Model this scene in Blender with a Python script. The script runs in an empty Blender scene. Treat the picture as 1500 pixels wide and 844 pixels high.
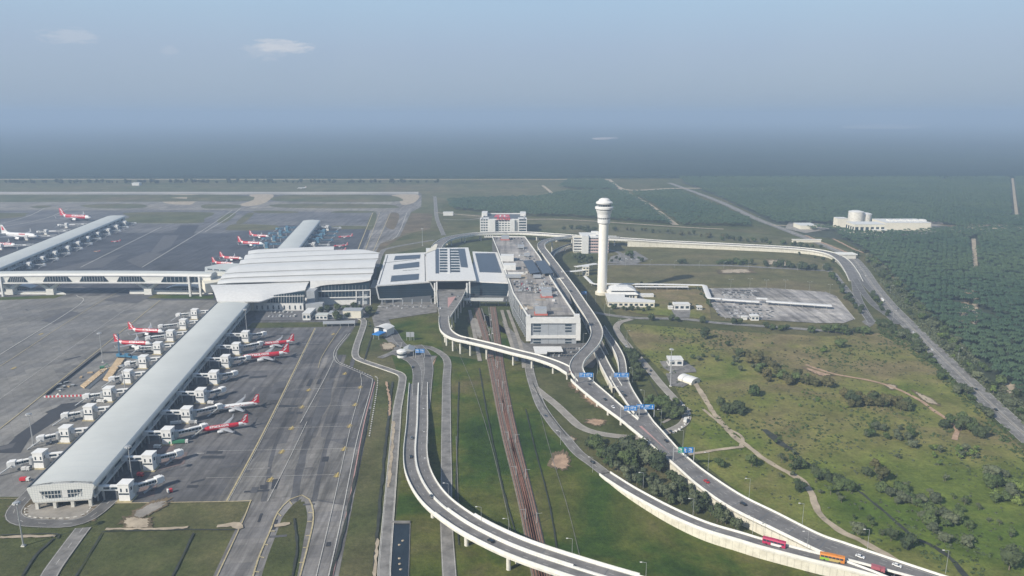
import bpy, bmesh, math, random
import numpy as np
from mathutils import Vector, Matrix, noise as mnoise
from mathutils.geometry import tessellate_polygon
random.seed(7)
R = math.radians
S = bpy.context.scene
COL = S.collection
# ------------------------------------------------------------ survey of the site
# The camera's height, pitch and lens were worked out from the photograph (horizon, tower, aircraft length);
# W() turns a measured sight line into a point of the site at a given height above the ground.
F, CX, CY, H = 1083.0, 750.0, 422.0, 236.0
HOR = 168.0
P = math.atan((CY - HOR) / F)
cp, sp = math.cos(P), math.sin(P)
def ray(u, v):
    a, b = (u - CX) / F, (CY - v) / F
    return Vector((a, cp + b * sp, -sp + b * cp))
def W(u, v, z=0.0):
    d = ray(u, v); t = (H - z) / (-d.z)
    return Vector((d.x * t, d.y * t, z))
def onplane(u, v, A, B):
    "sight line met with the vertical plane through A and B"
    d = ray(u, v); n = Vector((-(B.y - A.y), B.x - A.x, 0))
    c = Vector((0, 0, H)); t = n.dot(Vector((A.x, A.y, 0)) - c) / n.dot(d)
    return c + d * t
EACH = {'window','side_window','post','column','leg','fin_column','expansion_joint','balcony_slab','facade_band','roof_vent','plant_room','portal_column','floodlight','louvre_window','fuselage_picture','wheel','rail_post','plank','barrier_stripe','arm','side_panel','dock_door','roof_joint','wall','cabin_window'}
# ------------------------------------------------------------ mesh builder
class MB:
    def __init__(s): s.v = []; s.f = []; s.m = []
    def add(s, vs, fs, m=0):
        o = len(s.v); s.v += [tuple(p) for p in vs]
        for f in fs: s.f.append([i + o for i in f]); s.m.append(m)
        return s
    def box(s, x0, x1, y0, y1, z0, z1, m=0):
        return s.add([(x0,y0,z0),(x1,y0,z0),(x1,y1,z0),(x0,y1,z0),(x0,y0,z1),(x1,y0,z1),(x1,y1,z1),(x0,y1,z1)],
              [(3,2,1,0),(4,5,6,7),(0,1,5,4),(1,2,6,5),(2,3,7,6),(3,0,4,7)], m)
    def obox(s, c, dx, lx, ly, z0, z1, m=0):
        "box centred on c, its length along the direction dx"
        d = Vector((dx[0], dx[1], 0)).normalized() * lx / 2; n = Vector((-d.y, d.x, 0)).normalized() * ly / 2
        c = Vector((c[0], c[1], 0))
        return s.prism([c - d - n, c + d - n, c + d + n, c - d + n], z0, z1, m)
    def prism(s, pts, z0, z1, m=0, mt=None):
        n = len(pts); pts = [(p[0], p[1]) for p in pts]
        a = sum(pts[i][0]*pts[(i+1)%n][1]-pts[(i+1)%n][0]*pts[i][1] for i in range(n))
        if a < 0: pts = pts[::-1]
        vs = [(x,y,z0) for x,y in pts] + [(x,y,z1) for x,y in pts]
        s.add(vs, [(i,(i+1)%n,(i+1)%n+n,i+n) for i in range(n)], m)
        tri = tessellate_polygon([[Vector((x,y,0)) for x,y in pts]])
        s.add(vs, [tuple(i+n for i in t) for t in tri], m if mt is None else mt)
        s.add(vs, [t for t in tri], m)
        return s
    def sheet(s, pts, z, m=0, holes=()):
        loops = [[Vector((p[0],p[1],0)) for p in pts]] + [[Vector((p[0],p[1],0)) for p in h] for h in holes]
        fl = [p for l in loops for p in l]
        fs = []
        for t in tessellate_polygon(loops):
            a, b, c = (fl[i] for i in t)
            fs.append(t if (b-a).cross(c-a).z > 0 else t[::-1])
        return s.add([(p.x,p.y,z) for p in fl], fs, m)
    def plate(s, pts, off, m=0):
        "polygon in 3-D given a thickness by the vector off"
        n = len(pts); off = Vector(off); pts = [Vector(p) for p in pts]
        nrm = Vector((0,0,0))
        for i in range(n): nrm += pts[i].cross(pts[(i+1)%n])
        nrm.normalize()
        ax = nrm.orthogonal().normalized(); ay = nrm.cross(ax)
        tri = tessellate_polygon([[Vector((p.dot(ax), p.dot(ay), 0)) for p in pts]])
        vs = [tuple(p) for p in pts] + [tuple(p+off) for p in pts]
        s.add(vs, list(tri) + [tuple(i+n for i in t[::-1]) for t in tri] + [(i,i+n,(i+1)%n+n,(i+1)%n) for i in range(n)], m)
        return s
    def tube(s, a, b, r, n=8, r2=None, m=0, cap=True):
        a, b = Vector(a), Vector(b); d = (b-a).normalized(); x = d.orthogonal().normalized(); y = d.cross(x)
        r2 = r if r2 is None else r2; vs = []
        for p, q in ((a,r),(b,r2)):
            for i in range(n):
                t = 2*math.pi*i/n; vs.append(p + x*math.cos(t)*q + y*math.sin(t)*q)
        fs = [(i,(i+1)%n,(i+1)%n+n,i+n) for i in range(n)]
        if cap: fs += [tuple(range(n))[::-1], tuple(range(n,2*n))]
        return s.add(vs, fs, m)
    def beam(s, a, b, w, h, m=0):
        a, b = Vector(a), Vector(b); d = (b-a).normalized()
        n = Vector((-d.y, d.x, 0)); n = n.normalized() if n.length > 1e-4 else Vector((1,0,0)); u = d.cross(n)
        vs = [p + n*i*w/2 + u*j*h/2 for p in (a,b) for i,j in ((-1,-1),(1,-1),(1,1),(-1,1))]
        return s.add(vs, [(3,2,1,0),(4,5,6,7),(0,1,5,4),(1,2,6,5),(2,3,7,6),(3,0,4,7)], m)
    def lathe(s, c, prof, n=32, m=0, mats=None):
        c = Vector(c); vs = []
        for r, z in prof:
            for i in range(n):
                t = 2*math.pi*i/n; vs.append((c.x+r*math.cos(t), c.y+r*math.sin(t), c.z+z))
        for k in range(len(prof)-1):
            s.add([], [], m)
        o = len(s.v); s.v += vs
        for k in range(len(prof)-1):
            for i in range(n):
                j = (i+1)%n
                s.f.append([o+k*n+i, o+k*n+j, o+(k+1)*n+j, o+(k+1)*n+i]); s.m.append(mats[k] if mats else m)
        return s
    def sweep(s, path, prof, m=0, closed=True, caps=True):
        "profile of (side, up) pairs carried along a 3-D path"
        nr = normals(path); n = len(prof); vs = []
        for p, q in zip(path, nr):
            for a, b in prof: vs.append(p + q*a + Vector((0,0,b)))
        fs = []
        for k in range(len(path)-1):
            for i in range(n if closed else n-1):
                j = (i+1)%n; fs.append((k*n+i, k*n+j, (k+1)*n+j, (k+1)*n+i))
        if closed and caps: fs += [tuple(range(n)), tuple(range((len(path)-1)*n, len(path)*n))[::-1]]
        return s.add(vs, fs, m)
    def ribbon(s, L, Rr, dz=0.0, thick=0.0, m=0):
        n = len(L); up = Vector((0,0,dz))
        vs = [p+up for p in L] + [p+up for p in Rr]
        s.add(vs, [(i, n+i, n+i+1, i+1) for i in range(n-1)], m)
        if thick:
            dn = Vector((0,0,dz-thick)); vs2 = [p+dn for p in L] + [p+dn for p in Rr]
            s.add(vs+vs2, [(2*n+i,2*n+i+1,3*n+i+1,3*n+i) for i in range(n-1)] + [(i,i+1,2*n+i+1,2*n+i) for i in range(n-1)]
                  + [(n+i,3*n+i,3*n+i+1,n+i+1) for i in range(n-1)] + [(0,2*n,3*n,n),(n-1,2*n-1,4*n-1,3*n-1)], m)
        return s
    def mesh(s, name, mats, smooth=False):
        me = bpy.data.meshes.new(name); me.from_pydata(s.v, [], s.f)
        if not isinstance(mats, (list, tuple)): mats = [mats]
        for q in mats: me.materials.append(q)
        if len(mats) > 1: me.polygons.foreach_set('material_index', s.m)
        if smooth: me.polygons.foreach_set('use_smooth', [True]*len(me.polygons))
        me.update(); return me
    def islands(s):
        par = list(range(len(s.v)))
        def find(i):
            while par[i] != i: par[i] = par[par[i]]; i = par[i]
            return i
        key = {}
        for i, p in enumerate(s.v):
            k = (round(p[0],2), round(p[1],2), round(p[2],2))
            if k in key: par[find(i)] = find(key[k])
            else: key[k] = i
        for f in s.f:
            for i in f[1:]: par[find(i)] = find(f[0])
        gr = {}
        for k, f in enumerate(s.f): gr.setdefault(find(f[0]), []).append(k)
        out = []
        for g_ in gr.values():
            b = MB(); mp = {}
            for k in g_:
                for i in s.f[k]:
                    if i not in mp: mp[i] = len(b.v); b.v.append(s.v[i])
                b.f.append([mp[i] for i in s.f[k]]); b.m.append(s.m[k])
            out.append(b)
        return out
    def build(s, name, mats, parent=None, smooth=False, loc=None):
        if parent is not None and name in EACH:
            isl_ = s.islands()
            if len(isl_) > 1:
                for b in isl_[:100]: o = b._one(name, mats, parent, smooth, loc)
                if len(isl_) > 100:
                    r = MB()
                    for b in isl_[100:]:
                        n = len(r.v); r.v += b.v; r.f += [[i+n for i in f] for f in b.f]; r.m += b.m
                    o2 = r._one(name, mats, parent, smooth, loc); o2['kind'] = 'stuff'
                return o
        return s._one(name, mats, parent, smooth, loc)
    def _one(s, name, mats, parent=None, smooth=False, loc=None):
        o = bpy.data.objects.new(name, s.mesh(name, mats, smooth)); COL.objects.link(o)
        if loc is not None: o.location = loc
        if parent is not None: o.parent = parent
        return o
def normals(path):
    out = []
    for i in range(len(path)):
        d = path[min(i+1,len(path)-1)] - path[max(i-1,0)]; out.append(Vector((-d.y, d.x, 0)).normalized())
    return out
def smooth_path(pts, step=5.0):
    "Catmull-Rom through the points, resampled evenly"
    pts = [Vector(p) for p in pts]; q = [pts[0]*2-pts[1]] + pts + [pts[-1]*2-pts[-2]]; out = []
    for i in range(1, len(q)-2):
        p0,p1,p2,p3 = q[i-1],q[i],q[i+1],q[i+2]
        for k in range(16):
            t = k/16
            out.append(0.5*((2*p1)+(p2-p0)*t+(2*p0-5*p1+4*p2-p3)*t*t+(3*p1-p0-3*p2+p3)*t**3))
    out.append(pts[-1]); return resample(out, step)
def resample(pts, step=None, n=None):
    cum = [0.0]
    for a,b in zip(pts, pts[1:]): cum.append(cum[-1]+(b-a).length)
    tot = cum[-1]; n = n or max(2, int(tot/step)+1); out = []; j = 0
    for k in range(n):
        s = tot*k/(n-1)
        while j < len(cum)-2 and cum[j+1] < s: j += 1
        t = (s-cum[j])/max(1e-9, cum[j+1]-cum[j]); out.append(pts[j].lerp(pts[j+1], min(1,t)))
    return out
def PX(pts, z=0.0, step=5.0):
    "a measured line -> smooth path on the site; a point may carry its own height"
    return smooth_path([W(p[0], p[1], p[2] if len(p) > 2 else z) for p in pts], step)
def offs(path, d): return [p + n*d for p, n in zip(path, normals(path))]
def ragged(q, w, amp=.45, sc=.12):
    L, Rr = [], []
    for p, n in zip(q, normals(q)):
        a = w/2*(1+amp*2*mnoise.noise(Vector((p.x*sc,p.y*sc,1.3)))); b = w/2*(1+amp*2*mnoise.noise(Vector((p.x*sc,p.y*sc,9.7))))
        L.append(p+n*max(.15,a)); Rr.append(p-n*max(.15,b))
    return L, Rr
def poly(pts, z=0.0): return [W(u, v, z) for u, v in pts]
def spoly(pts, z=0.0, step=6):
    q = [W(u, v, z) for u, v in pts]; n = len(q); out = []
    for i in range(n):
        p0,p1,p2,p3 = q[i-1],q[i],q[(i+1)%n],q[(i+2)%n]
        for k in range(6):
            t = k/6
            out.append(0.5*((2*p1)+(p2-p0)*t+(2*p0-5*p1+4*p2-p3)*t*t+(3*p1-p0-3*p2+p3)*t**3))
    return out
def rpoly(pts, amp=.16):
    q = spoly(pts); c = sum(q, Vector((0,0,0)))/len(q); o = []
    for i in range(len(q)):
        for t in (0,.25,.5,.75):
            p = q[i].lerp(q[(i+1)%len(q)], t); o.append(c+(p-c)*(1+amp*2*mnoise.noise(p*.3)+amp*2.2*mnoise.noise(p*.07)+amp*1.6*mnoise.noise(p*.9)))
    return o
# ------------------------------------------------------------ object bookkeeping
def tag(o, label=None, cat=None, group=None, kind=None):
    if label: o['label'] = label
    if cat: o['category'] = cat
    if group: o['group'] = group
    if kind: o['kind'] = kind
    return o
def thing(name, label, cat, loc=(0,0,0), rz=0, group=None):
    o = bpy.data.objects.new(name, None); COL.objects.link(o); o.location = loc; o.rotation_euler = (0,0,rz)
    o.empty_display_size = 1
    return tag(o, label, cat, group)
def struct(name, mb, m, smooth=False): return tag(mb.build(name, m, smooth=smooth), kind='structure')
KIDS = {}
def dup(root, loc, rz=0, label=None, group=None, scale=None, mat=None):
    r = root.copy(); COL.objects.link(r); r.location = loc; r.rotation_euler = (0,0,rz)
    if scale: r.scale = (scale,)*3 if not isinstance(scale, tuple) else scale
    if label: r['label'] = label
    if group: r['group'] = group
    for ch in root.children:
        c = ch.copy(); COL.objects.link(c); c.parent = r
        for g in ch.children:
            d = g.copy(); COL.objects.link(d); d.parent = c
    return r
ORD = ['first','second','third','fourth','fifth','sixth','seventh','eighth','ninth','tenth','eleventh','twelfth','thirteenth','fourteenth','fifteenth','sixteenth']
# ------------------------------------------------------------ materials
def mat(name, col, rough=0.6, metal=0.0, var=0.0, vscale=0.2, col2=None, bump=0.0, bscale=2.0, emit=None, stretch=None, spec=0.5):
    m = bpy.data.materials.new(name); m.use_nodes = True; nt = m.node_tree; b = nt.nodes['Principled BSDF']
    b.inputs['Roughness'].default_value = rough; b.inputs['Metallic'].default_value = metal
    b.inputs['Specular IOR Level'].default_value = spec
    c = (*col, 1); b.inputs['Base Color'].default_value = c
    if var or col2:
        tc = nt.nodes.new('ShaderNodeTexCoord'); mp = nt.nodes.new('ShaderNodeMapping'); nz = nt.nodes.new('ShaderNodeTexNoise')
        nt.links.new(tc.outputs['Object'], mp.inputs['Vector']); nt.links.new(mp.outputs['Vector'], nz.inputs['Vector'])
        if stretch: mp.inputs['Scale'].default_value = stretch
        nz.inputs['Scale'].default_value = vscale; nz.inputs['Detail'].default_value = 6; nz.inputs['Roughness'].default_value = 0.65
        rp = nt.nodes.new('ShaderNodeValToRGB'); nt.links.new(nz.outputs['Fac'], rp.inputs['Fac'])
        rp.color_ramp.elements[0].position = 0.33; rp.color_ramp.elements[1].position = 0.67
        if col2 is None: c0 = tuple(max(0,x*(1-var)) for x in col); c1 = tuple(x*(1+var) for x in col)
        else: c0, c1 = col, col2
        rp.color_ramp.elements[0].color = (*c0,1); rp.color_ramp.elements[1].color = (*c1,1)
        nt.links.new(rp.outputs['Color'], b.inputs['Base Color'])
    if bump:
        tc = nt.nodes.new('ShaderNodeTexCoord'); nz = nt.nodes.new('ShaderNodeTexNoise'); bp = nt.nodes.new('ShaderNodeBump')
        nt.links.new(tc.outputs['Object'], nz.inputs['Vector']); nz.inputs['Scale'].default_value = bscale; nz.inputs['Detail'].default_value = 4
        nt.links.new(nz.outputs['Fac'], bp.inputs['Height']); bp.inputs['Strength'].default_value = bump; bp.inputs['Distance'].default_value = 1.0
        nt.links.new(bp.outputs['Normal'], b.inputs['Normal'])
    if emit:
        b.inputs['Emission Color'].default_value = (*emit[0],1); b.inputs['Emission Strength'].default_value = emit[1]
    return m
def noise_node(nt, vec, scale, detail=6, rough=0.6, dist=0.0):
    n = nt.nodes.new('ShaderNodeTexNoise'); n.inputs['Scale'].default_value = scale; n.inputs['Detail'].default_value = detail
    n.inputs['Roughness'].default_value = rough; n.inputs['Distortion'].default_value = dist; nt.links.new(vec, n.inputs['Vector']); return n.outputs['Fac']
def ramp(nt, fac, stops):
    r = nt.nodes.new('ShaderNodeValToRGB'); e = r.color_ramp.elements
    while len(e) > 1: e.remove(e[-1])
    e[0].position, e[0].color = stops[0][0], (*stops[0][1],1)
    for p, c in stops[1:]:
        q = e.new(p); q.color = (*c,1)
    nt.links.new(fac, r.inputs['Fac']); return r.outputs['Color']
def mix(nt, fac, a, b, mode='MIX'):
    m = nt.nodes.new('ShaderNodeMix'); m.data_type = 'RGBA'; m.blend_type = mode
    if isinstance(fac, float): m.inputs[0].default_value = fac
    else: nt.links.new(fac, m.inputs[0])
    for k, x in ((6,a),(7,b)):
        if isinstance(x, tuple): m.inputs[k].default_value = (*x,1)
        else: nt.links.new(x, m.inputs[k])
    return m.outputs[2]
def pos(nt, rot=0.0, scale=(1,1,1)):
    tc = nt.nodes.new('ShaderNodeTexCoord'); mp = nt.nodes.new('ShaderNodeMapping')
    mp.inputs['Rotation'].default_value = (0,0,rot); mp.inputs['Scale'].default_value = scale
    nt.links.new(tc.outputs['Object'], mp.inputs['Vector']); return mp.outputs['Vector']
def grass_mat(name, stops, big=0.006, mid=0.035, spots=None, tint=0.35, dry=None):
    m = bpy.data.materials.new(name); m.use_nodes = True; nt = m.node_tree; b = nt.nodes['Principled BSDF']
    b.inputs['Roughness'].default_value = 0.95; b.inputs['Specular IOR Level'].default_value = 0.1
    v = pos(nt)
    a = noise_node(nt, v, big, 8, 0.62, 0.6)
    if dry:
        sp_ = nt.nodes.new('ShaderNodeSeparateXYZ'); nt.links.new(v, sp_.inputs[0]); mr = nt.nodes.new('ShaderNodeMapRange'); nt.links.new(sp_.outputs[1], mr.inputs[0])
        for k_, x_ in zip((1,2,3,4), dry): mr.inputs[k_].default_value = x_
        ad = nt.nodes.new('ShaderNodeMath'); ad.operation = 'ADD'; nt.links.new(a, ad.inputs[0]); nt.links.new(mr.outputs[0], ad.inputs[1]); a = ad.outputs[0]
    c = ramp(nt, a, stops)
    n2 = noise_node(nt, v, mid, 8, 0.75, 0.3)
    g = ramp(nt, n2, [(0.3,(0.55,0.58,0.5)),(0.5,(0.95,0.95,0.95)),(0.72,(1.45,1.4,1.35))])
    c = mix(nt, 1.0, c, g, 'MULTIPLY')
    n3 = noise_node(nt, v, 0.35, 4, 0.8)
    g3 = ramp(nt, n3, [(0.3,(0.66,0.7,0.66)),(0.7,(1.3,1.28,1.2))])
    c = mix(nt, 1.0, c, g3, 'MULTIPLY')
    if spots:
        n4 = noise_node(nt, v, spots[0], 5, 0.6, 0.4)
        f = ramp(nt, n4, [(spots[1],(0,0,0)),(spots[1]+0.05,(1,1,1))])
        c = mix(nt, f, c, spots[2])
    nt.links.new(c, b.inputs['Base Color'])
    bp = nt.nodes.new('ShaderNodeBump'); bp.inputs['Strength'].default_value = 0.6; bp.inputs['Distance'].default_value = 0.6
    nt.links.new(noise_node(nt, v, 0.5, 5, 0.7), bp.inputs['Height']); nt.links.new(bp.outputs['Normal'], b.inputs['Normal'])
    return m
def pave_mat(name, base, rot, slab=7.5, dark=0.6, streak=0.35, patch=True):
    "slabs with joints, tyre streaks along one direction, repair patches and stains"
    m = bpy.data.materials.new(name); m.use_nodes = True; nt = m.node_tree; b = nt.nodes['Principled BSDF']
    b.inputs['Roughness'].default_value = 0.9; b.inputs['Specular IOR Level'].default_value = 0.25
    v = pos(nt, rot)
    c0 = tuple(base)
    a = noise_node(nt, v, 0.012, 7, 0.6, 0.4)
    c = ramp(nt, a, [(0.3,tuple(x*dark for x in c0)),(0.5,c0),(0.7,tuple(x*1.2 for x in c0))])
    vs = pos(nt, rot, (1, 0.06, 1))
    s = noise_node(nt, vs, 0.16, 4, 0.6)
    c = mix(nt, 1.0, c, ramp(nt, s, [(0.35,(1-streak,)*3),(0.55,(1,1,1)),(0.75,(1+streak*0.5,)*3)]), 'MULTIPLY')
    br = nt.nodes.new('ShaderNodeTexBrick'); nt.links.new(v, br.inputs['Vector'])
    br.inputs['Scale'].default_value = 1.0; br.inputs['Brick Width'].default_value = slab; br.inputs['Row Height'].default_value = slab
    br.offset = 0.0; br.inputs['Mortar Size'].default_value = 0.09; br.inputs['Mortar Smooth'].default_value = 0.3
    br.inputs['Color1'].default_value = (0.9,0.9,0.9,1); br.inputs['Color2'].default_value = (1.1,1.1,1.1,1); br.inputs['Mortar'].default_value = (0.72,0.72,0.72,1)
    c = mix(nt, 1.0, c, br.outputs['Color'], 'MULTIPLY')
    if patch:
        b2 = nt.nodes.new('ShaderNodeTexBrick'); nt.links.new(v, b2.inputs['Vector'])
        b2.inputs['Scale'].default_value = 1.0; b2.inputs['Brick Width'].default_value = slab*6; b2.inputs['Row Height'].default_value = slab*2; b2.inputs['Mortar Size'].default_value = 0
        b2.inputs['Color1'].default_value = (0.82,0.83,0.86,1); b2.inputs['Color2'].default_value = (1.12,1.11,1.08,1)
        c = mix(nt, 1.0, c, b2.outputs['Color'], 'MULTIPLY')
    st = noise_node(nt, v, 0.22, 6, 0.7)
    c = mix(nt, 1.0, c, ramp(nt, st, [(0.3,(0.78,0.78,0.8)),(0.55,(1,1,1)),(0.8,(1.1,1.09,1.06))]), 'MULTIPLY')
    nt.links.new(c, b.inputs['Base Color']); return m
M = {}
M['white'] = mat('white_paint', (0.66,0.655,0.63), 0.5, var=0.08, vscale=0.3)
M['cream'] = mat('cream_wall', (0.68,0.64,0.53), 0.7, var=0.08, vscale=0.2)
M['concrete'] = mat('pale_concrete', (0.60,0.58,0.52), 0.85, var=0.16, vscale=0.25, bump=0.1)
M['barrier'] = mat('whitewashed_barrier', (0.70,0.69,0.64), 0.8, var=0.1, vscale=0.35)
M['grey'] = mat('grey_panel', (0.32,0.34,0.36), 0.6, var=0.08, vscale=0.3)
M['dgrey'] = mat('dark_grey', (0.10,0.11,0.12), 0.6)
M['roofgrey'] = mat('roof_deck', (0.20,0.19,0.185), 0.9, var=0.3, vscale=0.1)
M['glass'] = mat('dark_glass', (0.03,0.05,0.07), 0.12, spec=0.8)
M['blueglass'] = mat('tinted_facade_glass', (0.013,0.030,0.046), 0.45, var=0.3, vscale=0.08, spec=0.25)
M['towercream'] = mat('tower_concrete', (0.76,0.73,0.66), 0.7, var=0.05, vscale=0.1)
M['solar'] = mat('solar_panel', (0.045,0.055,0.075), 0.35, var=0.12, vscale=0.15)
M['steel'] = mat('galvanised_steel', (0.42,0.43,0.43), 0.5, metal=0.3)
M['red'] = mat('red_paint', (0.55,0.03,0.04), 0.35)
M['brick'] = mat('red_brick_base', (0.42,0.11,0.08), 0.8)
M['blue'] = mat('blue_sign_face', (0.02,0.19,0.52), 0.45)
M['green'] = mat('green_sign_face', (0.03,0.30,0.20), 0.45)
M['yellow'] = mat('yellow_paint', (0.46,0.35,0.12), 0.7)
M['line'] = mat('worn_white_marking', (0.44,0.43,0.40), 0.8, var=0.25, vscale=0.5)
M['yline'] = mat('worn_yellow_marking', (0.40,0.34,0.20), 0.8, var=0.25, vscale=0.5)
M['tyre'] = mat('rubber', (0.015,0.015,0.015), 0.8)
M['asphalt'] = mat('asphalt', (0.115,0.112,0.108), 0.9, var=0.38, vscale=0.1, bump=0.1)
M['asphalt2'] = mat('worn_asphalt', (0.175,0.168,0.158), 0.9, var=0.4, vscale=0.12, bump=0.1)
M['deck'] = mat('viaduct_asphalt', (0.15,0.145,0.142), 0.9, var=0.28, vscale=0.1)
M['gravel'] = mat('gravel_track', (0.26,0.24,0.21), 0.95, var=0.25, vscale=0.1)
M['sand'] = mat('bare_sandy_soil', (0.36,0.245,0.165), 0.95, var=0.3, vscale=0.15)
M['path'] = mat('dirt_track', (0.36,0.30,0.22), 0.95, var=0.3, vscale=0.1)
M['pink'] = mat('faded_red_hatching', (0.42,0.25,0.23), 0.9, var=0.15, vscale=0.5)
M['water'] = mat('dark_drain_water', (0.015,0.022,0.028), 0.25, var=0.3, vscale=0.1)
M['ditch'] = mat('wet_ditch', (0.03,0.035,0.028), 0.9, var=0.4, vscale=0.2)
M['trunk'] = mat('bark', (0.16,0.13,0.10), 0.9, var=0.2, vscale=1.0)
M['rail'] = mat('rusty_rail', (0.23,0.115,0.08), 0.7, var=0.2, vscale=0.2)
M['ballast'] = mat('brown_ballast', (0.135,0.115,0.095), 0.95, var=0.3, vscale=0.3)
M['orange'] = mat('orange_paint', (0.6,0.22,0.04), 0.5)
M['lime'] = mat('lime_paint', (0.25,0.45,0.05), 0.5)
M['crane'] = mat('blue_crane_paint', (0.05,0.18,0.30), 0.5)
M['tan'] = mat('bare_formwork', (0.50,0.37,0.22), 0.9, var=0.2, vscale=0.3)
M['roof'] = mat('standing_seam_roof', (0.60,0.61,0.57), 0.45, var=0.06, vscale=0.03, metal=0.15)
# ============================================================ GROUND, PAVING, ROADS
G_base = grass_mat('grass_plain', [(0.28,(0.045,0.062,0.022)),(0.45,(0.075,0.085,0.034)),(0.58,(0.105,0.100,0.050)),(0.75,(0.135,0.115,0.068))])
G_lush = grass_mat('grass_lush', [(0.30,(0.020,0.044,0.009)),(0.42,(0.040,0.072,0.012)),(0.53,(0.085,0.098,0.022)),(0.68,(0.12,0.10,0.05))], big=0.011, mid=0.06)
G_mead = grass_mat('grass_meadow', [(0.28,(0.080,0.125,0.022)),(0.42,(0.120,0.150,0.034)),(0.53,(0.165,0.165,0.055)),(0.63,(0.175,0.150,0.074)),(0.78,(0.215,0.165,0.10))], big=0.009, mid=0.04, dry=(430,760,-.05,.13))
G_far = grass_mat('grass_airfield', [(0.3,(0.085,0.10,0.05)),(0.5,(0.115,0.115,0.062)),(0.7,(0.15,0.125,0.078))], big=0.004, mid=0.02)
G_dry = grass_mat('grass_dry', [(0.3,(0.10,0.085,0.055)),(0.5,(0.14,0.11,0.075)),(0.7,(0.18,0.14,0.10))], big=0.01, mid=0.03)
g = MB()
EXT = 52000.0
# one ground sheet to the horizon, finer near the camera
ys = [-3000, 0, 1000, 2000, 3500, 6000, 12000, 25000, EXT]
xs = [-EXT, -20000, -6000, -2000, 0, 2000, 6000, 20000, EXT]
for i in range(len(ys)-1):
    for j in range(len(xs)-1):
        g.add([(xs[j],ys[i],0),(xs[j+1],ys[i],0),(xs[j+1],ys[i+1],0),(xs[j],ys[i+1],0)], [(0,1,2,3)])
struct('ground', g, G_base)
ZN = [0.03]
def zed(step=0.006):
    ZN[0] += min(step,.002); return ZN[0]
def field(name, pts, m, smooth=False, holes=()):
    if smooth and name == 'bare_soil':
        c_ = sum(poly(pts), Vector((0,0,0)))/len(pts)
        struct('dry_grass', MB().sheet([c_+(p-c_)*1.35 for p in rpoly(pts, .2)], zed()), G_dry)
    q = rpoly(pts) if (smooth and name == 'bare_soil') else spoly(pts) if smooth else poly(pts)
    return struct(name, MB().sheet(q, zed(), holes=[poly(h) for h in holes]), m)
field('grass_field', [(640,445),(700,452),(722,540),(742,639),(770,770),(800,860),(1240,890),(1150,812),(1000,757),(890,700),(830,640),(780,560),(765,500)], G_lush)
field('grass_field', [(560,460),(640,460),(650,520),(720,530),(740,650),(760,700),(790,870),(560,870),(580,760),(600,600),(570,510)], G_lush)
field('grass_meadow', [(912,474),(1000,480),(1100,487),(1210,493),(1285,488),(1330,500),(1420,585),(1500,660),(1800,900),(1420,900),(1260,815),(1100,735),(1000,655),(1010,605),(985,560),(930,505)], G_mead)
field('grass_meadow', [(900,348),(1010,360),(1160,372),(1225,392),(1262,440),(1290,485),(1200,480),(1060,470),(905,462),(880,440),(880,392)], grass_mat('grass_mown', [(0.3,(0.095,0.100,0.045)),(0.5,(0.13,0.12,0.06)),(0.7,(0.165,0.135,0.082))], big=0.008))
field('grass_airfield', [(-1200,270.5),(835,270.5),(820,292),(650,294),(640,330),(560,356),(640,345),(700,335),(700,345),(560,375),(500,300),(-1200,300)], G_far)
field('grass_airfield', [(640,312),(705,322),(760,336),(880,345),(1000,354),(1100,359),(1200,366),(1236,378),(1245,366),(1195,352),(1060,338),(900,330),(830,321),(760,318),(660,312)], G_far)
field('grass_dry', [(603,312),(634,313),(630,336),(596,342),(565,362),(551,375),(552,358),(585,347)], G_dry)
# ---- aprons
A_main = pave_mat('apron_concrete', (0.138,0.135,0.136), -R(8), dark=0.58, streak=0.42)
A_left = pave_mat('apron_left', (0.20,0.195,0.185), -R(38), dark=0.72, streak=0.22)
A_dark = pave_mat('apron_tarmac_cloud_shade', (0.075,0.080,0.093), -R(38), dark=0.65, streak=0.3, slab=12)  # darker tarmac, with cloud shadow painted into its dark bluish colour
A_taxi = pave_mat('taxiway_concrete', (0.23,0.22,0.21), -R(8), dark=0.75, streak=0.45, slab=6)
apron = [(-500,728),(48,728),(128,738),(170,737.5),(369,735),(345,775),(300,870),(488,870),(496,844),(516,742),(537,635),(551,560),(543,550),(512,536),(495,529),(494,514),(512,492),(527,466),(545,445),(552,400),(551,368),(558,356),(584,346.6),(602,311),(617,303),(617.5,284),(613,281),(-1500,281),(-1500,420)]
struct('apron', MB().sheet(poly(apron), zed()), A_main)
field('apron', [(-500,728),(48,728),(180,585),(318,442),(300,436),(200,432),(60,436),(-500,440)], A_left)
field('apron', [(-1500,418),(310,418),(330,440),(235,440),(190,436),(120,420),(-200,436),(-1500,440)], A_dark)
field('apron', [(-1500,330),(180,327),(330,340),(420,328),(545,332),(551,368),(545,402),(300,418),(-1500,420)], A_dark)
field('apron', [(-1500,312),(330,310),(560,312),(545,332),(420,330),(330,342),(-1500,332)], pave_mat('apron_far', (0.15,0.15,0.155), -R(38), slab=12))
field('taxiway', [(335,735),(440,726),(470,735),(516,742),(496,844),(488,870),(300,870),(345,775),(369,735)], A_taxi)
field('taxiway', [(586,346),(602,311),(617,303),(617.5,285),(588,287),(553,306),(540,345),(530,368),(551,368),(558,356)], A_taxi)
field('taxiway', [(-1500,295.5),(300,295.5),(600,295.5),(612,303),(560,312),(300,308),(-1500,312)], pave_mat('taxiway_far', (0.24,0.225,0.20), 0, slab=12, dark=0.7))
field('runway', [(-1500,281.2),(613,281.2),(613,285),(-1500,285.2)], mat('runway_concrete', (0.22,0.215,0.21), 0.9, col2=(0.50,0.46,0.40), vscale=0.006))
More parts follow.
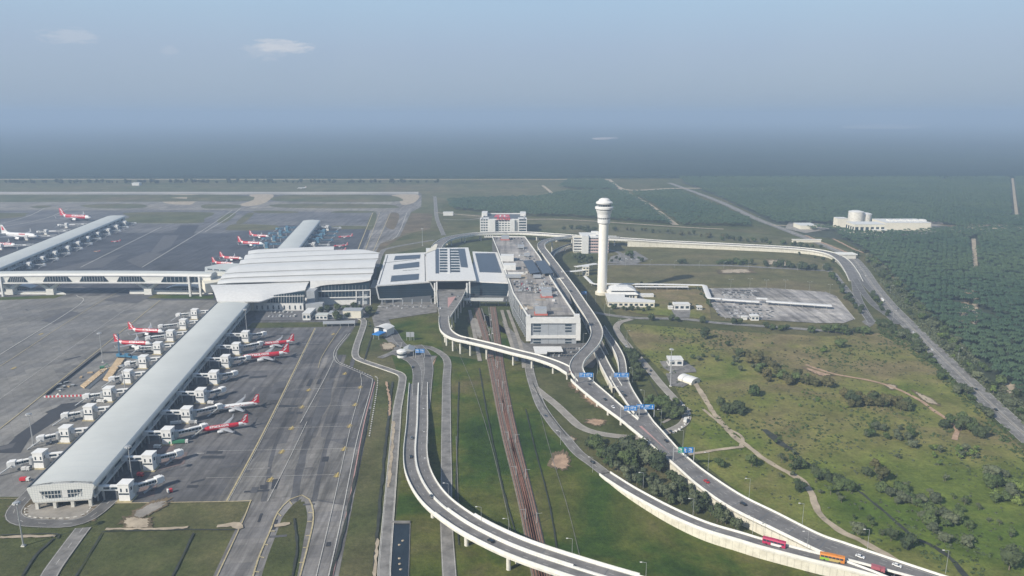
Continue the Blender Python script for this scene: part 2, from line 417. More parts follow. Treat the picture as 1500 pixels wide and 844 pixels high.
def line(name, pts, w, m, z=None, step=8.0, curve=True):
    q = PX(pts, 0, step) if curve else resample([W(*p) for p in pts], step)
    return struct(name, MB().ribbon(offs(q, w/2), offs(q, -w/2), z or 0.30), m)
line('runway_line', [(-600,282.8),(613,282.3)], 9, M['line'], 0.22)
line('runway_line', [(120,284.2),(613,284.0)], 7, M['dgrey'], 0.22)
field('runway_shoulder', [(245,286),(300,286),(286,296),(275,300),(240,297)], M['path'], True)
field('runway_shoulder', [(366,285.5),(400,285.5),(390,296),(368,302),(352,300),(372,292)], M['path'], True)
field('runway_shoulder', [(575,286),(612,285.5),(608,296),(590,300),(583,292)], M['path'], True)
isl = [[(-900,285.5),(232,285.5),(250,290),(240,295.5),(-900,295.5)],[(118,301),(150,299),(200,299),(216,302),(200,305),(140,305)],[(44,303),(60,301),(76,302),(60,305.5)],
 [(-200,312),(20,312),(38,314),(10,320),(-200,330)],[(187,311.5),(300,311),(313,314),(300,320),(288,327),(182,326),(190,318)],[(318,325),(326,316),(341,312),(345,315),(330,326)],
 [(281,286),(330,285.6),(368,288),(372,291),(360,294.6),(282,294.5)],[(300,299.5),(345,300),(353,302),(345,305),(300,305.5)],[(400,294),(410,287),(450,285.6),(560,286),(588,291),(578,295.4),(480,296.2)],
 [(395,302),(410,299),(480,298.6),(560,299.4),(581,302),(570,305),(430,304.8)],[(371,310.5),(380,308.6),(430,309.6),(437,311.5),(420,312.4),(380,312.3)],[(484,311),(500,308.8),(540,309.3),(553,311),(530,312),(500,312)],
 [(346,326),(362,313),(372,313),(357,326.5)],[(331,336),(345,328),(400,330),(409,334),(395,337.5),(340,337.5)],[(485,334),(492,331),(537,331.5),(536,335),(500,336)],[(537,334),(544,314),(552,313.5),(546,335)],
 [(-300,312),(-120,306),(-40,305),(-60,309)]]
for q in isl: field('grass_island', q, G_far, True)
field('grass_island', [(565,330),(571,313),(582,312),(585,318),(579,334),(572,336)], G_dry, True)
field('grass_island', [(443,731),(430,739),(414,758),(406,779),(390,822),(380,858),(380,875),(420,880),(432,860),(446,784),(450,758),(447,739)], G_base, True)
field('grass_strip', [(370,473),(480,472),(478,479),(362,481)], G_base)
field('grass_strip', [(205,431),(314,433),(312,438),(190,437),(185,434)], G_lush)
field('grass_strip', [(-60,438),(95,432),(80,437),(-60,442)], G_lush)
field('apron', [(318,735.5),(369,735),(440,726),(516,742),(531,662),(470,640),(400,652),(345,690)], pave_mat('apron_worn', (0.185,0.178,0.168), -R(8), dark=0.7, streak=0.5))
for u0,u1,w_,m_ in ((452,500,5,'a'),(466,505,3,'b'),(428,480,4,'b'),(408,462,3,'a'),(482,520,3.5,'a')):
    q_ = PX([(u0-22,735),(u0,640),(u1,520)],0,6); struct('apron_patch', MB().ribbon(*ragged(q_,w_,.25,.05), zed()), pave_mat('wheel_band_'+m_,(.10,.10,.105) if m_=='a' else (.20,.19,.18), -R(8), streak=.4))
# repair patches, oil stains and rubber
PT = mat('new_tarmac_patch', (0.036,0.038,0.045), 0.85, var=0.2, vscale=0.1)
PT2 = mat('old_tarmac_patch', (0.085,0.085,0.09), 0.85, var=0.2, vscale=0.1)
PTR = mat('reddish_stain', (0.155,0.118,0.112), 0.9, var=0.25, vscale=0.08)
for q, m in [([(20,641),(90,592),(122,588),(94,609),(45,641)],PT),([(95,592),(128,590),(84,612),(66,604)],PT),([(-40,664),(12,651),(22,641),(45,640),(30,664)],PT),([(0,655),(24,648),(18,656),(0,660)],PT2),
   ([(303,661),(327,661),(325,665),(302,665)],PT),([(297,668),(331,668),(328,672),(293,672)],PT),([(280,706),(301,701),(299,704),(279,709)],PT),([(275,711),(291,711),(289,715),(273,715)],PT),
   ([(399,703),(411,701),(405,717),(397,717)],PT),([(390,695),(400,693),(397,699),(389,699)],PT2),([(381,711),(393,710),(391,717),(381,717)],PT),([(454,555),(459,555),(454,566),(448,566)],PT),([(466,556),(472,555),(468,563),(463,563)],PT),
   ([(402,561),(419,558),(417,568),(399,569)],PT2),([(392,578),(414,576),(408,586),(389,587)],PT2),([(405,593),(437,594),(434,597),(405,597)],PT),([(424,604),(432,603),(430,607),(422,607)],PT),
   ([(444,488),(455,488),(451,494),(442,494)],PT2),([(405,489),(428,489),(427,491),(405,491)],PT),([(366,552),(392,550),(390,553),(364,555)],PT),([(370,544),(385,543),(384,546),(370,546)],PT2),
   ([(203,705),(232,700),(226,727),(200,730)],PTR),([(235,668),(275,662),(270,680),(230,690)],PTR),([(215,648),(262,640),(255,660),(220,668)],PTR),
   ([(60,470),(100,455),(118,459),(80,475)],PT2),([(215,377),(240,345),(262,345),(250,362)],PT2),([(250,345),(265,330),(292,330),(282,345)],PT),([(185,382),(215,370),(240,372),(205,392)],PT2),
   ([(150,440),(232,420),(240,425),(200,445)],PT2),([(60,400),(120,385),(180,372),(150,392)],PT2),([(430,350),(470,340),(520,342),(500,352)],PT2),([(0,345),(60,330),(110,329),(60,345)],PT2),
   ([(478,560),(487,556),(484,590),(466,620),(455,640),(458,612)],PT2),([(500,470),(512,470),(500,490),(492,488)],PT2)]:
    struct('apron_patch', MB().sheet(poly(q), zed(0.004)), m)
rs = random.Random(3)
for k in range(46):
    u, v = rs.choice([(rs.uniform(270,480), rs.uniform(500,720)), (rs.uniform(0,250), rs.uniform(440,640)), (rs.uniform(330,500), rs.uniform(560,860))])
    if u > 495 - (v-560)*0.02 or (v>735 and u<360): continue
    w, h = rs.uniform(3,16), rs.uniform(1.2,5); c = W(u,v); d = Vector((-0.137,0.99,0)) if u > 260 else Vector((0.6,0.8,0))
    if rs.random() < 0.5: d = Vector((-d.y, d.x, 0))
    b_ = MB(); b_.obox(c, d, w, h, 0, 0.001); b_ = MB().sheet([Vector(p) for p in b_.v[:4]], zed(0.002))
    struct('apron_patch', b_, rs.choice([PT, PT2, PT2, A_taxi]))
# ---- painted lines
YL, WL = M['yline'], M['line']
for pts, w, m in [([(332,735),(393,620),(461.6,481)],1.1,YL),([(334.5,735),(395.5,620),(463.3,481)],0.35,WL),([(-60,560),(0,520),(117,446),(112,433)],1.0,WL),([(-120,720),(0,628.5),(65,577),(235,440)],0.9,YL),
   ([(-60,570),(0,537),(90,478),(156,437),(185,424)],0.6,YL),([(0,585),(40,556),(90,520),(182,455)],0.35,WL),([(118,392),(237,332.5)],1.6,WL),([(208,392),(305,332.5),(340,308)],1.6,WL),([(395,392),(430,372)],1,WL),
   ([(-20,333),(38,318),(66,305)],2,WL),([(-40,340),(60,322),(100,306)],2,WL),([(300,340),(330,322),(352,306)],2,WL),([(522,372),(546,312)],1.6,YL),([(533,372),(556,312)],1.2,YL),([(547,368),(572,312)],1.2,YL),([(556,357),(581,346),(596,312)],1.2,WL),([(180,327),(545,331)],1.4,WL),
   ([(486,850),(512,733),(533.5,620),(549,560)],0.7,M['pink']),([(462,850),(488,740),(515,620),(529,567),(528,548)],0.4,WL),([(478,860),(500,760),(524,640),(545,562),(540,553),(512,540),(492,530),(490,514),(508,490)],0.6,WL),
   ([(318,845),(356,763),(367.7,733)],0.7,YL),([(366,860),(379.6,816),(395.5,779),(406,752.7),(424,733),(440.6,726),(452,731),(458,745),(458.7,765),(451,800),(436,858)],0.9,YL),
   ([(-200,730),(47,731)],0.4,YL),([(165,738),(333,735.5),(369,734)],0.8,YL),([(440,620),(475,556),(492,520)],0.5,WL),([(392,735),(420,680),(450,618)],0.4,WL),([(500,479),(473,520),(466,540)],0.5,YL),([(302,701),(490,696)],0.3,WL),([(320,661),(503,658)],0.3,WL),([(400,628),(512,625)],0.3,WL),
   ([(418,598),(520,594)],0.3,WL),([(430,571),(528,568)],0.3,WL),([(405,503),(470,504)],0.3,WL)]:
    line('painted_line', pts, w, m, zed(0.003)+0.1)
for a,b_ in [((395.5,779),(403,779)),((386,798),(393,799)),((379,816),(387,818)),((372,838),(380,839)),((457,765),(450,765)),((455,785),(448,786)),((451,803),(444,803)),((446,825),(438,825)),((406,752),(412,757)),((424,735),(428,740)),((458,752),(452,752))]:
    line('painted_line', [a,b_], 0.8, YL, zed(0.003)+0.1, curve=False)
for k,(u,v) in enumerate([(488,490),(527.6,568),(520,593.6),(512,624.8),(452,572),(442,597),(427,628),(412.8,662.5),(396,703.6),(503.8,658.5),(493.7,697),(505,548),(20,540),(60,490)]):
    c = W(u,v); b_ = MB()
    for i in range(3):
        y0 = c.y - 2.4 + i*1.8
        b_.add([(c.x-2,y0,0),(c.x+2,y0,0),(c.x+2.1,y0+.7,0),(c.x-1.9,y0+.7,0)], [(0,1,2,3)])
    b_.add([(c.x-0.6,c.y-3,0),(c.x+0.5,c.y-3,0),(c.x+0.4,c.y+4,0),(c.x-0.5,c.y+4,0)], [(0,1,2,3)])
    for i in range(len(b_.v)): b_.v[i] = (b_.v[i][0], b_.v[i][1], 0.42 + (0.004 if i >= 12 else 0))
    struct('stand_marking', b_, M['yellow'])
# edge blocks along the apron shoulder (painted black and white kerb)
b_ = MB(); q = PX([(536,640),(549,560),(541,553),(512,540),(492,530),(490,514),(510,488)],0,2.2); qo = offs(q,-2.5)
for i in range(0,len(qo)-1,2): b_.beam(qo[i]+Vector((0,0,.45)), qo[i+1]+Vector((0,0,.45)), 1.0, 0.05)
struct('painted_line', b_, WL)
# ---- ground-level roads
ROADN = [0]
def road(name, pts, w, m='asphalt', edge=True, dash=False, kerb=False, step=5.0, markw=0.25):
    q = PX(pts, 0, step); z = zed() + 0.09
    l_, r_ = ragged(resample(q,n=max(4,len(q)*2)), w, .25) if name == 'dirt_track' else (offs(q,w/2), offs(q,-w/2))
    o = struct(name, MB().ribbon(l_, r_, z), M[m] if isinstance(m,str) else m)
    b = MB()
    if edge:
        for s in (-1,1): b.ribbon(offs(q, s*(w/2-0.5)+markw/2), offs(q, s*(w/2-0.5)-markw/2), z+0.01)
    if dash:
        for k in range(0, len(q)-1, 3): b.beam(q[k]+Vector((0,0,z+0.005)), q[k+1]+Vector((0,0,z+0.005)), markw, 0.02)
    if b.v: struct('road_marking', b, M['line'])
    if kerb:
        b = MB()
        for s in (-1,1): b.sweep(offs(q, s*(w/2+0.15)), [(-.15,0),(.15,0),(.15,z+.14),(-.15,z+.14)])
        struct('kerb', b, M['concrete'])
    return q
road('road', [(60,880),(72,844),(98,806),(122,774)], 9, 'asphalt2', dash=True)
road('road', [(163,733),(150,745),(133,758),(115,765),(95,768),(53,767),(30,764),(20,756),(24,744),(45,722),(70,696)], 9, 'asphalt', dash=True)
field('bare_soil', [(38,745),(56,738),(128,742),(124,756),(100,762),(45,760)], M['gravel'], True)
b_ = MB(); q = PX([(45,741),(36,748),(42,757),(70,760),(105,759),(125,753),(133,744)],0,2.0)
for i in range(0,len(q)-1,2): b_.beam(q[i]+Vector((0,0,.3)), q[i+1]+Vector((0,0,.3)), 0.6, 0.5)
struct('kerb', b_, M['concrete'])
road('road', [(560,900),(562.6,850),(565,806),(580,625),(582,600),(589,562),(588,550),(572,543),(531,529),(521,522),(522,508),(533,474),(528,467),(515,466)], 6.4, 'asphalt2', kerb=True)
road('road', [(628,509),(644,517),(655,530),(654,560),(653.6,640),(654,700),(654,768),(660,870)], 7.6, 'asphalt2')
road('road', [(553,470),(566,476),(577,488),(584,500),(594,508),(612,508),(630,510)], 9, 'asphalt')
road('road', [(585,502),(580,514),(566,521),(556,525)], 7, 'asphalt2')
road('road', [(576,516),(590,523),(604,531),(611,545),(611,575),(612,600)], 9, 'asphalt')
road('road', [(612,506),(624,520),(628,540),(626,560),(622,600)], 9, 'asphalt')
field('forecourt', [(570,520),(585,510),(612,518),(640,522),(632,535),(624,560),(617,560),(612,535),(590,522)], M['asphalt2'])
field('forecourt', [(545,464),(566,464),(580,486),(590,505),(580,512),(567,500),(548,478)], M['asphalt2'])
field('bare_soil', [(627,540),(638,527),(634,538),(630,556),(626,560)], M['sand'], True)
road('road', [(775,528),(776,545),(783,570),(793,596),(812,624),(828,642),(846.5,664),(868,680),(886,694)], 8.5, 'asphalt2', dash=True)
road('road', [(783,568),(795,578),(815,594),(836,614),(850,626),(870,634),(898,639),(934,641.5),(960,638),(983,631),(1000,622),(1006,610),(1000,598),(985,582),(966,561),(950,541),(932,520),(914,500),(903,483),(908,473),(925,468)], 7.5, 'gravel')
road('road', [(862,457),(900,463),(935,466.5),(1000,468),(1056,474),(1112,478),(1196,484),(1240,488)], 9, 'asphalt2', dash=True)
road('road', [(860,388),(920,388),(980,388.4),(1065,389.5),(1129,392.7),(1185,396),(1215,398),(1228,410),(1253,441.7),(1277,474)], 9, 'asphalt2', dash=True)
road('road', [(1251,399),(1255,431),(1264,452),(1277,474)], 10, 'asphalt')
field('forecourt', [(1262,472),(1276,464),(1284,472),(1274,480)], M['asphalt2'])
road('road', [(838,424),(847,445),(860,470),(874,498),(884,520)], 10, 'asphalt', kerb=True)
road('road', [(650,345),(640,320),(638,300),(637,288)], 9, 'asphalt2')
road('road', [(551,392),(559,370),(570,364),(600,358),(636,352)], 9, 'asphalt2')
road('road', [(650,322),(690,322),(720,316)], 6, 'gravel', edge=False)
# far country roads and field edges
road('track', [(-800,263),(300,263.2),(700,263.5),(890,263)], 22, 'path', edge=False, step=60)
road('track', [(890,263),(905,275),(930,279),(1000,276),(1120,277.5)], 24, 'path', edge=False, step=40)
road('track', [(905,275),(950,300),(990,330)], 14, 'path', edge=False, step=30)
road('track', [(640,312),(760,321),(830,322),(1000,333),(1060,336)], 9, 'path', edge=False, step=20)
road('track', [(1130,330),(1180,332),(1240,333)], 10, 'path', edge=False, step=20)
road('track', [(795,272),(806,281),(815,290)], 10, 'path', edge=False, step=20)
# dirt tracks of the meadow
for pts, w, m in [([(1012,555),(1030,580),(1045,605),(1075,640),(1095,655),(1130,680),(1175,705),(1188,725),(1200,752),(1225,775),(1262,794),(1300,815),(1335,835),(1370,860)],4.5,'path'),
    ([(1030,600),(1060,625),(1086,640),(1085,655)],2.5,'path'),([(1180,535),(1220,548),(1290,562),(1340,583),(1372,605),(1392,618),(1402,630),(1397,645)],3.5,'sand'),([(1000,668),(1050,660),(1090,655)],3,'path'),
    ([(970,620),(1010,600)],3,'gravel'),([(1220,350),(1250,365),(1280,378),(1310,408),(1330,420)],5,'sand'),([(1240,370),(1205,356),(1180,345)],6,'sand')]:
    road('dirt_track', pts, w, m, edge=False)
for q, m in [([(813,672),(826,668),(833,680),(828,688),(812,686)],'sand'),([(838,562),(850,558),(864,566),(860,574),(845,571)],'sand'),([(856,582),(868,580),(884,592),(872,594)],'sand'),([(862,618),(873,614),(884,618),(874,624)],'sand'),
    ([(1185,541),(1200,545),(1214,549),(1200,550)],'sand'),([(1345,578),(1362,584),(1372,592),(1358,590)],'path'),([(1298,564),(1312,566),(1306,570)],'path'),([(828,645),(836,641),(840,645),(832,648)],'path'),
    ([(595,698),(600,692),(603,704),(600,712)],'sand'),([(205,748),(235,736),(240,740),(205,762),(190,762)],'gravel'),([(188,760),(215,760),(212,772),(185,772)],'path'),([(1410,425),(1428,427),(1422,432),(1412,431)],'sand'),
    ([(1405,455),(1417,440),(1420,470),(1408,472)],'path'),([(1425,440),(1432,442),(1430,475),(1425,476)],'path'),([(1470,560),(1495,568),(1488,576),(1470,572)],'path'),([(690,470),(705,470),(712,490),(700,492)],'gravel'),
    ([(1060,396),(1090,395),(1094,399),(1064,400)],'path'),([(1126,382),(1150,384),(1148,390),(1130,388)],'path'),([(560,505),(572,503),(578,508),(566,512)],'path'),([(1205,694),(1222,698),(1218,702)],'path')]:
    field('bare_soil', q, M[m], True)
for pts, w in [([(575,560),(570,600),(566,640),(560,700),(552,790),(545,900)],2.0),([(480,860),(505,770),(533,640),(540,600)],1.5),([(0,785),(80,783),(84,790)],.9),([(78,790),(52,815),(30,850)],1.3),([(150,782),(108,850)],.9),([(284,782),(250,850)],1.3),([(150,780),(175,779),(270,777),(345,777)],1.0),
    ([(702,540),(712,600),(722,650),(735,710),(750,765),(762,800)],.8),([(770,600),(784,660),(800,720),(812,780),(822,860)],.7),([(1120,630),(1140,648),(1150,655),(1158,660)],5.5),([(1158,660),(1165,664),(1185,680),(1260,722)],1.2),([(1260,722),(1280,738),(1300,755),(1330,782)],2.2),([(1345,792),(1380,810),(1420,850)],3),
    ([(672,560),(670,640),(668,720),(672,800)],0.8),([(548,480),(534,528)],1.2),([(780,560),(800,600),(830,640)],0.8),([(428,850),(435,800),(431,760)],1.4),([(905,480),(930,520),(975,600)],0.7)]:
    q = PX(pts,0,3); struct('ditch', MB().ribbon(*ragged(q,w), zed()+0.06), M['ditch'])
for pts, w, m in [([(82,786),(0,788)],2.2,'path'),([(155,776),(230,776),(275,774)],2.0,'path'),([(318,772),(345,770),(352,776)],4,'path'),([(402,772),(425,768)],3,'path'),([(577,618),(574,660),(569,715)],2.0,'path'),([(566,560),(571,590),(570,610)],1.8,'sand'),([(553,790),(550,830),(546,880)],1.6,'path'),([(668,640),(672,760)],0.4,'asphalt2'),([(664,500),(690,560),(716,640),(740,740),(752,800)],0.3,'asphalt2'),([(770,520),(800,640),(830,740),(850,820)],0.3,'asphalt2')]:
    q = PX(pts,0,2.5); struct('bare_soil', MB().ribbon(*(ragged(q,w,.6,.35) if w > 1 else (offs(q,w/2),offs(q,-w/2))), zed()+0.08), M[m])
# canal
c = poly([(573,766),(601,766),(597,900),(571,900)])
struct('canal_water', MB().sheet(c, 0.12), M['water'])
b_ = MB()
for a, d in ((c[0],c[3]),(c[1],c[2])): b_.beam(a+Vector((0,0,.2)), d+Vector((0,0,.2)), 0.35, 0.4)
b_.beam(c[0]+Vector((0,0,.5)), c[1]+Vector((0,0,.5)), 1.6, 1.0)
tag(b_.build('canal_kerb', M['asphalt2']), kind='structure')
# bus and coach park
lot = poly([(1037,423),(1120,422),(1210,428.5),(1224,434),(1252,468),(1236,474),(1196,474),(1061,466),(1042,448)])
struct('coach_park', MB().sheet(lot, zed()+0.08), pave_mat('lot_paving', (0.37,0.35,0.33), R(14), dark=0.38, streak=0.5, slab=5))
q = resample(poly([(1119,422.5),(1210,429),(1224,434),(1252,468)]), 6)
struct('kerb', MB().sweep(q, [(-.5,0),(.5,0),(.5,.5),(-.5,.5)]), M['concrete'])
field('forecourt', [(1040,424),(1052,424),(1070,464),(1056,465),(1042,448)], M['asphalt2'])
b_ = MB()
for r_ in range(7):
    for c_ in range(22):
        u = 1052 + c_*7.6 + r_*1.5; v = 426.5 + r_*6.4 + c_*0.12
        p = W(u, v); 
        if v > 470 or u > 1215: continue
        b_.box(p.x-.3, p.x+.3, p.y-7, p.y+7, 0.33, 0.34)
struct('road_marking', b_, M['line'])
field('paved_yard', [(880,415),(1034,417),(1038,440),(1042,468),(935,460),(905,452),(893,437)], G_mead)
field('forecourt', [(893,420),(930,422),(950,446),(940,452),(905,452),(892,437)], M['asphalt2'])
field('forecourt', [(982,452),(1012,452),(1010,466),(990,466)], M['asphalt2'])
field('forecourt', [(966,530),(1000,528),(1018,540),(1020,546),(985,548),(972,540)], M['asphalt2'])
field('forecourt', [(975,548),(1000,546),(1012,562),(1000,568),(982,566)], M['asphalt2'])
field('forecourt', [(560,440),(640,444),(640,458),(560,470),(545,468)], M['asphalt2'])
field('forecourt', [(372,452),(545,450),(540,466),(500,470),(375,470)], mat('yard_asphalt',(0.12,0.12,0.125),0.9,var=0.3,vscale=0.1))
field('forecourt', [(770,503),(860,503),(880,522),(868,540),(830,535),(790,525),(765,515)], M['asphalt'])
field('forecourt', [(735,470),(770,505),(790,520),(750,515)], M['asphalt2'])
field('forecourt', [(895,376),(930,368),(950,380),(930,388),(890,386)], M['asphalt2'])
field('forecourt', [(1225,330),(1380,322),(1385,340),(1300,350),(1235,345)], M['gravel'])
field('bare_soil', [(1378,336),(1430,330),(1480,331),(1490,338),(1430,342)], M['path'], True)
field('forecourt', [(1155,326),(1205,328),(1215,336),(1180,342),(1150,335)], M['gravel'])
# railway
RAILS = []
for base, splits in (([(699,452),(704,470),(711,493),(721,536),(731,584),(743,639),(756,689),(770,745),(787,830),(795,870)],0),([(722,450),(725,470),(728,493),(733,536),(741,584),(752,639),(764,689),(777,745),(795,830),(803,870)],0)):
    q = PX(base,0,5)
    struct('ballast_bed', MB().sweep(q, [(-4.1,0.1),(4.1,0.1),(3.5,0.6),(-3.5,0.6)]), M['ballast'])
    b_ = MB()
    for c_ in (-2.1, 2.1):
        for r_ in (-0.72, 0.72): b_.sweep(offs(q, c_+r_), [(-.27,.6),(.27,.6),(.18,.86),(-.18,.86)])
    o = b_.build('rail_track', M['rail']); tag(o, kind='structure')
    RAILS.append(q)
for s, q in ((1,RAILS[0]),(-1,RAILS[1])):
    qq = offs(q, s*5.6); struct('cable_trough', MB().ribbon(offs(qq,.5), offs(qq,-.5), 0.34), M['asphalt2'])
for pts in ([(735,455),(748,500),(757,530)],[(688,455),(697,500),(703,530)],[(744,455),(762,505),(768,540)]):
    road('track', pts, 4, 'gravel', edge=False)
# ============================================================ VIADUCTS AND HIGHWAYS
def viaduct(label, cat, L, Rr, thick=1.4, par=(1,1), wall=(0,0), cols=None, colr=1.0, lanes=2, median=None, name='viaduct', girder=True, split=None):
    t = thing(name, label, cat, (0,0,0))
    MB().ribbon(L, Rr, 0.0, thick).build('deck', M['concrete'], t)
    n = len(L); ctr = [(a+b)/2 for a,b in zip(L,Rr)]
    inn = lambda a,b,d: a + (b-a).normalized()*d
    MB().ribbon([inn(a,b,.5) for a,b in zip(L,Rr)], [inn(b,a,.5) for a,b in zip(L,Rr)], 0.012).build('carriageway', M['deck'], t)
    for flag, E, O in ((par[0],L,Rr),(par[1],Rr,L)):
        if not flag: continue
        E2 = [inn(a,b,.25) for a,b in zip(E,O)]
        MB().sweep(E2, [(-.28,-0.4),(.28,-0.4),(.22,1.15),(-.22,1.15)]).build('parapet', M['barrier'], t)
    for flag, E, O in ((wall[0],L,Rr),(wall[1],Rr,L)):
        if not flag: continue
        E2 = [inn(a,b,.45) for a,b in zip(E,O)]; b = MB(); b.v = [tuple(p-Vector((0,0,0.5))) for p in E2] + [(p.x,p.y,-0.2) for p in E2]
        m = len(E2); b.f = [[i,i+1,m+i+1,m+i] for i in range(m-1)]; b.m = [0]*(m-1)
        b.build('retaining_wall', M['wallpanel'], t)
    mk = MB()
    for f in (0.09, 0.91) if not median else (0.05,0.455,0.545,0.95):
        q = [a.lerp(b,f) for a,b in zip(L,Rr)]; mk.ribbon(offs(q,.12), offs(q,-.12), 0.03)
    fr = [k/lanes for k in range(1,lanes)] if not median else [0.16,0.30,0.70,0.84]
    if median and lanes == 4: fr = [0.25, 0.75]
    for f in fr:
        q = resample([a.lerp(b,f) for a,b in zip(L,Rr)], 3.0)
        for k in range(0, len(q)-1, 4): mk.beam(q[k]+Vector((0,0,.03)), q[k+1]+Vector((0,0,.03)), .17, .01)
    mk.build('lane_marking', M['line'], t)
    jt = MB()
    for k in range(6, n-2, 9): jt.beam(inn(L[k],Rr[k],.6)+Vector((0,0,.022)), inn(Rr[k],L[k],.6)+Vector((0,0,.022)), .45, .01)
    if jt.v: jt.build('expansion_joint', M['dgrey'], t)
    if median:
        MB().sweep(ctr, [(-.5,-.2),(.5,-.2),(.5,.95),(-.5,.95)]).build('median_barrier', M['barrier'], t)
    if cols:
        for fr_ in cols:
            k = int(fr_*(n-1)); c = ctr[k]; d = (Rr[k]-L[k]).normalized(); w = (Rr[k]-L[k]).length; top = c.z-thick
            if top < 1.5: continue
            b = MB(); b.beam(c-d*w*.36+Vector((0,0,top-c.z-.6)), c+d*w*.36+Vector((0,0,top-c.z-.6)), 2.0, 1.2)
            for s in ((-.22,.22) if w > 13 else (0,)):
                p = c + d*w*s; b.tube((p.x,p.y,-.3), (p.x,p.y,top-.9), colr, 12)
            b.build('pillar', M['concrete'], t, smooth=False)
    return t, ctr
def wallmat():
    m = mat('precast_wall_panels', (0.62,0.58,0.47), 0.85); nt = m.node_tree; b = nt.nodes['Principled BSDF']
    v = pos(nt)
    s = nt.nodes.new('ShaderNodeSeparateXYZ'); nt.links.new(v, s.inputs[0])
    c = ramp(nt, noise_node(nt, v, 0.25, 6, 0.7), [(0.3,(0.48,0.45,0.37)),(0.55,(0.63,0.60,0.50)),(0.8,(0.70,0.67,0.57))])
    w = nt.nodes.new('ShaderNodeTexWave'); w.wave_type = 'BANDS'; w.bands_direction = 'X'; w.inputs['Scale'].default_value = 0.10; w.inputs['Distortion'].default_value = 0.3
    nt.links.new(v, w.inputs['Vector'])
    c = mix(nt, 1.0, c, ramp(nt, w.outputs['Fac'], [(0.0,(0.78,0.78,0.78)),(0.05,(1,1,1))]), 'MULTIPLY')
    nt.links.new(c, b.inputs['Base Color']); return m
M['wallpanel'] = wallmat()
def both(ctr, w): return offs(ctr, w/2), offs(ctr, -w/2)
def LR(lp, rp, n):
    a = resample(smooth_path([W(*p) for p in lp], 3), n=n); b = resample(smooth_path([W(*p) for p in rp], 3), n=n); return a, b
# A: the dual carriageway curving across the bottom of the view
cA = PX([(613,562,.15),(612.5,573,.3),(612,584,.7),(611,620,2.6),(608.5,665,5),(615,697,7),(637,731,8.6),(676,762,10),(721,787,11),(772,809,12),(850,835,12.3),(940,862,12.3),(1040,890,12.3)],0,4)
L, Rr = both(cA, 17.0)
VA, _ = viaduct('curving dual viaduct on white pillars that crosses the rail tracks at the bottom centre', 'viaduct', L, Rr, thick=1.7, cols=[.03,.42,.50,.58,.66,.74,.82,.90], colr=1.3, median=True, lanes=4, girder=True)
# taller white screens on part of A
for E, f0, f1 in ((L,.64,.92),(cA,.60,.84),(Rr,.60,.86)):
    a, b = int(f0*len(E)), int(f1*len(E)); qq = E[a:b]
    MB().sweep(qq, [(-.32,1.1),(.32,1.1),(.3,1.9),(-.3,1.9)]).build('noise_screen', M['barrier'], VA)
# B: departures ramp from the mall over the railway
cB = PX([(650.3,464,16),(650.5,474,16),(654,485,16),(667,494,16),(692,500,15.5),(720,506.5,15),(752,515,14),(788,524,12),(819,535,10),(838,546,9)],0,4)
L, Rr = both(cB, 11.5)
viaduct('pale viaduct sweeping from the mall entrance over the rail tracks on tall slim pillars', 'viaduct', L, Rr, thick=1.8, cols=[.05,.12,.20,.26,.34,.40,.46,.55,.68,.78,.88,.97], colr=0.95, lanes=2)
# plaza deck fanning out in front of the mall
pz = [W(640,424,16),W(683,424,16),(W(676,440,16)),(W(660,464,16)),W(655,470,16),W(645,470,16),W(641,450,16)]
t = thing('drop_off_deck', 'grey elevated drop-off deck fanning out under the mall portal', 'deck')
MB().prism(pz, 14.4, 15.9).build('deck', M['concrete'], t)
MB().sheet(pz, 15.93).build('carriageway', M['asphalt2'], t)
MB().sheet([W(656,436,16),W(668,434,16),W(656,451,16)], 15.95).build('hatching', M['pink'], t)
b = MB(); b.beam(pz[1]+Vector((0,0,.5)), pz[2]+Vector((0,0,.5)), .4, 1.2); b.beam(pz[2]+Vector((0,0,.5)), pz[3]+Vector((0,0,.5)), .4, 1.2); b.beam(pz[0]+Vector((0,0,.5)), pz[6]+Vector((0,0,.5)), .4, 1.2); b.build('parapet', M['barrier'], t)
for u,v in ((668,455),(672,449),(676,442),(663,462),(680,434)):
    p = W(u,v,14.4); MB().tube((p.x-1,p.y,0),(p.x-1,p.y,14.4),.8,10).build('pillar', M['concrete'], t)
# C: ramp beside the car park roof
cC = PX([(905,347,14),(870,346,18),(840,347,22),(812,350,25),(796,355,26),(793,362,26),(800,372,26),(812,388,26),(825,406,25),(838,424,24),(852,445,22),(864,463,19),(873,480,17),(874,492,16),(868,505,15),(857,517,14),(848,527,12.5),(844,537,11),(847,547,9.6),(856,558,8.6)],0,4)
L, Rr = both(cC, 12.5)
viaduct('grey ramp snaking down beside the rooftop car park into the highway', 'viaduct', L, Rr, thick=1.7, cols=[.05,.12,.2,.62,.69,.76,.82,.87,.93], colr=1.0, lanes=2)
# side deck between ramp and car park roof
MBp = MB(); 
t = thing('side_deck', 'grey loading deck between the rooftop car park and the snaking ramp', 'deck')
q = [W(791,378,24),W(800,378,24),(W(834,430,24)),W(838,446,24),W(828,440,24),W(808,410,24)]
MB().prism(q, 22, 24).build('slab', M['asphalt2'], t)
for a,b_ in (((795,386),(812,410)),((812,408),(826,408)),((812,412),(822,432))): MB().beam(W(*a,24.8),W(*b_,24.8),1.6,1.6).build('wall', M['barrier'], t)
cC2 = PX([(892,352,7),(862,354,8),(838,358,8.5),(818,365,8),(808,374,6),(806,384,3)],0,5); L, Rr = both(cC2, 8)
viaduct('low inner loop ramp curving beneath the ring viaduct behind the car park', 'viaduct', L, Rr, cols=[.2,.35,.5,.65], lanes=2)
road('road', [(815,372),(832,364),(858,362),(905,370),(915,385)], 8, 'asphalt2')
road('road', [(812,385),(818,396),(840,398),(862,392)], 8, 'asphalt2')
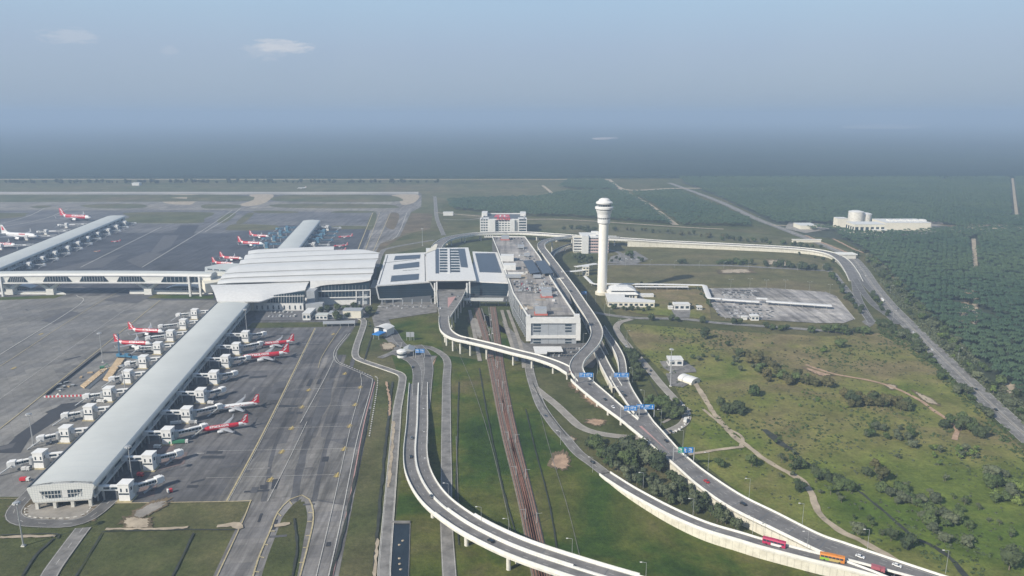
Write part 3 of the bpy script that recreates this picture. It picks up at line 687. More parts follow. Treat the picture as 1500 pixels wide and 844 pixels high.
# D: the two lower carriageways and the merged highway
cD1 = PX([(868,499,2),(876,514,4),(887,536,5.5),(898,556,6.4),(904,566,6.6)],0,4); L, Rr = both(cD1, 9)
viaduct('lower left carriageway climbing from under the snaking ramp', 'ramp', L, Rr, wall=(1,1), lanes=2)
cD2 = PX([(881,478,1),(890,492,3),(901,508,5),(909,524,6),(912,540,6.5),(912,552,6.7)],0,4); L, Rr = both(cD2, 7.5)
viaduct('lower right carriageway bowing out beside the dark hedge', 'ramp', L, Rr, wall=(1,1), lanes=2)
Lp = [(893,551,7.9),(901,565,8),(914.8,585,8),(925,599,8),(935.5,613,8)]; Rp = [(919.5,551,7.9),(925,566,8),(937.6,587,8),(949,604,8),(958,617,8)]
L, Rr = LR(Lp, Rp, 40); L = [p-Vector((0,0,1)) for p in L]; Rr = [p-Vector((0,0,1)) for p in Rr]
RCL, RCR = L, Rr
viaduct('right carriageway under two blue sign gantries, just before it joins the highway', 'viaduct', L, Rr, cols=[.3,.7], lanes=3, wall=(0,1))
Lp = [(836,555,9.8),(845,564,9.3),(873,587,8.4),(909,613.5,8),(921,623.5,8)]; Rp = [(857,547,9.8),(867,556,9.3),(890,575.5,8.4),(913,595.4,8),(935,613.5,8)]
L, Rr = LR(Lp, Rp, 50); L = [p-Vector((0,0,1)) for p in L]; Rr = [p-Vector((0,0,1)) for p in Rr]
LCL, LCR = L, Rr
viaduct('left carriageway on short pillars where the two ramps from the terminal merge', 'viaduct', L, Rr, cols=[.08,.25,.45,.65,.85], lanes=3)
Lp = [(921,623.5,8),(937.6,637,8),(968,663,8),(990.7,681.7,8),(1021.7,709,8),(1069.5,742,8),(1133,773.5,8),(1202,807,8),(1236,820,8),(1279,836,8),(1360,868,8),(1480,910,8)]
Rp = [(958,617,8),(971,631,8),(996.4,659,8),(1010,671,8),(1034,690,8),(1085,723.5,8),(1138.5,750,8),(1199.5,780.6,8),(1238,794,8),(1279,808,8),(1385,843,8),(1480,872,8)]
L, Rr = LR(Lp, Rp, 130); L = [p-Vector((0,0,1)) for p in L]; Rr = [p-Vector((0,0,1)) for p in Rr]
HWL, HWR = L, Rr
VM, cM = viaduct('wide merged highway on a white retaining wall running down to the bottom right corner', 'viaduct', L, Rr, cols=[.03,.08,.13], lanes=5, wall=(0,1))
k0 = int(.16*len(L)); E2 = L[k0:]; m_ = len(E2); b = MB(); b.v = [tuple(p-Vector((0,0,.6))) for p in E2]+[(p.x,p.y,-.2) for p in E2]; b.f = [[i,i+1,m_+i+1,m_+i] for i in range(m_-1)]; b.m=[0]*(m_-1)
b.build('retaining_wall', M['wallpanel'], VM)
hb = [L[1].lerp(Rr[1],.36), L[1].lerp(Rr[1],.46), L[24].lerp(Rr[24],.45)]
MB().sheet(hb, 7.03).build('hatching', M['pink'], VM)
for i in range(3):
    hb[i] = hb[i] + Vector((0,0,.03))
MB().prism([LCL[-1], LCR[-1], RCL[-1], RCR[-1]], 5.6, 6.985).build('gore_slab', M['deck'], VM)
# E: slip road with its own retaining wall
cE = PX([(886,694,.4),(895,700,1.5),(926,719.5,3.5),(979,748,5.5),(1032,771,6.6),(1085,787,7),(1120,797.5,7),(1199.5,818,7),(1237,826,7),(1290,840,7),(1380,864,7),(1480,888,7)],0,4)
L, Rr = both(cE, 8.5)
VE, _ = viaduct('slip road on a long cream retaining wall carrying the three coaches', 'ramp', L, Rr, wall=(1,1), lanes=2)
# G: ring viaduct behind the complex
cG = PX([(640,383,13),(637,372,13),(642,359,13),(655,350,13),(678,345,13),(705,342,13),(760,341,13),(815,344,13),(870,348,13),(930,351,12),(980,354.3,9),(1086,359.3,8),(1172,364.3,7),(1214,370.8,6),(1234,381,4),(1247,398,1.5),(1254,412,.5)],0,8)
L, Rr = both(cG, 19)
VG, _ = viaduct('long cream ring viaduct passing behind the mall and the control tower', 'viaduct', L, Rr, thick=2.6, cols=[i/30 for i in range(1,17)], colr=1.3, lanes=4, par=(1,1))
kk = int(.52*len(Rr)); E2 = Rr[kk:]; m_ = len(E2); b = MB(); b.v = [tuple(p-Vector((0,0,.6))) for p in E2]+[(p.x,p.y,-.2) for p in E2]; b.f = [[i,i+1,m_+i+1,m_+i] for i in range(m_-1)]; b.m=[0]*(m_-1)
b.build('retaining_wall', M['wallpanel'], VG)
# H: dual highway along the plantation
cH = PX([(980,268),(1050,294),(1104,319),(1140,333),(1176,347),(1212,361),(1245,377),(1262,394),(1278,418),(1298,443),(1313,459),(1352,497),(1388,532),(1433,575),(1476,615),(1530,662),(1600,720)],0,10)
z = 0.42
struct('highway', MB().ribbon(offs(cH,9.3), offs(cH,-9.3), z), M['asphalt2'])
b = MB()
for o_ in (-9,-1.4,1.4,9): b.ribbon(offs(cH,o_+.15), offs(cH,o_-.15), z+.03)
for o_ in (-5.2,5.2):
    q = resample(offs(cH,o_), 4)
    for k in range(0,len(q)-1,4): b.beam(q[k]+Vector((0,0,z+.03)), q[k+1]+Vector((0,0,z+.03)), .3, .01)
struct('road_marking', b, M['line'])
struct('median_strip', MB().sweep(cH, [(-.5,.1),(.5,.1),(.5,z+.3),(-.5,z+.3)]), M['gravel'])
road('highway', [(1246,396),(1262,425),(1280,447),(1300,462),(1316,476)], 9, 'asphalt')
road('highway', [(1225,372),(1248,392),(1270,420),(1290,440)], 9, 'asphalt')
# overpass box where the ring meets the highway
t = thing('overpass', 'white overpass block where the ring viaduct meets the plantation highway', 'overpass', W(1238,378,0))
MB().box(-14,14,-9,9,0,7).build('abutment', M['concrete'], t); MB().box(-16,16,-10,10,7,8.2).build('deck', M['barrier'], t)
t = thing('culvert_wall', 'cream culvert wall with a pale top beside the plantation highway', 'wall', W(1185,355,0), 0)
MB().box(-32,22,-2,2,0,5).build('wall_face', M['cream'], t); MB().box(-33,23,-2.6,2.6,5,5.8).build('coping', M['barrier'], t); 
# ============================================================ BUILDINGS
V3 = Vector
def bx(parent, name, m, pts, z0, z1, mt=None):
    return MB().prism(pts, z0, z1).build(name, m, parent)
def outline(mb, pts, w, n, d, m=0):
    "frame of square bars along a closed 3-D outline"
    for a, b in zip(pts, pts[1:]+pts[:1]): mb.beam(a, b, w, w)
# ---- long piers
def profile_roof(hw, z, rise, n=12, lip=2.0):
    out = []
    for i in range(n+1):
        x = -hw + 2*hw*i/n; out.append((x, z + rise*(1-(x/hw)**2)))
    return out
def pier(label, C0, C1, hw, z, front=True, win=True, ns=60, blue=False):
    d = (C1-C0); d.z = 0; Ld = d.length; rz = math.atan2(d.y, d.x) - math.pi/2
    t = thing('pier_building', label, 'terminal pier', (C0.x, C0.y, 0), rz)
    # local: x across, y along
    path = [V3((0, Ld*k/40, 0)) for k in range(41)]
    top = profile_roof(hw, z-1.6, 1.6)
    prof = [(-hw-.6, z-3.4)] + [(-hw-.5, z-1.9)] + top + [(hw+.9, z-2.2), (hw+1.5, z-3.6), (hw+1.2, z-5.0)]
    prof += [(hw+.8, z-5.0), (hw+.4, z-3.0)] + [(x*.98, zz-.5) for x, zz in reversed(top)] + [(-hw, z-3.4)]
    prof = [(-a, b) for a, b in prof]
    r_ = MB().sweep(path, prof).build('roof', [M['roof']], t, smooth=False)
    b = MB()
    for k in range(0, int(Ld/9)):
        y = k*9+4
        for i in range(len(top)-1):
            (x0,z0),(x1,z1) = top[i], top[i+1]; b.add([(x0,y,z0+.03),(x1,y,z1+.03),(x1,y+.25,z1+.03),(x0,y+.25,z0+.03)], [(0,1,2,3)])
    b.build('roof_seam', M['roofseam'], r_)
    b = MB(); b.beam((-hw-.2,0,z-1.2),(-hw-.2,Ld,z-1.2),.9,.7); b.build('gutter', M['dgrey'], r_)
    # closed storey and open undercroft
    MB().box(-hw+1.2, hw-1.2, 2.5, Ld, 5.2, z-2.4).build('wall', M['sidewall'], t)
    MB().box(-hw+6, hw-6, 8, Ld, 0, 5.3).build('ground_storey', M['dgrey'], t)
    n_ = int(Ld/26)
    for s in (-1, 1):
        w = MB(); sl = MB(); x = s*(hw-1.2)
        for k in range(n_):
            y0 = 8 + k*26
            w.plate([(x+s*.05,y0,z-4.6),(x+s*.05,y0+17,z-4.6),(x+s*.05,y0+14,z-9.2),(x+s*.05,y0+3,z-9.2)], (s*.12,0,0))
            sl.beam((x+s*.5,y0-3,6),(x+s*2.2,y0-3,z-4),.9,.7)
            for kk in (0,1,2): sl.beam((x+s*.6,y0-2+kk*7,5.2),(x+s*.6,y0-2+kk*7,0),.7,.7)
        w.build('side_window', M['blueglass'], t)
        sl.build('fin_column', M['steel'], t)
        MB().box(min(x,x+s*.9), max(x,x+s*.9), 2.5, Ld, 4.6, 6.0).build('ledge', M['white'], t)
    if front:
        zt = z-.1
        f = MB()
        out_ = [(-hw-1,z-2.4)] + [(x,zz) for x,zz in top] + [(hw+1,z-2.4),(hw-1.6,5.4),(-hw+1.6,5.4)]
        f.plate([(x,-.2,zz) for x,zz in out_], (0,2.6,0)); fa = f.build('end_wall', M['tilewall'], t)
        wn = [(-hw*.68,z-4.6),(hw*.66,z-4.6),(hw*.60,z-7),(hw*.36,z-9.4),(-hw*.42,z-9.4),(-hw*.60,z-7)]
        wf = MB().plate([(x,-.35,zz) for x,zz in wn], (0,.3,0)).build('end_window', M['glass'], t)
        b = MB()
        for k in range(13):
            x = -hw*.62 + k*hw*1.22/12; b.box(x-.12,x+.12,-.5,-.35,z-9.3,z-4.7)
        b.box(-hw*.66,hw*.64,-.5,-.36,z-7.1,z-6.8); b.box(hw*.02,hw*.2,-.55,-.38,z-9.4,z-4.6); b.build('mullion', M['white'], wf)
        for k in range(4):
            x = -hw+3.0+k*(2*hw-6)/3; MB().box(x-.9,x+.9,.3,2.2,0,5.5).build('column', M['concrete'], t)
        MB().box(-hw+3,hw-3,.0,2.4,4.6,5.5).build('beam', M['concrete'], t)
    return t, Ld, rz
M['sidewall'] = mat('pier_side_panel', (0.36,0.39,0.41), 0.6, var=0.12, vscale=0.15)
M['roofseam'] = mat('roof_seam', (0.50,0.54,0.54), 0.5)
def tilewall():
    m = mat('tiled_end_wall', (0.66,0.65,0.60), 0.5); nt = m.node_tree; b = nt.nodes['Principled BSDF']
    v = pos(nt); s = nt.nodes.new('ShaderNodeSeparateXYZ'); c_ = nt.nodes.new('ShaderNodeCombineXYZ'); nt.links.new(v, s.inputs[0]); nt.links.new(s.outputs[0], c_.inputs[0]); nt.links.new(s.outputs[2], c_.inputs[1])
    br = nt.nodes.new('ShaderNodeTexBrick'); nt.links.new(c_.outputs[0], br.inputs['Vector']); br.offset = 0; br.inputs['Scale'].default_value = 1; br.inputs['Brick Width'].default_value = 1.5; br.inputs['Row Height'].default_value = 1.2; br.inputs['Mortar Size'].default_value = .07
    br.inputs['Color1'].default_value = (.70,.70,.66,1); br.inputs['Color2'].default_value = (.72,.72,.68,1); br.inputs['Mortar'].default_value = (.42,.44,.44,1)
    nt.links.new(br.outputs['Color'], b.inputs['Base Color']); return m
M['tilewall'] = tilewall()
C0 = W(88,708,17); C1 = W(344,438,17); C0.z = C1.z = 0
PIER, PL, PRZ = pier('long pale-roofed pier with a tiled end wall and trapezoid window, nearest of three', C0, C1, 18.3, 17)
SAx0 = W(170,315.5,17); SAx1 = W(0,383,17); SAx0.z = SAx1.z = 0
dS = (SAx1-SAx0).normalized()
SAT, SL, SRZ = pier('far left satellite pier with a pale roof, seen beyond the covered bridge', SAx1 + dS*95, SAx0, 19, 17, front=False)
N0 = W(420,364,17); N1 = W(456,322,17); N0.z = N1.z = 0
NOR, NL, NRZ = pier('short pale-roofed pier directly behind the main terminal, flanked by blue jet bridges', N0, N1, 17.5, 17, front=False)
# ---- jet bridges
M['jetwhite'] = mat('jet_bridge_white', (0.76,0.755,0.73), .5, var=.06, vscale=.4)
TEAL = mat('teal_bridge_paint', (0.08,0.20,0.30), 0.6)
def jetbridge(label, wall, tower, cab, group, hw_=2.0, scale=1.0, body=None, tw=5.4):
    body = body or M['jetwhite']
    t = thing('jet_bridge', label, 'jet bridge', (tower.x, tower.y, 0), 0, group)
    w = wall - tower; w.z = 0; c = cab - tower; c.z = 0; s = scale
    a = V3((0,0,7.4*s)); e = V3((w.x,w.y,8.4*s))
    MB().beam(e, a, 2.5*s, 2.8*s).build('corridor', body, t)
    b = MB(); d = (e-a).normalized(); n = V3((-d.y,d.x,0)).normalized()
    for f in (.28,.55):
        p = a.lerp(e, f); q = a.lerp(e, f+.2)
        for sg in (-1,1): b.beam(p+n*sg*1.36*s+V3((0,0,.3)), q+n*sg*1.36*s+V3((0,0,.3)), .12, 1.3*s)
    b.build('window', M['glass'], t)
    for f in (.35,.8):
        p = a.lerp(e, f); MB().box(p.x-.4,p.x+.4,p.y-.4,p.y+.4,0,p.z-1.5*s).build('leg', M['steel'], t)
    k = tw/2*s
    tb = MB(); tb.box(-k,k,-k,k,0.6,10.6*s); tb.prism([(-k-.3,-k-.3),(k+.3,-k-.3),(k+.3,k+.3),(-k-.3,k+.3)],10.6*s,11.3*s); tw_ = tb.build('tower', body, t)
    b = MB()
    for x in (-1.9,1.5): b.box(x*s,(x+.9)*s,-k-.08,-k+.02,6.2*s,8.4*s)
    b.box(-k+.2,k-.2,-k-.07,-k+.02,4.4*s,5.4*s); b.box(k-.02,k+.08,-1.4*s,.2*s,6.2*s,8.4*s); b.build('window', M['glass'], tw_)
    MB().box(-k-1.6,k+1.2,-k-1.2,k+1.2,0,.5).build('plinth', M['yline'] if scale > .9 else M['concrete'], t)
    dn = c.normalized(); r0 = dn*(k+1.5); L_ = c.length
    MB().tube((r0.x,r0.y,3.2*s),(r0.x,r0.y,7.6*s),2.2*s,12).build('rotunda', M['steel'], t)
    MB().tube((r0.x,r0.y,0),(r0.x,r0.y,3.2*s),.8*s,8).build('leg', M['steel'], t)
    A, B = V3((r0.x,r0.y,6.0*s)), V3((c.x,c.y,4.9*s)); mid = A.lerp(B,.52)
    MB().beam(A, mid, 2.1*s, 2.3*s).build('tunnel', body, t); MB().beam(A.lerp(B,.5), B, 2.5*s, 2.7*s).build('tunnel', body, t)
    b = MB(); nn = V3((-dn.y,dn.x,0))
    for i in range(7):
        p = A.lerp(B, .08+.12*i); q = A.lerp(B, .185+.12*i); wd = 1.1*s if i < 3 else 1.3*s
        for sg in (-1,1): b.beam(p+nn*sg*wd, q+nn*sg*wd, .12, 1.45*s)
    b.build('window', M['blueglass'], t)
    cb = MB(); cb.obox((c.x,c.y), dn, 3.6*s, 4.0*s, 3.0*s, 6.9*s); cb.obox((c.x+dn.x*2.2*s,c.y+dn.y*2.2*s), dn, 1.6*s, 3.4*s, 3.4*s, 6.4*s); cb.build('cab', body, t)
    g_ = c - dn*5*s; 
    b = MB(); b.beam((g_.x,g_.y,4.4*s),(g_.x,g_.y,1.0),1.0,.9); b.beam((g_.x-nn.x*2.2,g_.y-nn.y*2.2,.9),(g_.x+nn.x*2.2,g_.y+nn.y*2.2,.9),1.0,.9); b.build('drive_column', M['steel'], t)
    b = MB()
    for sg in (-1,1):
        p = g_ + nn*sg*2.0; b.tube((p.x-nn.x*.4,p.y-nn.y*.4,.7),(p.x+nn.x*.4,p.y+nn.y*.4,.7),.7,10)
    b.build('wheel', M['tyre'], t)
    st = c + V3((.8,-2.4,0))*s; sd = V3((-.72,-.7,0)).normalized()
    MB().beam((st.x,st.y,4.6*s),(st.x+sd.x*8.5*s,st.y+sd.y*8.5*s,.4),1.2*s,.5).build('stair', M['steel'], t)
    return t
def pierpt(root_loc, rz, x, y):
    return V3((root_loc[0]+x*math.cos(rz)-y*math.sin(rz), root_loc[1]+x*math.sin(rz)+y*math.cos(rz), 0))
def wallpt(root, rz, T, hw):
    "point of the pier's side wall square across from T"
    l = V3(root.location); r = T - l; ax = V3((math.cos(rz), math.sin(rz), 0)); ay = V3((-ax.y, ax.x, 0))
    s = 1 if r.dot(ax) > 0 else -1
    return l + ax*s*hw + ay*r.dot(ay)
Rt = [((187,731),(232,703)),((221,687),(261,664)),((248,649),(298,625.5)),((275.6,617.5),(320,596)),((296,589),(325,571)),((315,562),(343,547)),((332,538),(362,524)),((347.6,519),(381,503.6)),((361,501),(386,489))]
Lt = [((286.6,467),(262,461.7)),((270,482.5),(236,478.6)),((251.5,499.5),(217.6,495.6)),((233,518),(203,510)),((212,538.6),(188,533)),((189,560.7),(165,555.5)),((161.6,586.8),(127.7,581)),((134,614),(96.4,609)),((99.5,646.5),(61,642.6)),((62,683.7),(18.6,679.7))]
for i,(a,c) in enumerate(Rt):
    T = W(*a); Cb = W(c[0],c[1],5.0); Cb.z = 0
    jetbridge(f'white jet bridge, {ORD[i]} from the tiled end wall along the right of the near pier', wallpt(PIER,PRZ,T,17.5), T, Cb, 'jet bridges along the near pier', scale=1.07, tw=6.4)
for i,(a,c) in enumerate(reversed(Lt)):
    T = W(*a); Cb = W(c[0],c[1],5.0); Cb.z = 0
    jetbridge(f'white jet bridge, {ORD[i]} from the tiled end wall along the left of the near pier', wallpt(PIER,PRZ,T,17.5), T, Cb, 'jet bridges along the near pier', scale=1.07, tw=6.4)
# satellite right side
sat = [(44,394),(64,385),(82,377),(101,369),(116,362),(130,354.5),(144.5,348),(160,342.5),(172,337),(184,331)]
for i,(u,v) in enumerate(sat):
    T = W(u,v); Cb = T + V3((17,9,0))
    jetbridge(f'small white jet bridge right of the satellite pier, {ORD[i]} from the covered bridge', wallpt(SAT,SRZ,T,18), T, Cb, 'jet bridges of the satellite pier', scale=.95)
for i,(u,v) in enumerate([(2,366),(40,352),(68,344),(98,334)]):
    T = W(u,v); Cb = T + V3((-22,10,0))
    jetbridge(f'small white jet bridge left of the satellite pier, {ORD[i]} from the photo edge', wallpt(SAT,SRZ,T,18), T, Cb, 'jet bridges of the satellite pier', scale=.95)
for i,(u,v) in enumerate([(460,364),(466,356.5),(471,350),(475,344),(480,338)]):
    T = W(u,v); Cb = T + V3((24,8,0))
    jetbridge(f'jet bridge with blue tower right of the short pier, {ORD[i]} from the terminal roof', wallpt(NOR,NRZ,T,17), T, Cb, 'jet bridges of the short pier', body=(M['white'] if i in (0,4) else TEAL))
for i,(u,v) in enumerate([(391,364),(402,354),(411,346),(421,339)]):
    T = W(u,v); Cb = T + V3((-22,4,0))
    jetbridge(f'jet bridge with blue tower left of the short pier, {ORD[i]} from the terminal roof', wallpt(NOR,NRZ,T,17), T, Cb, 'jet bridges of the short pier', body=TEAL)
# ---- control tower
tb = W(881.5,431)
t = thing('control_tower', 'tall slim cream air traffic control tower with a round white cab', 'control tower', tb)
K = 133/149.6
def tz(y): return (431-(270+y*.1895))*K
MB().lathe((0,0,0), [(6.4,0),(6.35,20),(6.1,60),(6.3,tz(300)),(6.6,tz(285)),(6.4,tz(280))], 40).build('shaft', M['towercream'] if 'towercream' in M else M['cream'], t, smooth=True)
hd = [(6.4,tz(283)),(8.0,tz(276)),(8.3,tz(270)),(8.3,tz(242))]
MB().lathe((0,0,0), hd, 40).build('lower_pod', M['white'], t, smooth=False)
MB().lathe((0,0,0), [(7.9,tz(242)),(7.9,tz(232))], 40).build('window_band', M['glass'], t)
b = MB()
for k in range(20):
    a = k*math.pi/10; b.obox((8.1*math.cos(a),8.1*math.sin(a)), (math.cos(a),math.sin(a)), .5, .5, tz(242), tz(232))
b.build('mullion', M['white'], t)
MB().lathe((0,0,0), [(8.4,tz(232)),(8.6,tz(228)),(8.9,tz(205)),(10.6,tz(176)),(10.6,tz(172)),(9.4,tz(172))], 40).build('upper_pod', M['white'], t)
MB().lathe((0,0,0), [(9.3,tz(172)),(9.3,tz(166))], 40).build('window_band', M['glass'], t)
MB().lathe((0,0,0), [(9.5,tz(167)),(11.9,tz(164)),(12.0,tz(150)),(11.4,tz(146)),(8.2,tz(144))], 40).build('gallery', M['white'], t)
MB().lathe((0,0,0), [(8.0,tz(145)),(9.0,tz(127))], 40).build('cab_glass', M['glass'], t)
b = MB()
for k in range(16):
    a = k*math.pi/8; b.beam((8.1*math.cos(a),8.1*math.sin(a),tz(145)), (9.1*math.cos(a),9.1*math.sin(a),tz(127)), .3, .3)
b.build('cab_mullion', M['steel'], t)
MB().lathe((0,0,0), [(8.6,tz(128)),(10.9,tz(122)),(11.0,tz(112)),(9.2,tz(106)),(7.4,tz(98)),(6.9,tz(90)),(4.5,tz(82)),(0.1,tz(79))], 40).build('dome', M['white'], t, smooth=False)
b = MB(); b.tube((0,0,tz(80)),(0,0,tz(62)),.25,6)
for a in (0,2.1,4.2): b.tube((2.5*math.cos(a),2.5*math.sin(a),tz(83)),(2.5*math.cos(a),2.5*math.sin(a),tz(72)),.15,5)
b.beam((-2.6,0,tz(72)),(2.6,0,tz(72)),.2,.2); b.beam((0,-2.6,tz(74)),(0,2.6,tz(74)),.2,.2)
b.build('antenna', M['dgrey'], t)
MB().lathe((0,0,0), [(9,0),(9,3.5),(6.3,4)], 24).build('base_ring', M['cream'], t)
# ---- buildings at the tower's foot
def house(name, label, cat, pts, h, wm='white', rm='white', gap=.5, wins=0, storeys=1, rt=.6):
    "flat-roofed block from its measured footprint: walls, projecting roof slab, window strips on each storey"
    q = [p.copy() if isinstance(p, Vector) else W(*p) for p in pts]; c = sum(q, V3((0,0,0)))/len(q)
    t = thing(name, label, cat, (c.x,c.y,0)); l = [p-c for p in q]
    MB().prism([p*(1-gap/max(1,p.length)) for p in l], 0, h-rt).build('wall', M[wm], t)
    MB().prism(l, h-rt, h).build('roof', M[rm], t)
    if wins:
        n = len(l)
        for k in range(n):
            a, b2 = l[k]*(1-gap/max(1,l[k].length)), l[(k+1)%n]*(1-gap/max(1,l[(k+1)%n].length))
            d = b2-a; 
            if d.length < 6: continue
            nr = V3((d.y,-d.x,0)).normalized()
            if nr.dot((a+b2)/2) < 0: nr = -nr
            if nr.y > .6: continue
            b = MB()
            for s in range(storeys):
                zc = (s+.55)*(h-rt)/storeys; m_ = max(2,int(d.length/wins))
                for i in range(m_):
                    p = a.lerp(b2,(i+.2)/m_)+nr*.06; r = a.lerp(b2,(i+.8)/m_)+nr*.06
                    b.beam(p+V3((0,0,zc)), r+V3((0,0,zc)), .14, (h-rt)/storeys*.42)
            b.build('window', M['glass'], t)
    return t
def lq(u0,u1,v,dy,z=0): # rectangle footprint with its front edge on the line v from u0 to u1 and dy metres deep
    a, b_ = W(u0,v), W(u1,v); return [a, b_, b_+V3((0,dy,0)), a+V3((0,dy,0))]
# main hall with a tiered white roof beside the tower
A_,B_ = W(893,438), W(933,438)
t = thing('tower_annex', 'tiered white-roofed hall at the foot of the control tower', 'hall', (A_+B_)/2); w_ = (B_-A_).length/2
MB().box(-w_,w_,0,34,0,6).build('wall', M['cream'], t)
def hip(w,y0,y1,z0,z1,ins): return MB().add([(-w,y0,z0),(w,y0,z0),(w,y1,z0),(-w,y1,z0),(-w+ins,y0+ins,z1),(w-ins,y0+ins,z1),(w-ins,y1-ins,z1),(-w+ins,y1-ins,z1)], [(0,1,5,4),(1,2,6,5),(2,3,7,6),(3,0,4,7),(4,5,6,7)])
hip(w_+2,-2,36,6,8.5,4).build('roof', M['white'], t); MB().box(-w_+3,w_-3,4,30,8.5,10.5).build('clerestory', M['glass'], t); hip(w_-1,2,32,10.5,14,9).build('upper_roof', M['white'], t)
b = MB()
for k in range(9): b.box(-w_+2+k*(2*w_-4)/9,-w_+2+(k+.6)*(2*w_-4)/9,-.12,.02,1.5,4.5)
b.build('window', M['glass'], t)
house('office_block', 'long low white-roofed office wing in front of the control tower', 'office', [(890,450),(959,451),(959,447.5),(915,443),(915,438),(886,437)], 7, 'cream', wins=6)
house('gate_house', 'white gate house with square columns on the road left of the coach park', 'gate house', lq(987,1011,455,12), 8, 'white', wins=5)
house('guard_hut', 'small white guard hut just left of the columned gate house', 'hut', lq(979,986,454,6), 4, wins=3)
house('guard_hut', 'small white guard hut right of the columned gate house', 'hut', lq(1021,1029,455,7), 5, wins=3)
house('guard_hut', 'white tent-roofed hut at the lower edge of the coach park', 'hut', lq(1100,1112,470,9), 6, wins=4)
house('guard_hut', 'tiny white kiosk beside the tent-roofed hut of the coach park', 'hut', lq(1087,1095,469,6), 4, wins=3)
house('store_shed', 'low white shed between the tower hall and the covered walkway', 'shed', lq(936,958,436,8), 4)
def canopy(label, pts, w, h, m='white', group=None):
    q = resample([W(u,v,h) for u,v in pts], 7); c = q[0].copy(); c.z = 0
    t = thing('covered_walkway', label, 'walkway', c, 0, group); l = [p-V3((c.x,c.y,0)) for p in q]
    MB().sweep(l, [(-w/2,0),(w/2,0),(w/2*.9,.5),(0,.9),(-w/2*.9,.5)]).build('roof', M[m], t)
    b = MB()
    for p in l[::2]:
        for s in (-1,1): b.tube((p.x,p.y+s*(w/2-.5),0),(p.x,p.y+s*(w/2-.5),h+.05),.18,5)
    b.build('post', M['steel'], t); return t
canopy('white covered walkway leading from the control tower to the coach park corner', [(886,416),(960,416.5),(1032,418),(1034,424),(1039,437),(1056,438)], 7, 6.5)
canopy('short covered walkway roof behind the palm garden near the tower', [(930,420),(1008,420.5)], 6, 4.5)
canopy('white covered walkway roof over the left bays of the coach park', [(1056,438.5),(1112,442.5)], 8, 5)
canopy('short raised link roof between the two coach park walkway roofs', [(1108,437),(1124,438)], 7, 7)
canopy('longest white covered walkway roof crossing the empty half of the coach park', [(1122,441.5),(1218,448)], 9, 5)
canopy('pale pedestrian bridge roof linking the office building to the tower', [(834,398),(848,397),(862,395)], 7, 8)
canopy('slanting white walkway roof beside the office building', [(843,391),(873,386.5)], 9, 10)
canopy('narrow white walkway running down from the pedestrian bridge towards the tower', [(857,405),(868,416),(886,417)], 5, 4)
house('stair_tower', 'square white stair tower of the pedestrian bridge', 'stair tower', lq(853,863,404,12), 14, 'cream', wins=4, storeys=3)
# ---- office building with slatted storeys
A_, B_ = W(841,372), W(895,377)
t = thing('office_building', 'multi-storey white office building with pinkish facade behind the control tower', 'office', A_)
o_ = B_-A_; ax = V3((o_.x,0,0)).length
MB().box(14,ax,6,60,0,27).build('wall', M['grey'], t)
MB().box(0,16,10,50,0,24).build('side_wing', M['cream'], t)
b = MB()
for k in range(5): b.box(-1.5,17,8,12,3+k*4.8,5.4+k*4.8)
b.build('balcony_slab', M['white'], t)
b = MB()
for k in range(5): b.box(.2,13.8,9.8,9.99,5.6+k*4.8,7.4+k*4.8)
b.build('window', M['glass'], t)
MB().box(13.5,25,2,30,0,31).build('stair_core', M['white'], t)
b = MB()
for k in range(5): b.box(25.2,ax+.3,5.2,5.95,1.5+k*5.2,4.2+k*5.2)
b.build('facade_band', mat('pinkish_facade',(0.60,0.45,0.42),0.7), t)
b = MB()
for k in range(5):
    for j in range(8): x = 26.5+j*(ax-28)/8; b.box(x,x+(ax-28)/8*.7,5.5,5.9,4.5+k*5.2,6.3+k*5.2)
b.build('window', M['glass'], t)
MB().box(13,ax+1,5,61,27,28.2).build('roof', M['white'], t)
b = MB(); 
for k,(x,y,w,d,h) in enumerate([(30,20,10,8,4),(44,30,8,12,5),(54,14,6,6,3),(34,44,12,8,4),(20,10,5,5,3)]): b.box(x,x+w,y,y+d,28.2,28.2+h)
b.build('plant_room', M['white'], t)
# ---- red-roofed headquarters
A_, B_ = W(704,341), W(771,341); w_ = B_.x-A_.x
t = thing('office_building', 'broad white office block with red markings painted on its roof, behind the ring viaduct', 'office', A_)
MB().box(4,w_-4,4,95,0,25).build('wall', M['white'], t)
for nm,x0,x1,y0,y1,h in (('wing',-1,17,0,26,28),('wing',w_-17,w_+1,0,26,28),('stair_core',0,12,60,92,33),('stair_core',w_-12,w_,62,92,32),('wing',17,30,-2,12,27),('wing',w_-34,w_-24,-2,12,27)):
    MB().box(x0,x1,y0,y1,0,h).build(nm, M['white'], t)
b = MB()
for k in range(5):
    for j in range(3): b.box(1+j*5,4.6+j*5,-.15,-.02,3.5+k*5.4,6.3+k*5.4)
    b.box(w_-15,w_-.5,-.15,-.02,3.2+k*5.4,6.4+k*5.4)
    for j in range(5): b.box(32+j*6,36+j*6,3.85,3.98,3.5+k*4.8,5.6+k*4.8)
b.build('window', M['glass'], t)
MB().box(3.5,w_-3.5,3.5,95.5,25,26).build('roof', M['dgrey'], t)
b = MB(); b.box(3,w_-3,3,4.5,25,28); b.box(3,w_-3,94.5,96,25,28); b.box(3,4.5,3,96,25,28); b.box(w_-4.5,w_-3,3,96,25,28); b.build('parapet', M['white'], t)
MB().sheet([(26,44),(60,44),(58,86),(30,86)], 26.08).build('roof_marking', M['red'], t)
b = MB(); b.sheet([(38,52),(41,52),(41,82),(38,82)],26.12); b.sheet([(47,50),(50,50),(50,78),(47,78)],26.12); b.sheet([(41.2,62),(46.8,66),(46.8,69),(41.2,65)],26.12); b.sheet([(51,50),(55,50),(55,54),(51,54)],26.12); b.build('roof_marking', M['white'], t)
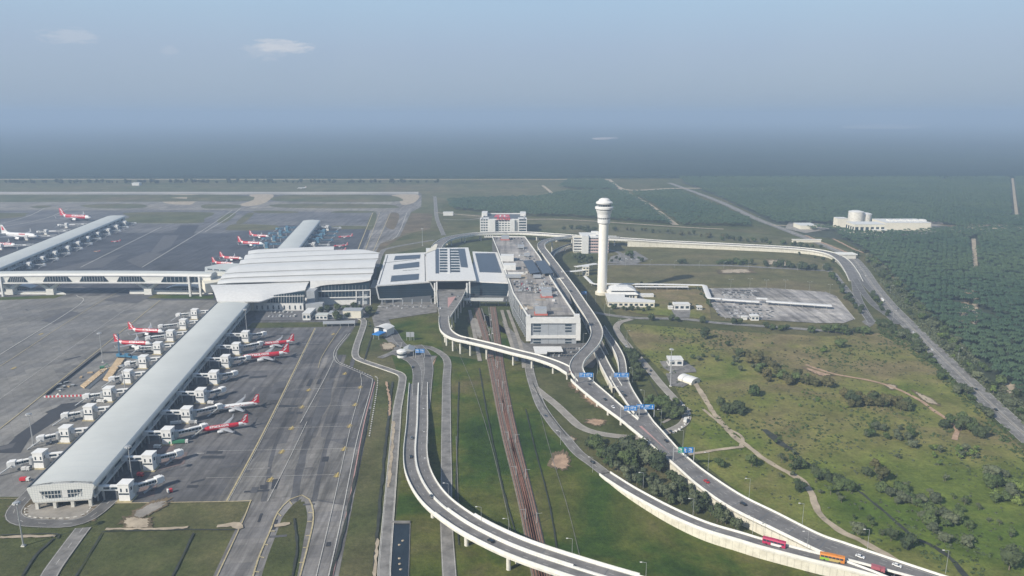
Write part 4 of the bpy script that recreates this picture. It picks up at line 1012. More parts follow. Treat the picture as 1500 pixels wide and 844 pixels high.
def text_mesh(name, s, size, depth=0.05):
    cu = bpy.data.curves.new(name, 'FONT'); cu.body = s; cu.size = size; cu.extrude = depth; cu.align_x = 'CENTER'; cu.resolution_u = 3; cu.offset = size*.02
    o = bpy.data.objects.new(name, cu); COL.objects.link(o); bpy.context.view_layer.update()
    dg = bpy.context.evaluated_depsgraph_get(); me = bpy.data.meshes.new_from_object(o.evaluated_get(dg)); me.name = name
    bpy.data.objects.remove(o); bpy.data.curves.remove(cu); return me
me = text_mesh('wall_lettering', 'AirAsia', 9.5); me.materials.clear(); me.materials.append(M['red'])
o = bpy.data.objects.new('wall_lettering', me); COL.objects.link(o); o.parent = t; o.location = (w_*.5,1.0,26.3); o.rotation_euler = (R(90),0,0); o.data.transform(Matrix.Shear('XY',4,(.2,0)) if False else Matrix.Identity(4))
MB().box(w_*.5-22,w_*.5+22,1.8,3.4,25.9,26.3).build('sign_ledge', M['white'], t)
# ---- shopping mall
t = thing('mall_building', 'wide white-roofed mall with dark slanted glass fronts and rooftop solar panels', 'mall')
def zroof(pts, z, th=.8): return [W(u,v,z) for u,v in pts]
zl, zc = 25, 29
FA, FB = W(552,418,zl), W(629,412.5,zl); FA2, FB2 = W(692,412,zl), W(748,414.5,zl)
bx(t,'left_wing',M['sidewall'],[W(567,374,zl),W(623,371,zl),W(629,409.5,zl),W(557,414.5,zl)],6.5,zl-.6)
bx(t,'right_wing',M['sidewall'],[W(695,370,zl),W(727,371,zl),W(742,410.5,zl),W(690,408.5,zl)],7.5,zl-.6)
bx(t,'roof',M['roofw'] if 'roofw' in M else M['white'],zroof([(565,372.5),(624.5,369.5),(629.5,412.5),(551.5,418)],zl),zl-.6,zl)
bx(t,'roof',M['white'],zroof([(692,368.5),(728.5,369.5),(748.5,414.6),(697,412.3)],zl),zl-.6,zl)
bx(t,'central_roof',M['white'],zroof([(624,363.5),(686,362.5),(697.5,410),(625,410.5)],zc),zc-1.4,zc)
bx(t,'central_hall',M['sidewall'],[W(626,366,zc),W(684,366,zc),W(692,396,zc),(W(628,396,zc))],12,zc-1.4)
bx(t,'canopy_fin',M['cream'],[W(623,372,zc),W(637,358,zc),W(641,358,zc),W(639,366,zc)],zc-6,zc+.6)
sol = MB()
for q in [[(579,375),(616,373),(615,378.6),(577,381)],[(576.6,388),(614,383.4),(614,391),(576,394.8)],[(573.6,404),(613.8,401),(613,409.5),(572,412.8)],[(695.8,371),(725,371),(735,399.5),(702.5,398.5)]]:
    MB().prism([W(u,v,zl+.3) for u,v in q], zl+.05, zl+.35).build('solar_array', M['solar'], t)
for q in [[(637.6,364.3),(642.8,364.3),(643,400.4),(638,400.4)],[(671,364.3),(680.7,364.3),(685.4,392),(675,391)]]:
    MB().prism([W(u,v,zc+.3) for u,v in q], zc+.05, zc+.35).build('solar_array', M['solar'], t)
for k in range(9):
    v0 = 365 + k*3.9
    for (u0,u1) in ((644,655.5),(659,671.5+k*.25)):
        MB().prism([W(u0,v0,zc+.3),W(u1,v0,zc+.3),W(u1+.3,v0+2.2,zc+.3),W(u0+.1,v0+2.2,zc+.3)], zc+.05, zc+.5).build('skylight', M['blueglass'], t)
for (a,b_) in (((657,363.5),(657.6,400)),): MB().beam(W(*a,zc+.6),W(*b_,zc+.6),3.5,1.2).build('roof_spine', M['white'], t)
b = MB()
for a,b_ in (((590,396.5),(613,395)),((563,385),(610,380))): b.beam(W(*a,zl+.15),W(*b_,zl+.15),1.2,.3)
b.beam(W(622,372,zl+.2),W(623,412,zl+.2),.8,.4); b.beam(W(555,416,zl+.2),W(568,374,zl+.2),.8,.4)
b.build('roof_joint', M['dgrey'], t)
def op(u,v,A,B): return onplane(u,v,A,B)
offF = V3((0,-1.2,0))
g1 = [op(552.5,418.5,FA,FB)+offF, op(630,413,FA,FB)+offF, op(639,431,FA,FB)+offF, op(636,436.5,FA,FB)+offF, op(555.5,438,FA,FB)+offF, op(551.5,421,FA,FB)+offF]
MB().plate(g1,(0,1.0,0)).build('glass_front', M['blueglass'], t)
b = MB(); outline(b, g1, 1.5, None, None); b.build('front_frame', M['white'], t)
g2 = [op(688,412,FA2,FB2)+offF, op(748,414.6,FA2,FB2)+offF, op(743.3,434.5,FA2,FB2)+offF, op(680,434.5,FA2,FB2)+offF, op(679,431,FA2,FB2)+offF]
MB().plate(g2,(0,1.0,0)).build('glass_front', M['blueglass'], t)
b = MB(); outline(b, g2, 1.5, None, None); b.build('front_frame', M['white'], t)
b = MB()
for pl,(A_,B_),u0,u1,v0,v1 in ((g1,(FA,FB),556,632,421,436.5),(g2,(FA2,FB2),686,742,417,433)):
    for k in range(1,5):
        p, q = op(u0+1,v0+(v1-v0)*k/5,A_,B_)+V3((0,-1.35,0)), op(u1-1,v0+(v1-v0)*k/5-.4*0,A_,B_)+V3((0,-1.35,0)); b.beam(p,q,.12,.18)
b.build('mullion', M['dgrey'], t)
b = MB()
for s,u,v,zz in ((0,560,447,7),(0,576,447,7),(0,590,447,7),(0,604,446,7),(0,618,446,7),(0,632,446,7),(0,690,448,8),(0,703,448,8),(0,712,448,8),(0,730,448,8),(0,742,448,8)):
    p = W(u,v); b.tube((p.x,p.y,0),(p.x,p.y,zz),.6,8)
b.build('column', M['grey'], t)
for (u,v) in ((637,430),(640,428),(684,430),(688,428)):
    p = W(u,v,14); 
    MB().beam((p.x,p.y,0),(p.x,p.y,zc-1.4),1.8,1.8).build('portal_column', M['white'], t)
q = [W(679,436,10),W(738,436,10),W(737,441,9),W(680,440.5,9)]
MB().prism([V3((p.x,p.y,0)) for p in q], 8.6, 9.8).build('station_canopy', M['roof'], t)
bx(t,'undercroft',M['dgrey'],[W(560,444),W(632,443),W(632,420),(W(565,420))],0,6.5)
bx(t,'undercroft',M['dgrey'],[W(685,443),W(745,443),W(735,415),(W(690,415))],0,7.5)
house('gallery_link', 'narrow dark glazed link between the terminal and the mall', 'link', [W(543,432),W(553,432),W(556,420),(W(547,420))], 10, 'grey', 'white')
# ---- car park block
M['darkwall'] = mat('dark_car_park_side', (0.085,0.085,0.082), .9, var=.4, vscale=.15)  # dark grey, randomly mottled, for the car park sides
t = thing('car_park_building', 'long car park block with a white framed grey front and cars on its roof', 'car park')
ZP = 30
fl, fr_ = W(773,463,ZP), W(842,461.5,ZP)
deck = [fl, fr_, W(807.5,409,ZP), W(791,378,ZP), W(768.8,347.5,ZP), W(721,347,ZP), W(730,369,ZP), W(747,415,ZP), W(752,430,ZP)]
MB().prism(deck, 3, ZP).build('structure', M['darkwall'], t)
MB().sheet([p for p in deck], ZP+.02).build('roof_deck', pave_mat('roof_deck_paving',(0.33,0.31,0.29),R(15),slab=8,dark=.7,streak=.35), t)
b = MB(); 
for a,c_ in zip(deck[1:5],deck[2:6]): b.beam(a+V3((0,0,.6)),c_+V3((0,0,.6)),1.2,1.4)
for a,c_ in zip(deck[5:],deck[6:]+deck[:1]): b.beam(a+V3((0,0,.6)),c_+V3((0,0,.6)),1.0,1.3)
b.build('parapet', M['barrier'], t)
# left side openings seen below the parapet
b = MB(); b2 = MB()
for a,c_ in zip(deck[6:],deck[7:]+deck[:1]):
    d = c_-a; n_ = V3((d.y,-d.x,0)).normalized(); n_ = n_ if n_.x < 0 else -n_; m_ = max(1,int(d.length/8))
    for i in range(m_):
        for s in range(5):
            p = a.lerp(c_,(i+.18)/m_)+n_*.1; q = a.lerp(c_,(i+.82)/m_)+n_*.1; p = V3((p.x,p.y,26.5-s*5.2)); q = V3((q.x,q.y,26.5-s*5.2)); b.beam(p,q,.2,2.2)
        p = a.lerp(c_,(i)/m_)+n_*.12; b2.beam(V3((p.x,p.y,2)),V3((p.x,p.y,ZP+1)),.7,.5)
    for s in (0,3): b2.beam(a+n_*.12+V3((0,0,-1.0-s*5.2)),c_+n_*.12+V3((0,0,-1.0-s*5.2)),.4,.5)
    for i in range(0,m_-1,2): b2.beam(a.lerp(c_,i/m_)+n_*.2+V3((0,0,-1.5)), a.lerp(c_,(i+1)/m_)+n_*.2+V3((0,0,-14)),.4,.7)
b.build('window', M['glass'], t); b2.build('side_frame', M['grey'], t)
FA3, FB3 = V3((fl.x,fl.y-3,0)), V3((fr_.x,fl.y-3,0))
Q = lambda u,v,d=0: onplane(u,v,FA3,FB3)+V3((0,-d,0))
def face(name, m, u0,u1,v0,v1,d=.0,th=3.0):
    a,b_ = Q(u0,v1,d), Q(u1,v1,d); c_,e = Q(u0,v0,d), Q(u1,v0,d)
    return MB().box(a.x,b_.x,a.y,a.y+th,a.z,c_.z).build(name, m, t)
face('front_panel', M['grey'], 777,844,472.5,506,0,3)
face('front_frame', M['white'], 770.6,850,465.5,473.2,1.6,5)
face('front_frame', M['white'], 770.6,777.6,473.3,499.3,1.55,5); face('front_frame', M['white'], 843.4,850,473.3,498.3,1.55,5)
face('front_frame', M['white'], 777.8,843.3,491.2,495.3,1.4,3)
face('corner_post', M['white'], 771,777,462.5,465.4,1.5,6); face('corner_post', M['white'], 841,849,461.2,465.4,1.5,6)
b = MB()
for (u0,u1) in ((781.2,792.2),(827.8,837.2)):
    for v in (477.6,482,486.4,498.9,503):
        a,c_ = Q(u0,v,.05), Q(u1,v,.05); b.box(a.x,c_.x,a.y-.1,a.y+.1,a.z,a.z+1.8)
b.build('louvre_window', M['glass'], t)
b = MB()
for k in range(1,5):
    a, c_ = Q(777+k*13.4,474,.02), Q(777+k*13.4,505.5,.02); b.box(a.x-.08,a.x+.08,a.y-.06,a.y,c_.z,a.z)
b.build('panel_joint', M['dgrey'], t)
for k,(u,v,w1,d1,h1) in enumerate([(801,436,12,10,5),(792.5,462,12,10,6),(740,352,13,14,5),(763,365,10,12,4),(787,409,10,7,3.5),(772,377,8,8,3.5),(752,409,20,8,3.5),(800,428,13,7,3.0)]):
    p = W(u,v,ZP); MB().box(p.x-w1/2,p.x+w1/2,p.y,p.y+d1,ZP+1.6,ZP+h1+1.2).build('stair_head', M['grey'], t)
    if k < 3: MB().box(p.x-w1/2-1,p.x+w1/2+1,p.y-1,p.y+d1,ZP,ZP+1.6).build('stair_base', M['brick'], t)
rc_ = random.Random(9)
for k in range(54):
    u, v = rc_.uniform(752,832), rc_.uniform(352,458); p = W(u,v,ZP); q_ = [V3((x.x,x.y,0)) for x in deck]
    cx_ = sum(x.x for x in q_)/len(q_)
    if not (735+(v-350)*.33 < u < 766+(v-350)*.62): continue
    w1,d1 = rc_.uniform(1.5,5), rc_.uniform(1.5,6); MB().box(p.x-w1/2,p.x+w1/2,p.y,p.y+d1,ZP,ZP+rc_.uniform(.8,2.2)).build('roof_unit', rc_.choice([M['grey'],M['dgrey'],M['white'],M['concrete']]), t)
for k in range(26):
    v = rc_.uniform(405,456); u = rc_.uniform(752+(v-405)*.3, 800+(v-405)*.6); p = W(u,v,ZP); w1,d1 = rc_.uniform(3,14), rc_.uniform(3,12)
    MB().box(p.x-w1/2,p.x+w1/2,p.y,p.y+d1,ZP+.03+k*.003,ZP+.05+k*.003).build('deck_patch', rc_.choice([M['roofgrey'],M['asphalt'],M['gravel'],M['path']]), t)
for (u0,u1,v,d1,h1) in ((733.5,752.5,383,16,8),(737.5,755.5,396,16,7),(744,767,402,3,2.5)):
    a,c_ = W(u0,v,ZP), W(u1,v,ZP); MB().box(a.x,c_.x,a.y,a.y+d1,ZP,ZP+h1).build('rooftop_hall', M['white'], t)
for q in ([(766,382),(780,380.8),(791,398.8),(776.5,401.2)],[(784,382.5),(798.5,381.5),(811,399.5),(795,401.3)]):
    MB().prism([W(u,v,ZP+4) for u,v in q], ZP+3.6, ZP+4.1).build('solar_canopy', M['solar'], t)
    b = MB()
    for u,v in q: p = W(u,v,ZP+4); b.tube((p.x*.999,p.y+.5,ZP),(p.x*.999,p.y+.5,ZP+3.7),.3,6)
    b.build('canopy_post', M['steel'], t)
a,c_ = W(781,519,4), W(797,519,4)
t = thing('entrance_canopy', 'white flat canopy in front of the grey car park facade, left of the snaking ramp', 'canopy')
MB().prism([W(784,518.5,4.4),W(801,518.5,4.4),W(802,515.2,4.4),(W(825,515,4.4)),W(822,508,4.4),W(781,508,4.4)], 4.0, 4.8).build('roof', M['white'], t)
b = MB()
for u,v in ((786,518),(800,518),(812,514.5),(823,514.5),(785,509),(820,509)): p = W(u,v,4.4); b.tube((p.x,p.y+.5,0),(p.x,p.y+.5,4.1),.25,6)
b.build('post', M['steel'], t)
M['bridgewhite'] = mat('bridge_cladding', (0.72,0.71,0.66), .6, var=.05, vscale=.2)
# ---- covered bridge
t = thing('skybridge', 'long white covered passenger bridge on forked pylons, its side pierced by trapezoid windows', 'bridge')
yB = W(60,431).y; 
XA, XB = W(-60,431).x, W(316,431).x
A3, B3 = V3((XA,yB,0)), V3((XB,yB,0)); Qb = lambda u,v: onplane(u,v,A3,B3)
zt = Qb(100,400).z; zb = Qb(100,412.5).z
sec = [(-11,zb),(11,zb),(12,zt-2),(8,zt),(-8,zt),(-12,zt-2)]
path = [V3((XA+(XB-XA)*k/40, yB, -2.0*((k-22)/22)**2+1)) for k in range(41)]
MB().sweep(path, sec).build('enclosure', M['bridgewhite'], t)
MB().sweep(path, [(-8.4,zt+.02),(8.4,zt+.02),(6,zt+1.0),(-6,zt+1.0)]).build('roof', M['roof'], t)
b = MB(); b.sweep(path, [(-12.6,zb-.6),(-11.6,zb-.6),(-11.6,zb+.9),(-12.6,zb+.9)]); b.sweep(path, [(-12.9,zt-2.4),(-11.7,zt-2.4),(-11.7,zt-1.4),(-12.9,zt-1.4)]); b.build('edge_band', M['white'], t)
for (u0,u1) in ((-12,12),(18,48),(70,112),(123,165),(177,218),(241,300)):
    k = (u0+u1)/2; dz_ = -2.0*(((Qb(k,405).x-XA)/(XB-XA)*40-22)/22)**2+1
    a,c_ = Qb(u0,405).x, Qb(u1,405).x; z0,z1 = zb+1.6+dz_, zt-3.0+dz_; y = yB-12.25
    wnd = MB().plate([(a,y+.5,z0),(c_,y+.5,z0),(c_-5,y+.15,z1),(a+5,y+.15,z1)], (0,.5,0)).build('window', M['blueglass'], t)
    b = MB()
    for i in range(1,9): x = a+3+(c_-a-6)*i/9; b.beam((x,y+.1,z0+.3),(x,y-.1,z1-.2),.3,.2)
    b.build('mullion', M['white'], wnd)
for u in (18,76,219):
    x = Qb(u,431).x
    p = MB(); p.box(x-5,x+5,yB-4,yB+4,0,8)
    p.plate([(x-5,yB-4,8),(x+5,yB-4,8),(x+18,yB-4,zb),(x+13,yB-4,zb),(x,yB-4,9.6),(x-13,yB-4,zb),(x-18,yB-4,zb)], (0,8,0)); p.build('pylon', M['barrier'], t)
for u in (14,285,300): x = Qb(u,431).x; MB().box(x-1.2,x+1.2,yB-14,yB-11,0,zt-2).build('post', M['white'], t)
for u0,u1,v0 in ((-40,97,431.5),(190,312,431)):
    a,c_ = W(u0,v0), W(u1,v0); tt = thing('crash_barrier', 'low white crash wall around the '+('left' if u0<0 else 'right')+' pylon of the covered bridge', 'wall', a)
    L_ = (c_-a).length; MB().add([(0,0,0),(L_,0,0),(L_-12,9,0),(-4,9,0),(0,0,3),(L_,0,1),(L_-14,9,3),(-4,9,3)], [(0,1,5,4),(1,2,6,5),(2,3,7,6),(3,0,4,7),(4,5,6,7)]).build('wall', M['barrier'], tt)
    MB().box(10,L_-20,2,7,3.0,4.0).build('coping', M['white'], tt)
for u0,u1,v0,nm in ((242,292,428,'right'),(6,46,428,'left')):
    a,c_ = W(u0,v0), W(u1,v0); tt = thing('service_hall', f'small curved white service hall under the {nm} end of the covered bridge', 'hall', a); L_ = (c_-a).length
    n_ = 12; b = MB()
    for k in range(n_):
        f0,f1 = k/n_,(k+1)/n_; z0,z1 = 9*math.sin(math.pi*(.12+.75*f0))**.6, 9*math.sin(math.pi*(.12+.75*f1))**.6
        b.add([(L_*f0,0,z0),(L_*f1,0,z1),(L_*f1,16,z1),(L_*f0,16,z0)], [(0,1,2,3)])
    b.build('roof', M['white'], tt); MB().box(L_*.12,L_*.9,1,15,0,5.5).build('wall', M['grey'], tt)
    b = MB()
    for k in range(5): b.box(L_*(.5+.07*k),L_*(.54+.07*k),.8,1.02,1,4.4)
    b.build('window', M['glass'], tt)
M['waveroof'] = mat('wave_roof_sheet', (0.64,0.64,0.62), .5, var=.05, vscale=.05)
# ---- main terminal with overlapping wave roofs
t = thing('terminal_building', 'main terminal under seven overlapping white wave-shaped roofs', 'terminal')
edges = [ # measured roof edges, back to front: left end, right end, height of the front lip
 ((366,366),(490,361),24),((363,371.5),(489,366),25.5),((357,379),(556.5,370.5),28),((350,386),(554,378.5),30),((329,399.5),(549,392),31),((323,407),(547,400),29),((318,415),(543,410),26)]
def shell(ea, eb, na=24):
    (a0,a1,za),(b0,b1,zb_) = ea, eb; nx, ny = 30, 12; b = MB(); vs = []
    for j in range(ny+1):
        f = j/ny
        for i in range(nx+1):
            s = i/nx
            bow = math.sin(math.pi*s*.9)*.6
            pa = W(a0[0],a0[1],za-1.6).lerp(W(a1[0],a1[1],za-1.6), s); pb = W(b0[0],b0[1],zb_).lerp(W(b1[0],b1[1],zb_), s)
            # ribs flow: right end sags slightly towards the eaves
            p = pa.lerp(pb, f); 
            zr = za-1.7; tp = max(zb_+1.9, zr+.4); g_ = min(1,f/.68); zz = (zr+(tp-zr)*(g_*g_*(3-2*g_))) if f < .68 else tp-(tp-zb_)*((f-.68)/.32)**1.4
            sag = 1.2*max(0,.08-s)/.08
            vs.append((p.x, p.y, zz - sag + bow))
    o0 = b.add(vs, [(j*(nx+1)+i, (j+1)*(nx+1)+i, (j+1)*(nx+1)+i+1, j*(nx+1)+i+1) for j in range(ny) for i in range(nx)])
    lip = vs[-(nx+1):]; b.add([*lip, *[(x,y+.4,z-.9) for x,y,z in lip], *[(x,y+1.5,z-1.5) for x,y,z in lip]], [(i,nx+1+i,nx+2+i,i+1) for i in range(nx)]+[(nx+1+i,2*nx+2+i,2*nx+3+i,nx+2+i) for i in range(nx)])
    return b
for k in range(len(edges)-1): shell(edges[k], edges[k+1]).build('wave_roof', M['waveroof'], t, smooth=True)
# body
body = [W(330,408,0)+V3((0,-70,0)) for _ in ()]
yf = W(500,447).y; yb = W(430,366,26).y-6
xl0, xr0 = W(324,420,20).x, W(541,445).x
MB().prism([(xl0+4,yf+18),(W(455,447).x,yf+4),(xr0,yf+4),(W(545,372,26).x-4,yb-40),(W(486,364,26).x,yb),(W(372,366,26).x,yb),(xl0+10,yb-90)], 0, 21).build('wall', M['sidewall'], t)
# east front (right of the canopy): two glass levels
G1, G2 = V3((0,yf,0)), V3((10,yf,0)); Qt = lambda u,v: onplane(u,v,G1,G2)
top_c = [(459,425.5),(463,421.5),(470,418.8),(484,417),(510,415.5),(530,413.5),(541,411.5)]
MB().plate([Qt(u,v) for u,v in top_c]+[Qt(541,424.5),Qt(459,426)], (0,2.5,0)).build('glass_front', M['blueglass'], t)
MB().plate([Qt(458,427.5),Qt(521,426.5),Qt(520,434.5),Qt(457,436)], (0,2.5,0)).build('glass_front', M['blueglass'], t)
b = MB(); b.beam(Qt(450,427)+V3((0,-.5,0)),Qt(543,424.8)+V3((0,-.5,0)),1.6,1.2); b.beam(Qt(457,436.6)+V3((0,-.3,0)),Qt(543,434.8)+V3((0,-.3,0)),1.6,1.1)
for u in (522,532,542.5): b.beam(Qt(u,425)+V3((0,-.3,0)),Qt(u,447)+V3((0,-.3,0)),1.1,1.1)
b.build('front_frame', M['white'], t)
b = MB()
for u in range(466,541,5): b.beam(Qt(u,418)+V3((0,-.2,0)),Qt(u,436)+V3((0,-.2,0)),.25,.25)
b.build('mullion', M['steel'], t)
MB().box(Qt(458,440).x,Qt(521,440).x,yf+2,yf+20,0,Qt(500,436).z).build('ground_storey', M['white'], t)
b = MB(); lipz = edges[-1][2]
fas = [W(455,411.5,lipz-3)] 
up_ = [(455,411.3),(480,410.9),(510,410.3),(532,409.7),(543.5,409)]
low = [(455,424),(461,421.5),(470,418.3),(484,416.5),(510,415),(530,413),(541,411)]
b.plate([Qt(u,v)+V3((0,-2,0)) for u,v in up_]+[Qt(u,v)+V3((0,-2,0)) for u,v in reversed(low)], (0,1.6,0)); b.build('eaves_fascia', M['white'], t)
# front canopy flowing down to the pier
zq = 23
b = MB(); nx, ny = 26, 8; vs = []
for j in range(ny+1):
    f = j/ny
    for i in range(nx+1):
        s = i/nx
        tp = V3((308+147*s, 417.5-6*s+1.2*math.sin(math.pi*s), 0)); 
        ln_ = 455-s*0
        bu = 318 + (447-318)*s; bv = 441.5 if s < .5 else 441.5 - (s-.5)/.5*16.5 - 4*math.sin((s-.5)*2*math.pi)*.5
        z0_, z1_ = 25.5-1.5*s, (17.5 if s < .5 else 17.5 + (s-.5)/.5*3.5)
        pa, pb = W(tp.x,tp.y,z0_), W(bu,bv,z1_)
        p = pa.lerp(pb, f); p.z += 2.2*math.sin(math.pi*f)
        vs.append(tuple(p))
b.add(vs, [(j*(nx+1)+i,(j+1)*(nx+1)+i,(j+1)*(nx+1)+i+1,j*(nx+1)+i+1) for j in range(ny) for i in range(nx)])
lip = vs[-(nx+1):]; b.add([*lip,*[(x,y+.5,z-1.4) for x,y,z in lip]],[(i,nx+1+i,nx+2+i,i+1) for i in range(nx)])
b.build('front_canopy', M['white'], t, smooth=True)
yf2 = W(420,456).y
G3, G4 = V3((0,yf2,0)), V3((10,yf2,0)); Qu = lambda u,v: onplane(u,v,G3,G4)
MB().plate([Qu(391,443.5),Qu(395,437),Qu(402,432.5),Qu(420,430),Qu(446,427),Qu(446,443)], (0,2,0)).build('glass_front', M['blueglass'], t)
b = MB()
for u in range(396,446,4): b.beam(Qu(u,431)+V3((0,-.2,0)),Qu(u,443.5)+V3((0,-.2,0)),.3,.3)
b.beam(Qu(398,434.6)+V3((0,-.3,0)),Qu(446,433.5)+V3((0,-.3,0)),.8,.7); b.build('mullion', M['white'], t)
MB().box(Qu(372,450).x,Qu(444,450).x,yf2+1,yf2+30,0,Qu(420,444.3).z).build('ground_storey', M['white'], t)
MB().box(Qu(318,450).x,Qu(394,450).x,yf2+2.2,yf2+30,0,Qu(420,438).z-2).build('wall', M['cream'], t)
b = MB()
for u in (376,384,392,400,408,416,424,432,440): b.box(Qu(u,450).x-.9,Qu(u,450).x+.9,yf2+.85,yf2+1.02,2,7)
b.build('window', M['glass'], t)
MB().box(Qu(446,450).x,Qu(458,450).x,yf2+12,yf2+40,0,Qu(450,430).z).build('wall', M['grey'], t)
MB().box(Qu(447,450).x,Qu(472,450).x,yf2+2,yf2+12,0,9).build('ground_storey', M['grey'], t)
# lantern strip on the left of the roof
b = MB()
for k in range(3): u = 304+k*9.5; b.beam(W(u,394.5+k*.8,28),W(u+7,395+k*.8,28),.6,1.8)
b.build('window', M['glass'], t)
MB().prism([W(300,391,27),W(325,386,27),W(352,386,27),W(331,399,27),W(300,397,27)], 20, 27).build('roof_deck', M['roof'], t)
MB().prism([W(290,404,22),W(330,398,22),W(330,412,22),(W(300,416,22))], 10, 22).build('wall', M['cream'], t)
# ---- service buildings on the near side of the terminal
house('service_building', 'white box-shaped service building by the bend of the service road', 'building', lq(502,529.5,467,14), 10, 'cream', 'grey', wins=0)
house('shed', 'low white twin-roofed shed between two service buildings by the terminal', 'shed', lq(462,480,469,12), 6, 'white', 'roof', wins=4)
house('shed', 'small grey-roofed shed beside the low twin-roofed shed', 'shed', lq(481,494,467,12), 7, 'white', 'grey', wins=4)
house('shed', 'tall narrow white shed with a dark roof panel in the equipment yard', 'shed', lq(443,455,470,26), 9, 'white', 'white', wins=5)
b = MB(); p = W(449,463,9); MB().box(p.x-4,p.x+4,p.y-6,p.y+10,9.05,9.3)
t = thing('underpass_roof', 'grey flat canopy over the service road at the apron corner', 'canopy')
MB().prism([W(473,474.5,4),W(520,473.5,4),W(520,469.5,4),W(473,471,4)], 3.4, 4.2).build('roof', M['steel'], t)
b = MB()
for u in (474,486,498,510,519): p = W(u,474.2,4); b.tube((p.x,p.y+1,0),(p.x,p.y+1,3.5),.3,6)
b.build('post', M['steel'], t)
# ---- toll plaza building
c = W(562,490)
t = thing('toll_building', 'white curved-roof gate building with blue canopy beside the grassy bank', 'gate building', c, R(-25))
b = MB(); n_=10
for k in range(n_):
    f0,f1 = k/n_,(k+1)/n_; z0,z1 = 8+2.4*math.sin(math.pi*f0), 8+2.4*math.sin(math.pi*f1)
    b.add([(-9+18*f0,-7,z0),(-9+18*f1,-7,z1),(-9+18*f1,9,z1),(-9+18*f0,9,z0)], [(0,1,2,3)])
b.build('roof', M['white'], t, smooth=True); MB().box(-8,-2,-6,8,0,8).build('wall', M['white'], t); MB().box(4,8.5,-6,8,0,8).build('wall', M['white'], t)
MB().box(-2,4,-5,7,2,7.8).build('window', M['glass'], t); MB().box(-1,8,-20,-7,5,6).build('side_canopy', M['blue'], t)
b = MB()
for x,y in ((0,-19),(7,-19),(0,-9),(7,-9)): b.tube((x,y,0),(x,y,5),.3,6)
b.build('post', M['steel'], t)
c = W(589,523); t = thing('toll_booth', 'white rounded booth beside a grey pitched canopy at the road junction', 'booth', c)
MB().lathe((0,0,0),[(4.8,0),(4.8,5.2),(5.3,5.3),(5.3,6.6),(3.5,7.6),(.1,8)],20).build('wall', M['white'], t); MB().lathe((0,0,0),[(4.86,2.6),(4.86,4.4)],20).build('window', M['glass'], t)
c = W(599,520); t = thing('toll_canopy', 'grey pitched canopy next to the rounded white booth', 'canopy', c)
MB().add([(-6,-7,6),(6,-7,6),(6,7,6),(-6,7,6),(0,-7,9),(0,7,9)],[(0,4,5,3),(4,1,2,5),(0,1,4),(2,3,5)]).build('roof', M['steel'], t)
b = MB()
for x in (-5.5,5.5):
    for y in (-6,6): b.tube((x,y,0),(x,y,6),.3,6)
b.build('post', M['steel'], t)
# ---- small buildings in the meadow
t = house('pump_house', 'small flat white building with a gate and mast behind it in the meadow', 'building', lq(979,1001,537,12), 7, 'white', 'white', wins=5)
c = W(1012,560); t = thing('vaulted_shed', 'small white shed with a vaulted roof on the meadow near the gravel road', 'shed', c, R(38)); t.scale = (.72,.72,.72)
b = MB(); n_=12
for k in range(n_):
    a0,a1 = math.pi*k/n_, math.pi*(k+1)/n_
    b.add([(-9*math.cos(a0),-8,3+4.4*math.sin(a0)),(-9*math.cos(a1),-8,3+4.4*math.sin(a1)),(-9*math.cos(a1),14,3+4.4*math.sin(a1)),(-9*math.cos(a0),14,3+4.4*math.sin(a0))],[(0,1,2,3)])
b.build('roof', M['white'], t, smooth=True)
b = MB(); b.plate([(-8.6,-7.4,0),(8.6,-7.4,0)]+[(8.6*math.cos(math.pi*k/10),-7.4,3+4.2*math.sin(math.pi*k/10)) for k in range(11)], (0,.4,0)); b.box(-8.6,-8.2,-7,13.6,0,3.4); b.box(8.2,8.6,-7,13.6,0,3.4); b.build('wall', M['cream'], t)
MB().box(-2,2,-7.5,-7.38,0,3.5).build('door', M['dgrey'], t)
# ---- industrial plant beyond the highway
def tank(lab,u,v,r,h):
    t = thing('storage_tank', lab, 'tank', W(u,v)); MB().lathe((0,0,0),[(r,0),(r,h)],32).build('shell', M['concrete'], t, smooth=True); MB().lathe((0,0,0),[(r+.3,h),(r+.3,h+.6),(r*.5,h+2.6),(.1,h+3)],32).build('lid', M['white'], t)
tank('tall round storage tank, the left and taller of two at the factory',1252,331,15.5,31); tank('wide round storage tank right of the taller one at the factory',1265,330,14.5,25)
house('factory_building', 'square cream silo block left of the storage tanks', 'factory', lq(1226,1241,333.5,22), 20, 'cream')
house('factory_building', 'cream factory hall in front of the storage tanks', 'factory', lq(1250,1296,344.5,40), 22, 'cream', wins=9)
house('factory_building', 'low cream annex at the front right of the factory', 'factory', lq(1278,1299,345.5,10), 12, 'cream', wins=7)
t = house('factory_building', 'long low cream warehouse stretching right from the storage tanks', 'factory', lq(1296,1363,338,60), 17, 'cream', wins=0)
b = MB()
for k in range(6): b.box(-30+k*14,-22+k*14,-10,4,17,20)
b.build('roof_vent', M['white'], t)
b = MB(); b.box(50,82,-30.5,-29.6,2,10); b.build('dock_door', M['dgrey'], t)
house('factory_building', 'small white shed on the country road left of the factory', 'shed', lq(1172,1197,336.5,40), 9, 'cream', wins=0)
house('field_hut', 'tiny white hut with red lettering on the airfield grass behind the mall', 'hut', lq(649,664,316,14), 8, 'white', wins=0)
house('field_hut', 'tiny striped white hut far away beyond the runway at the left', 'hut', lq(193,204,272,20), 9, 'white')
house('bus_shelter', 'small white building under the ring viaduct beside the car park', 'building', lq(709,722,348,12), 8, 'white', wins=4)
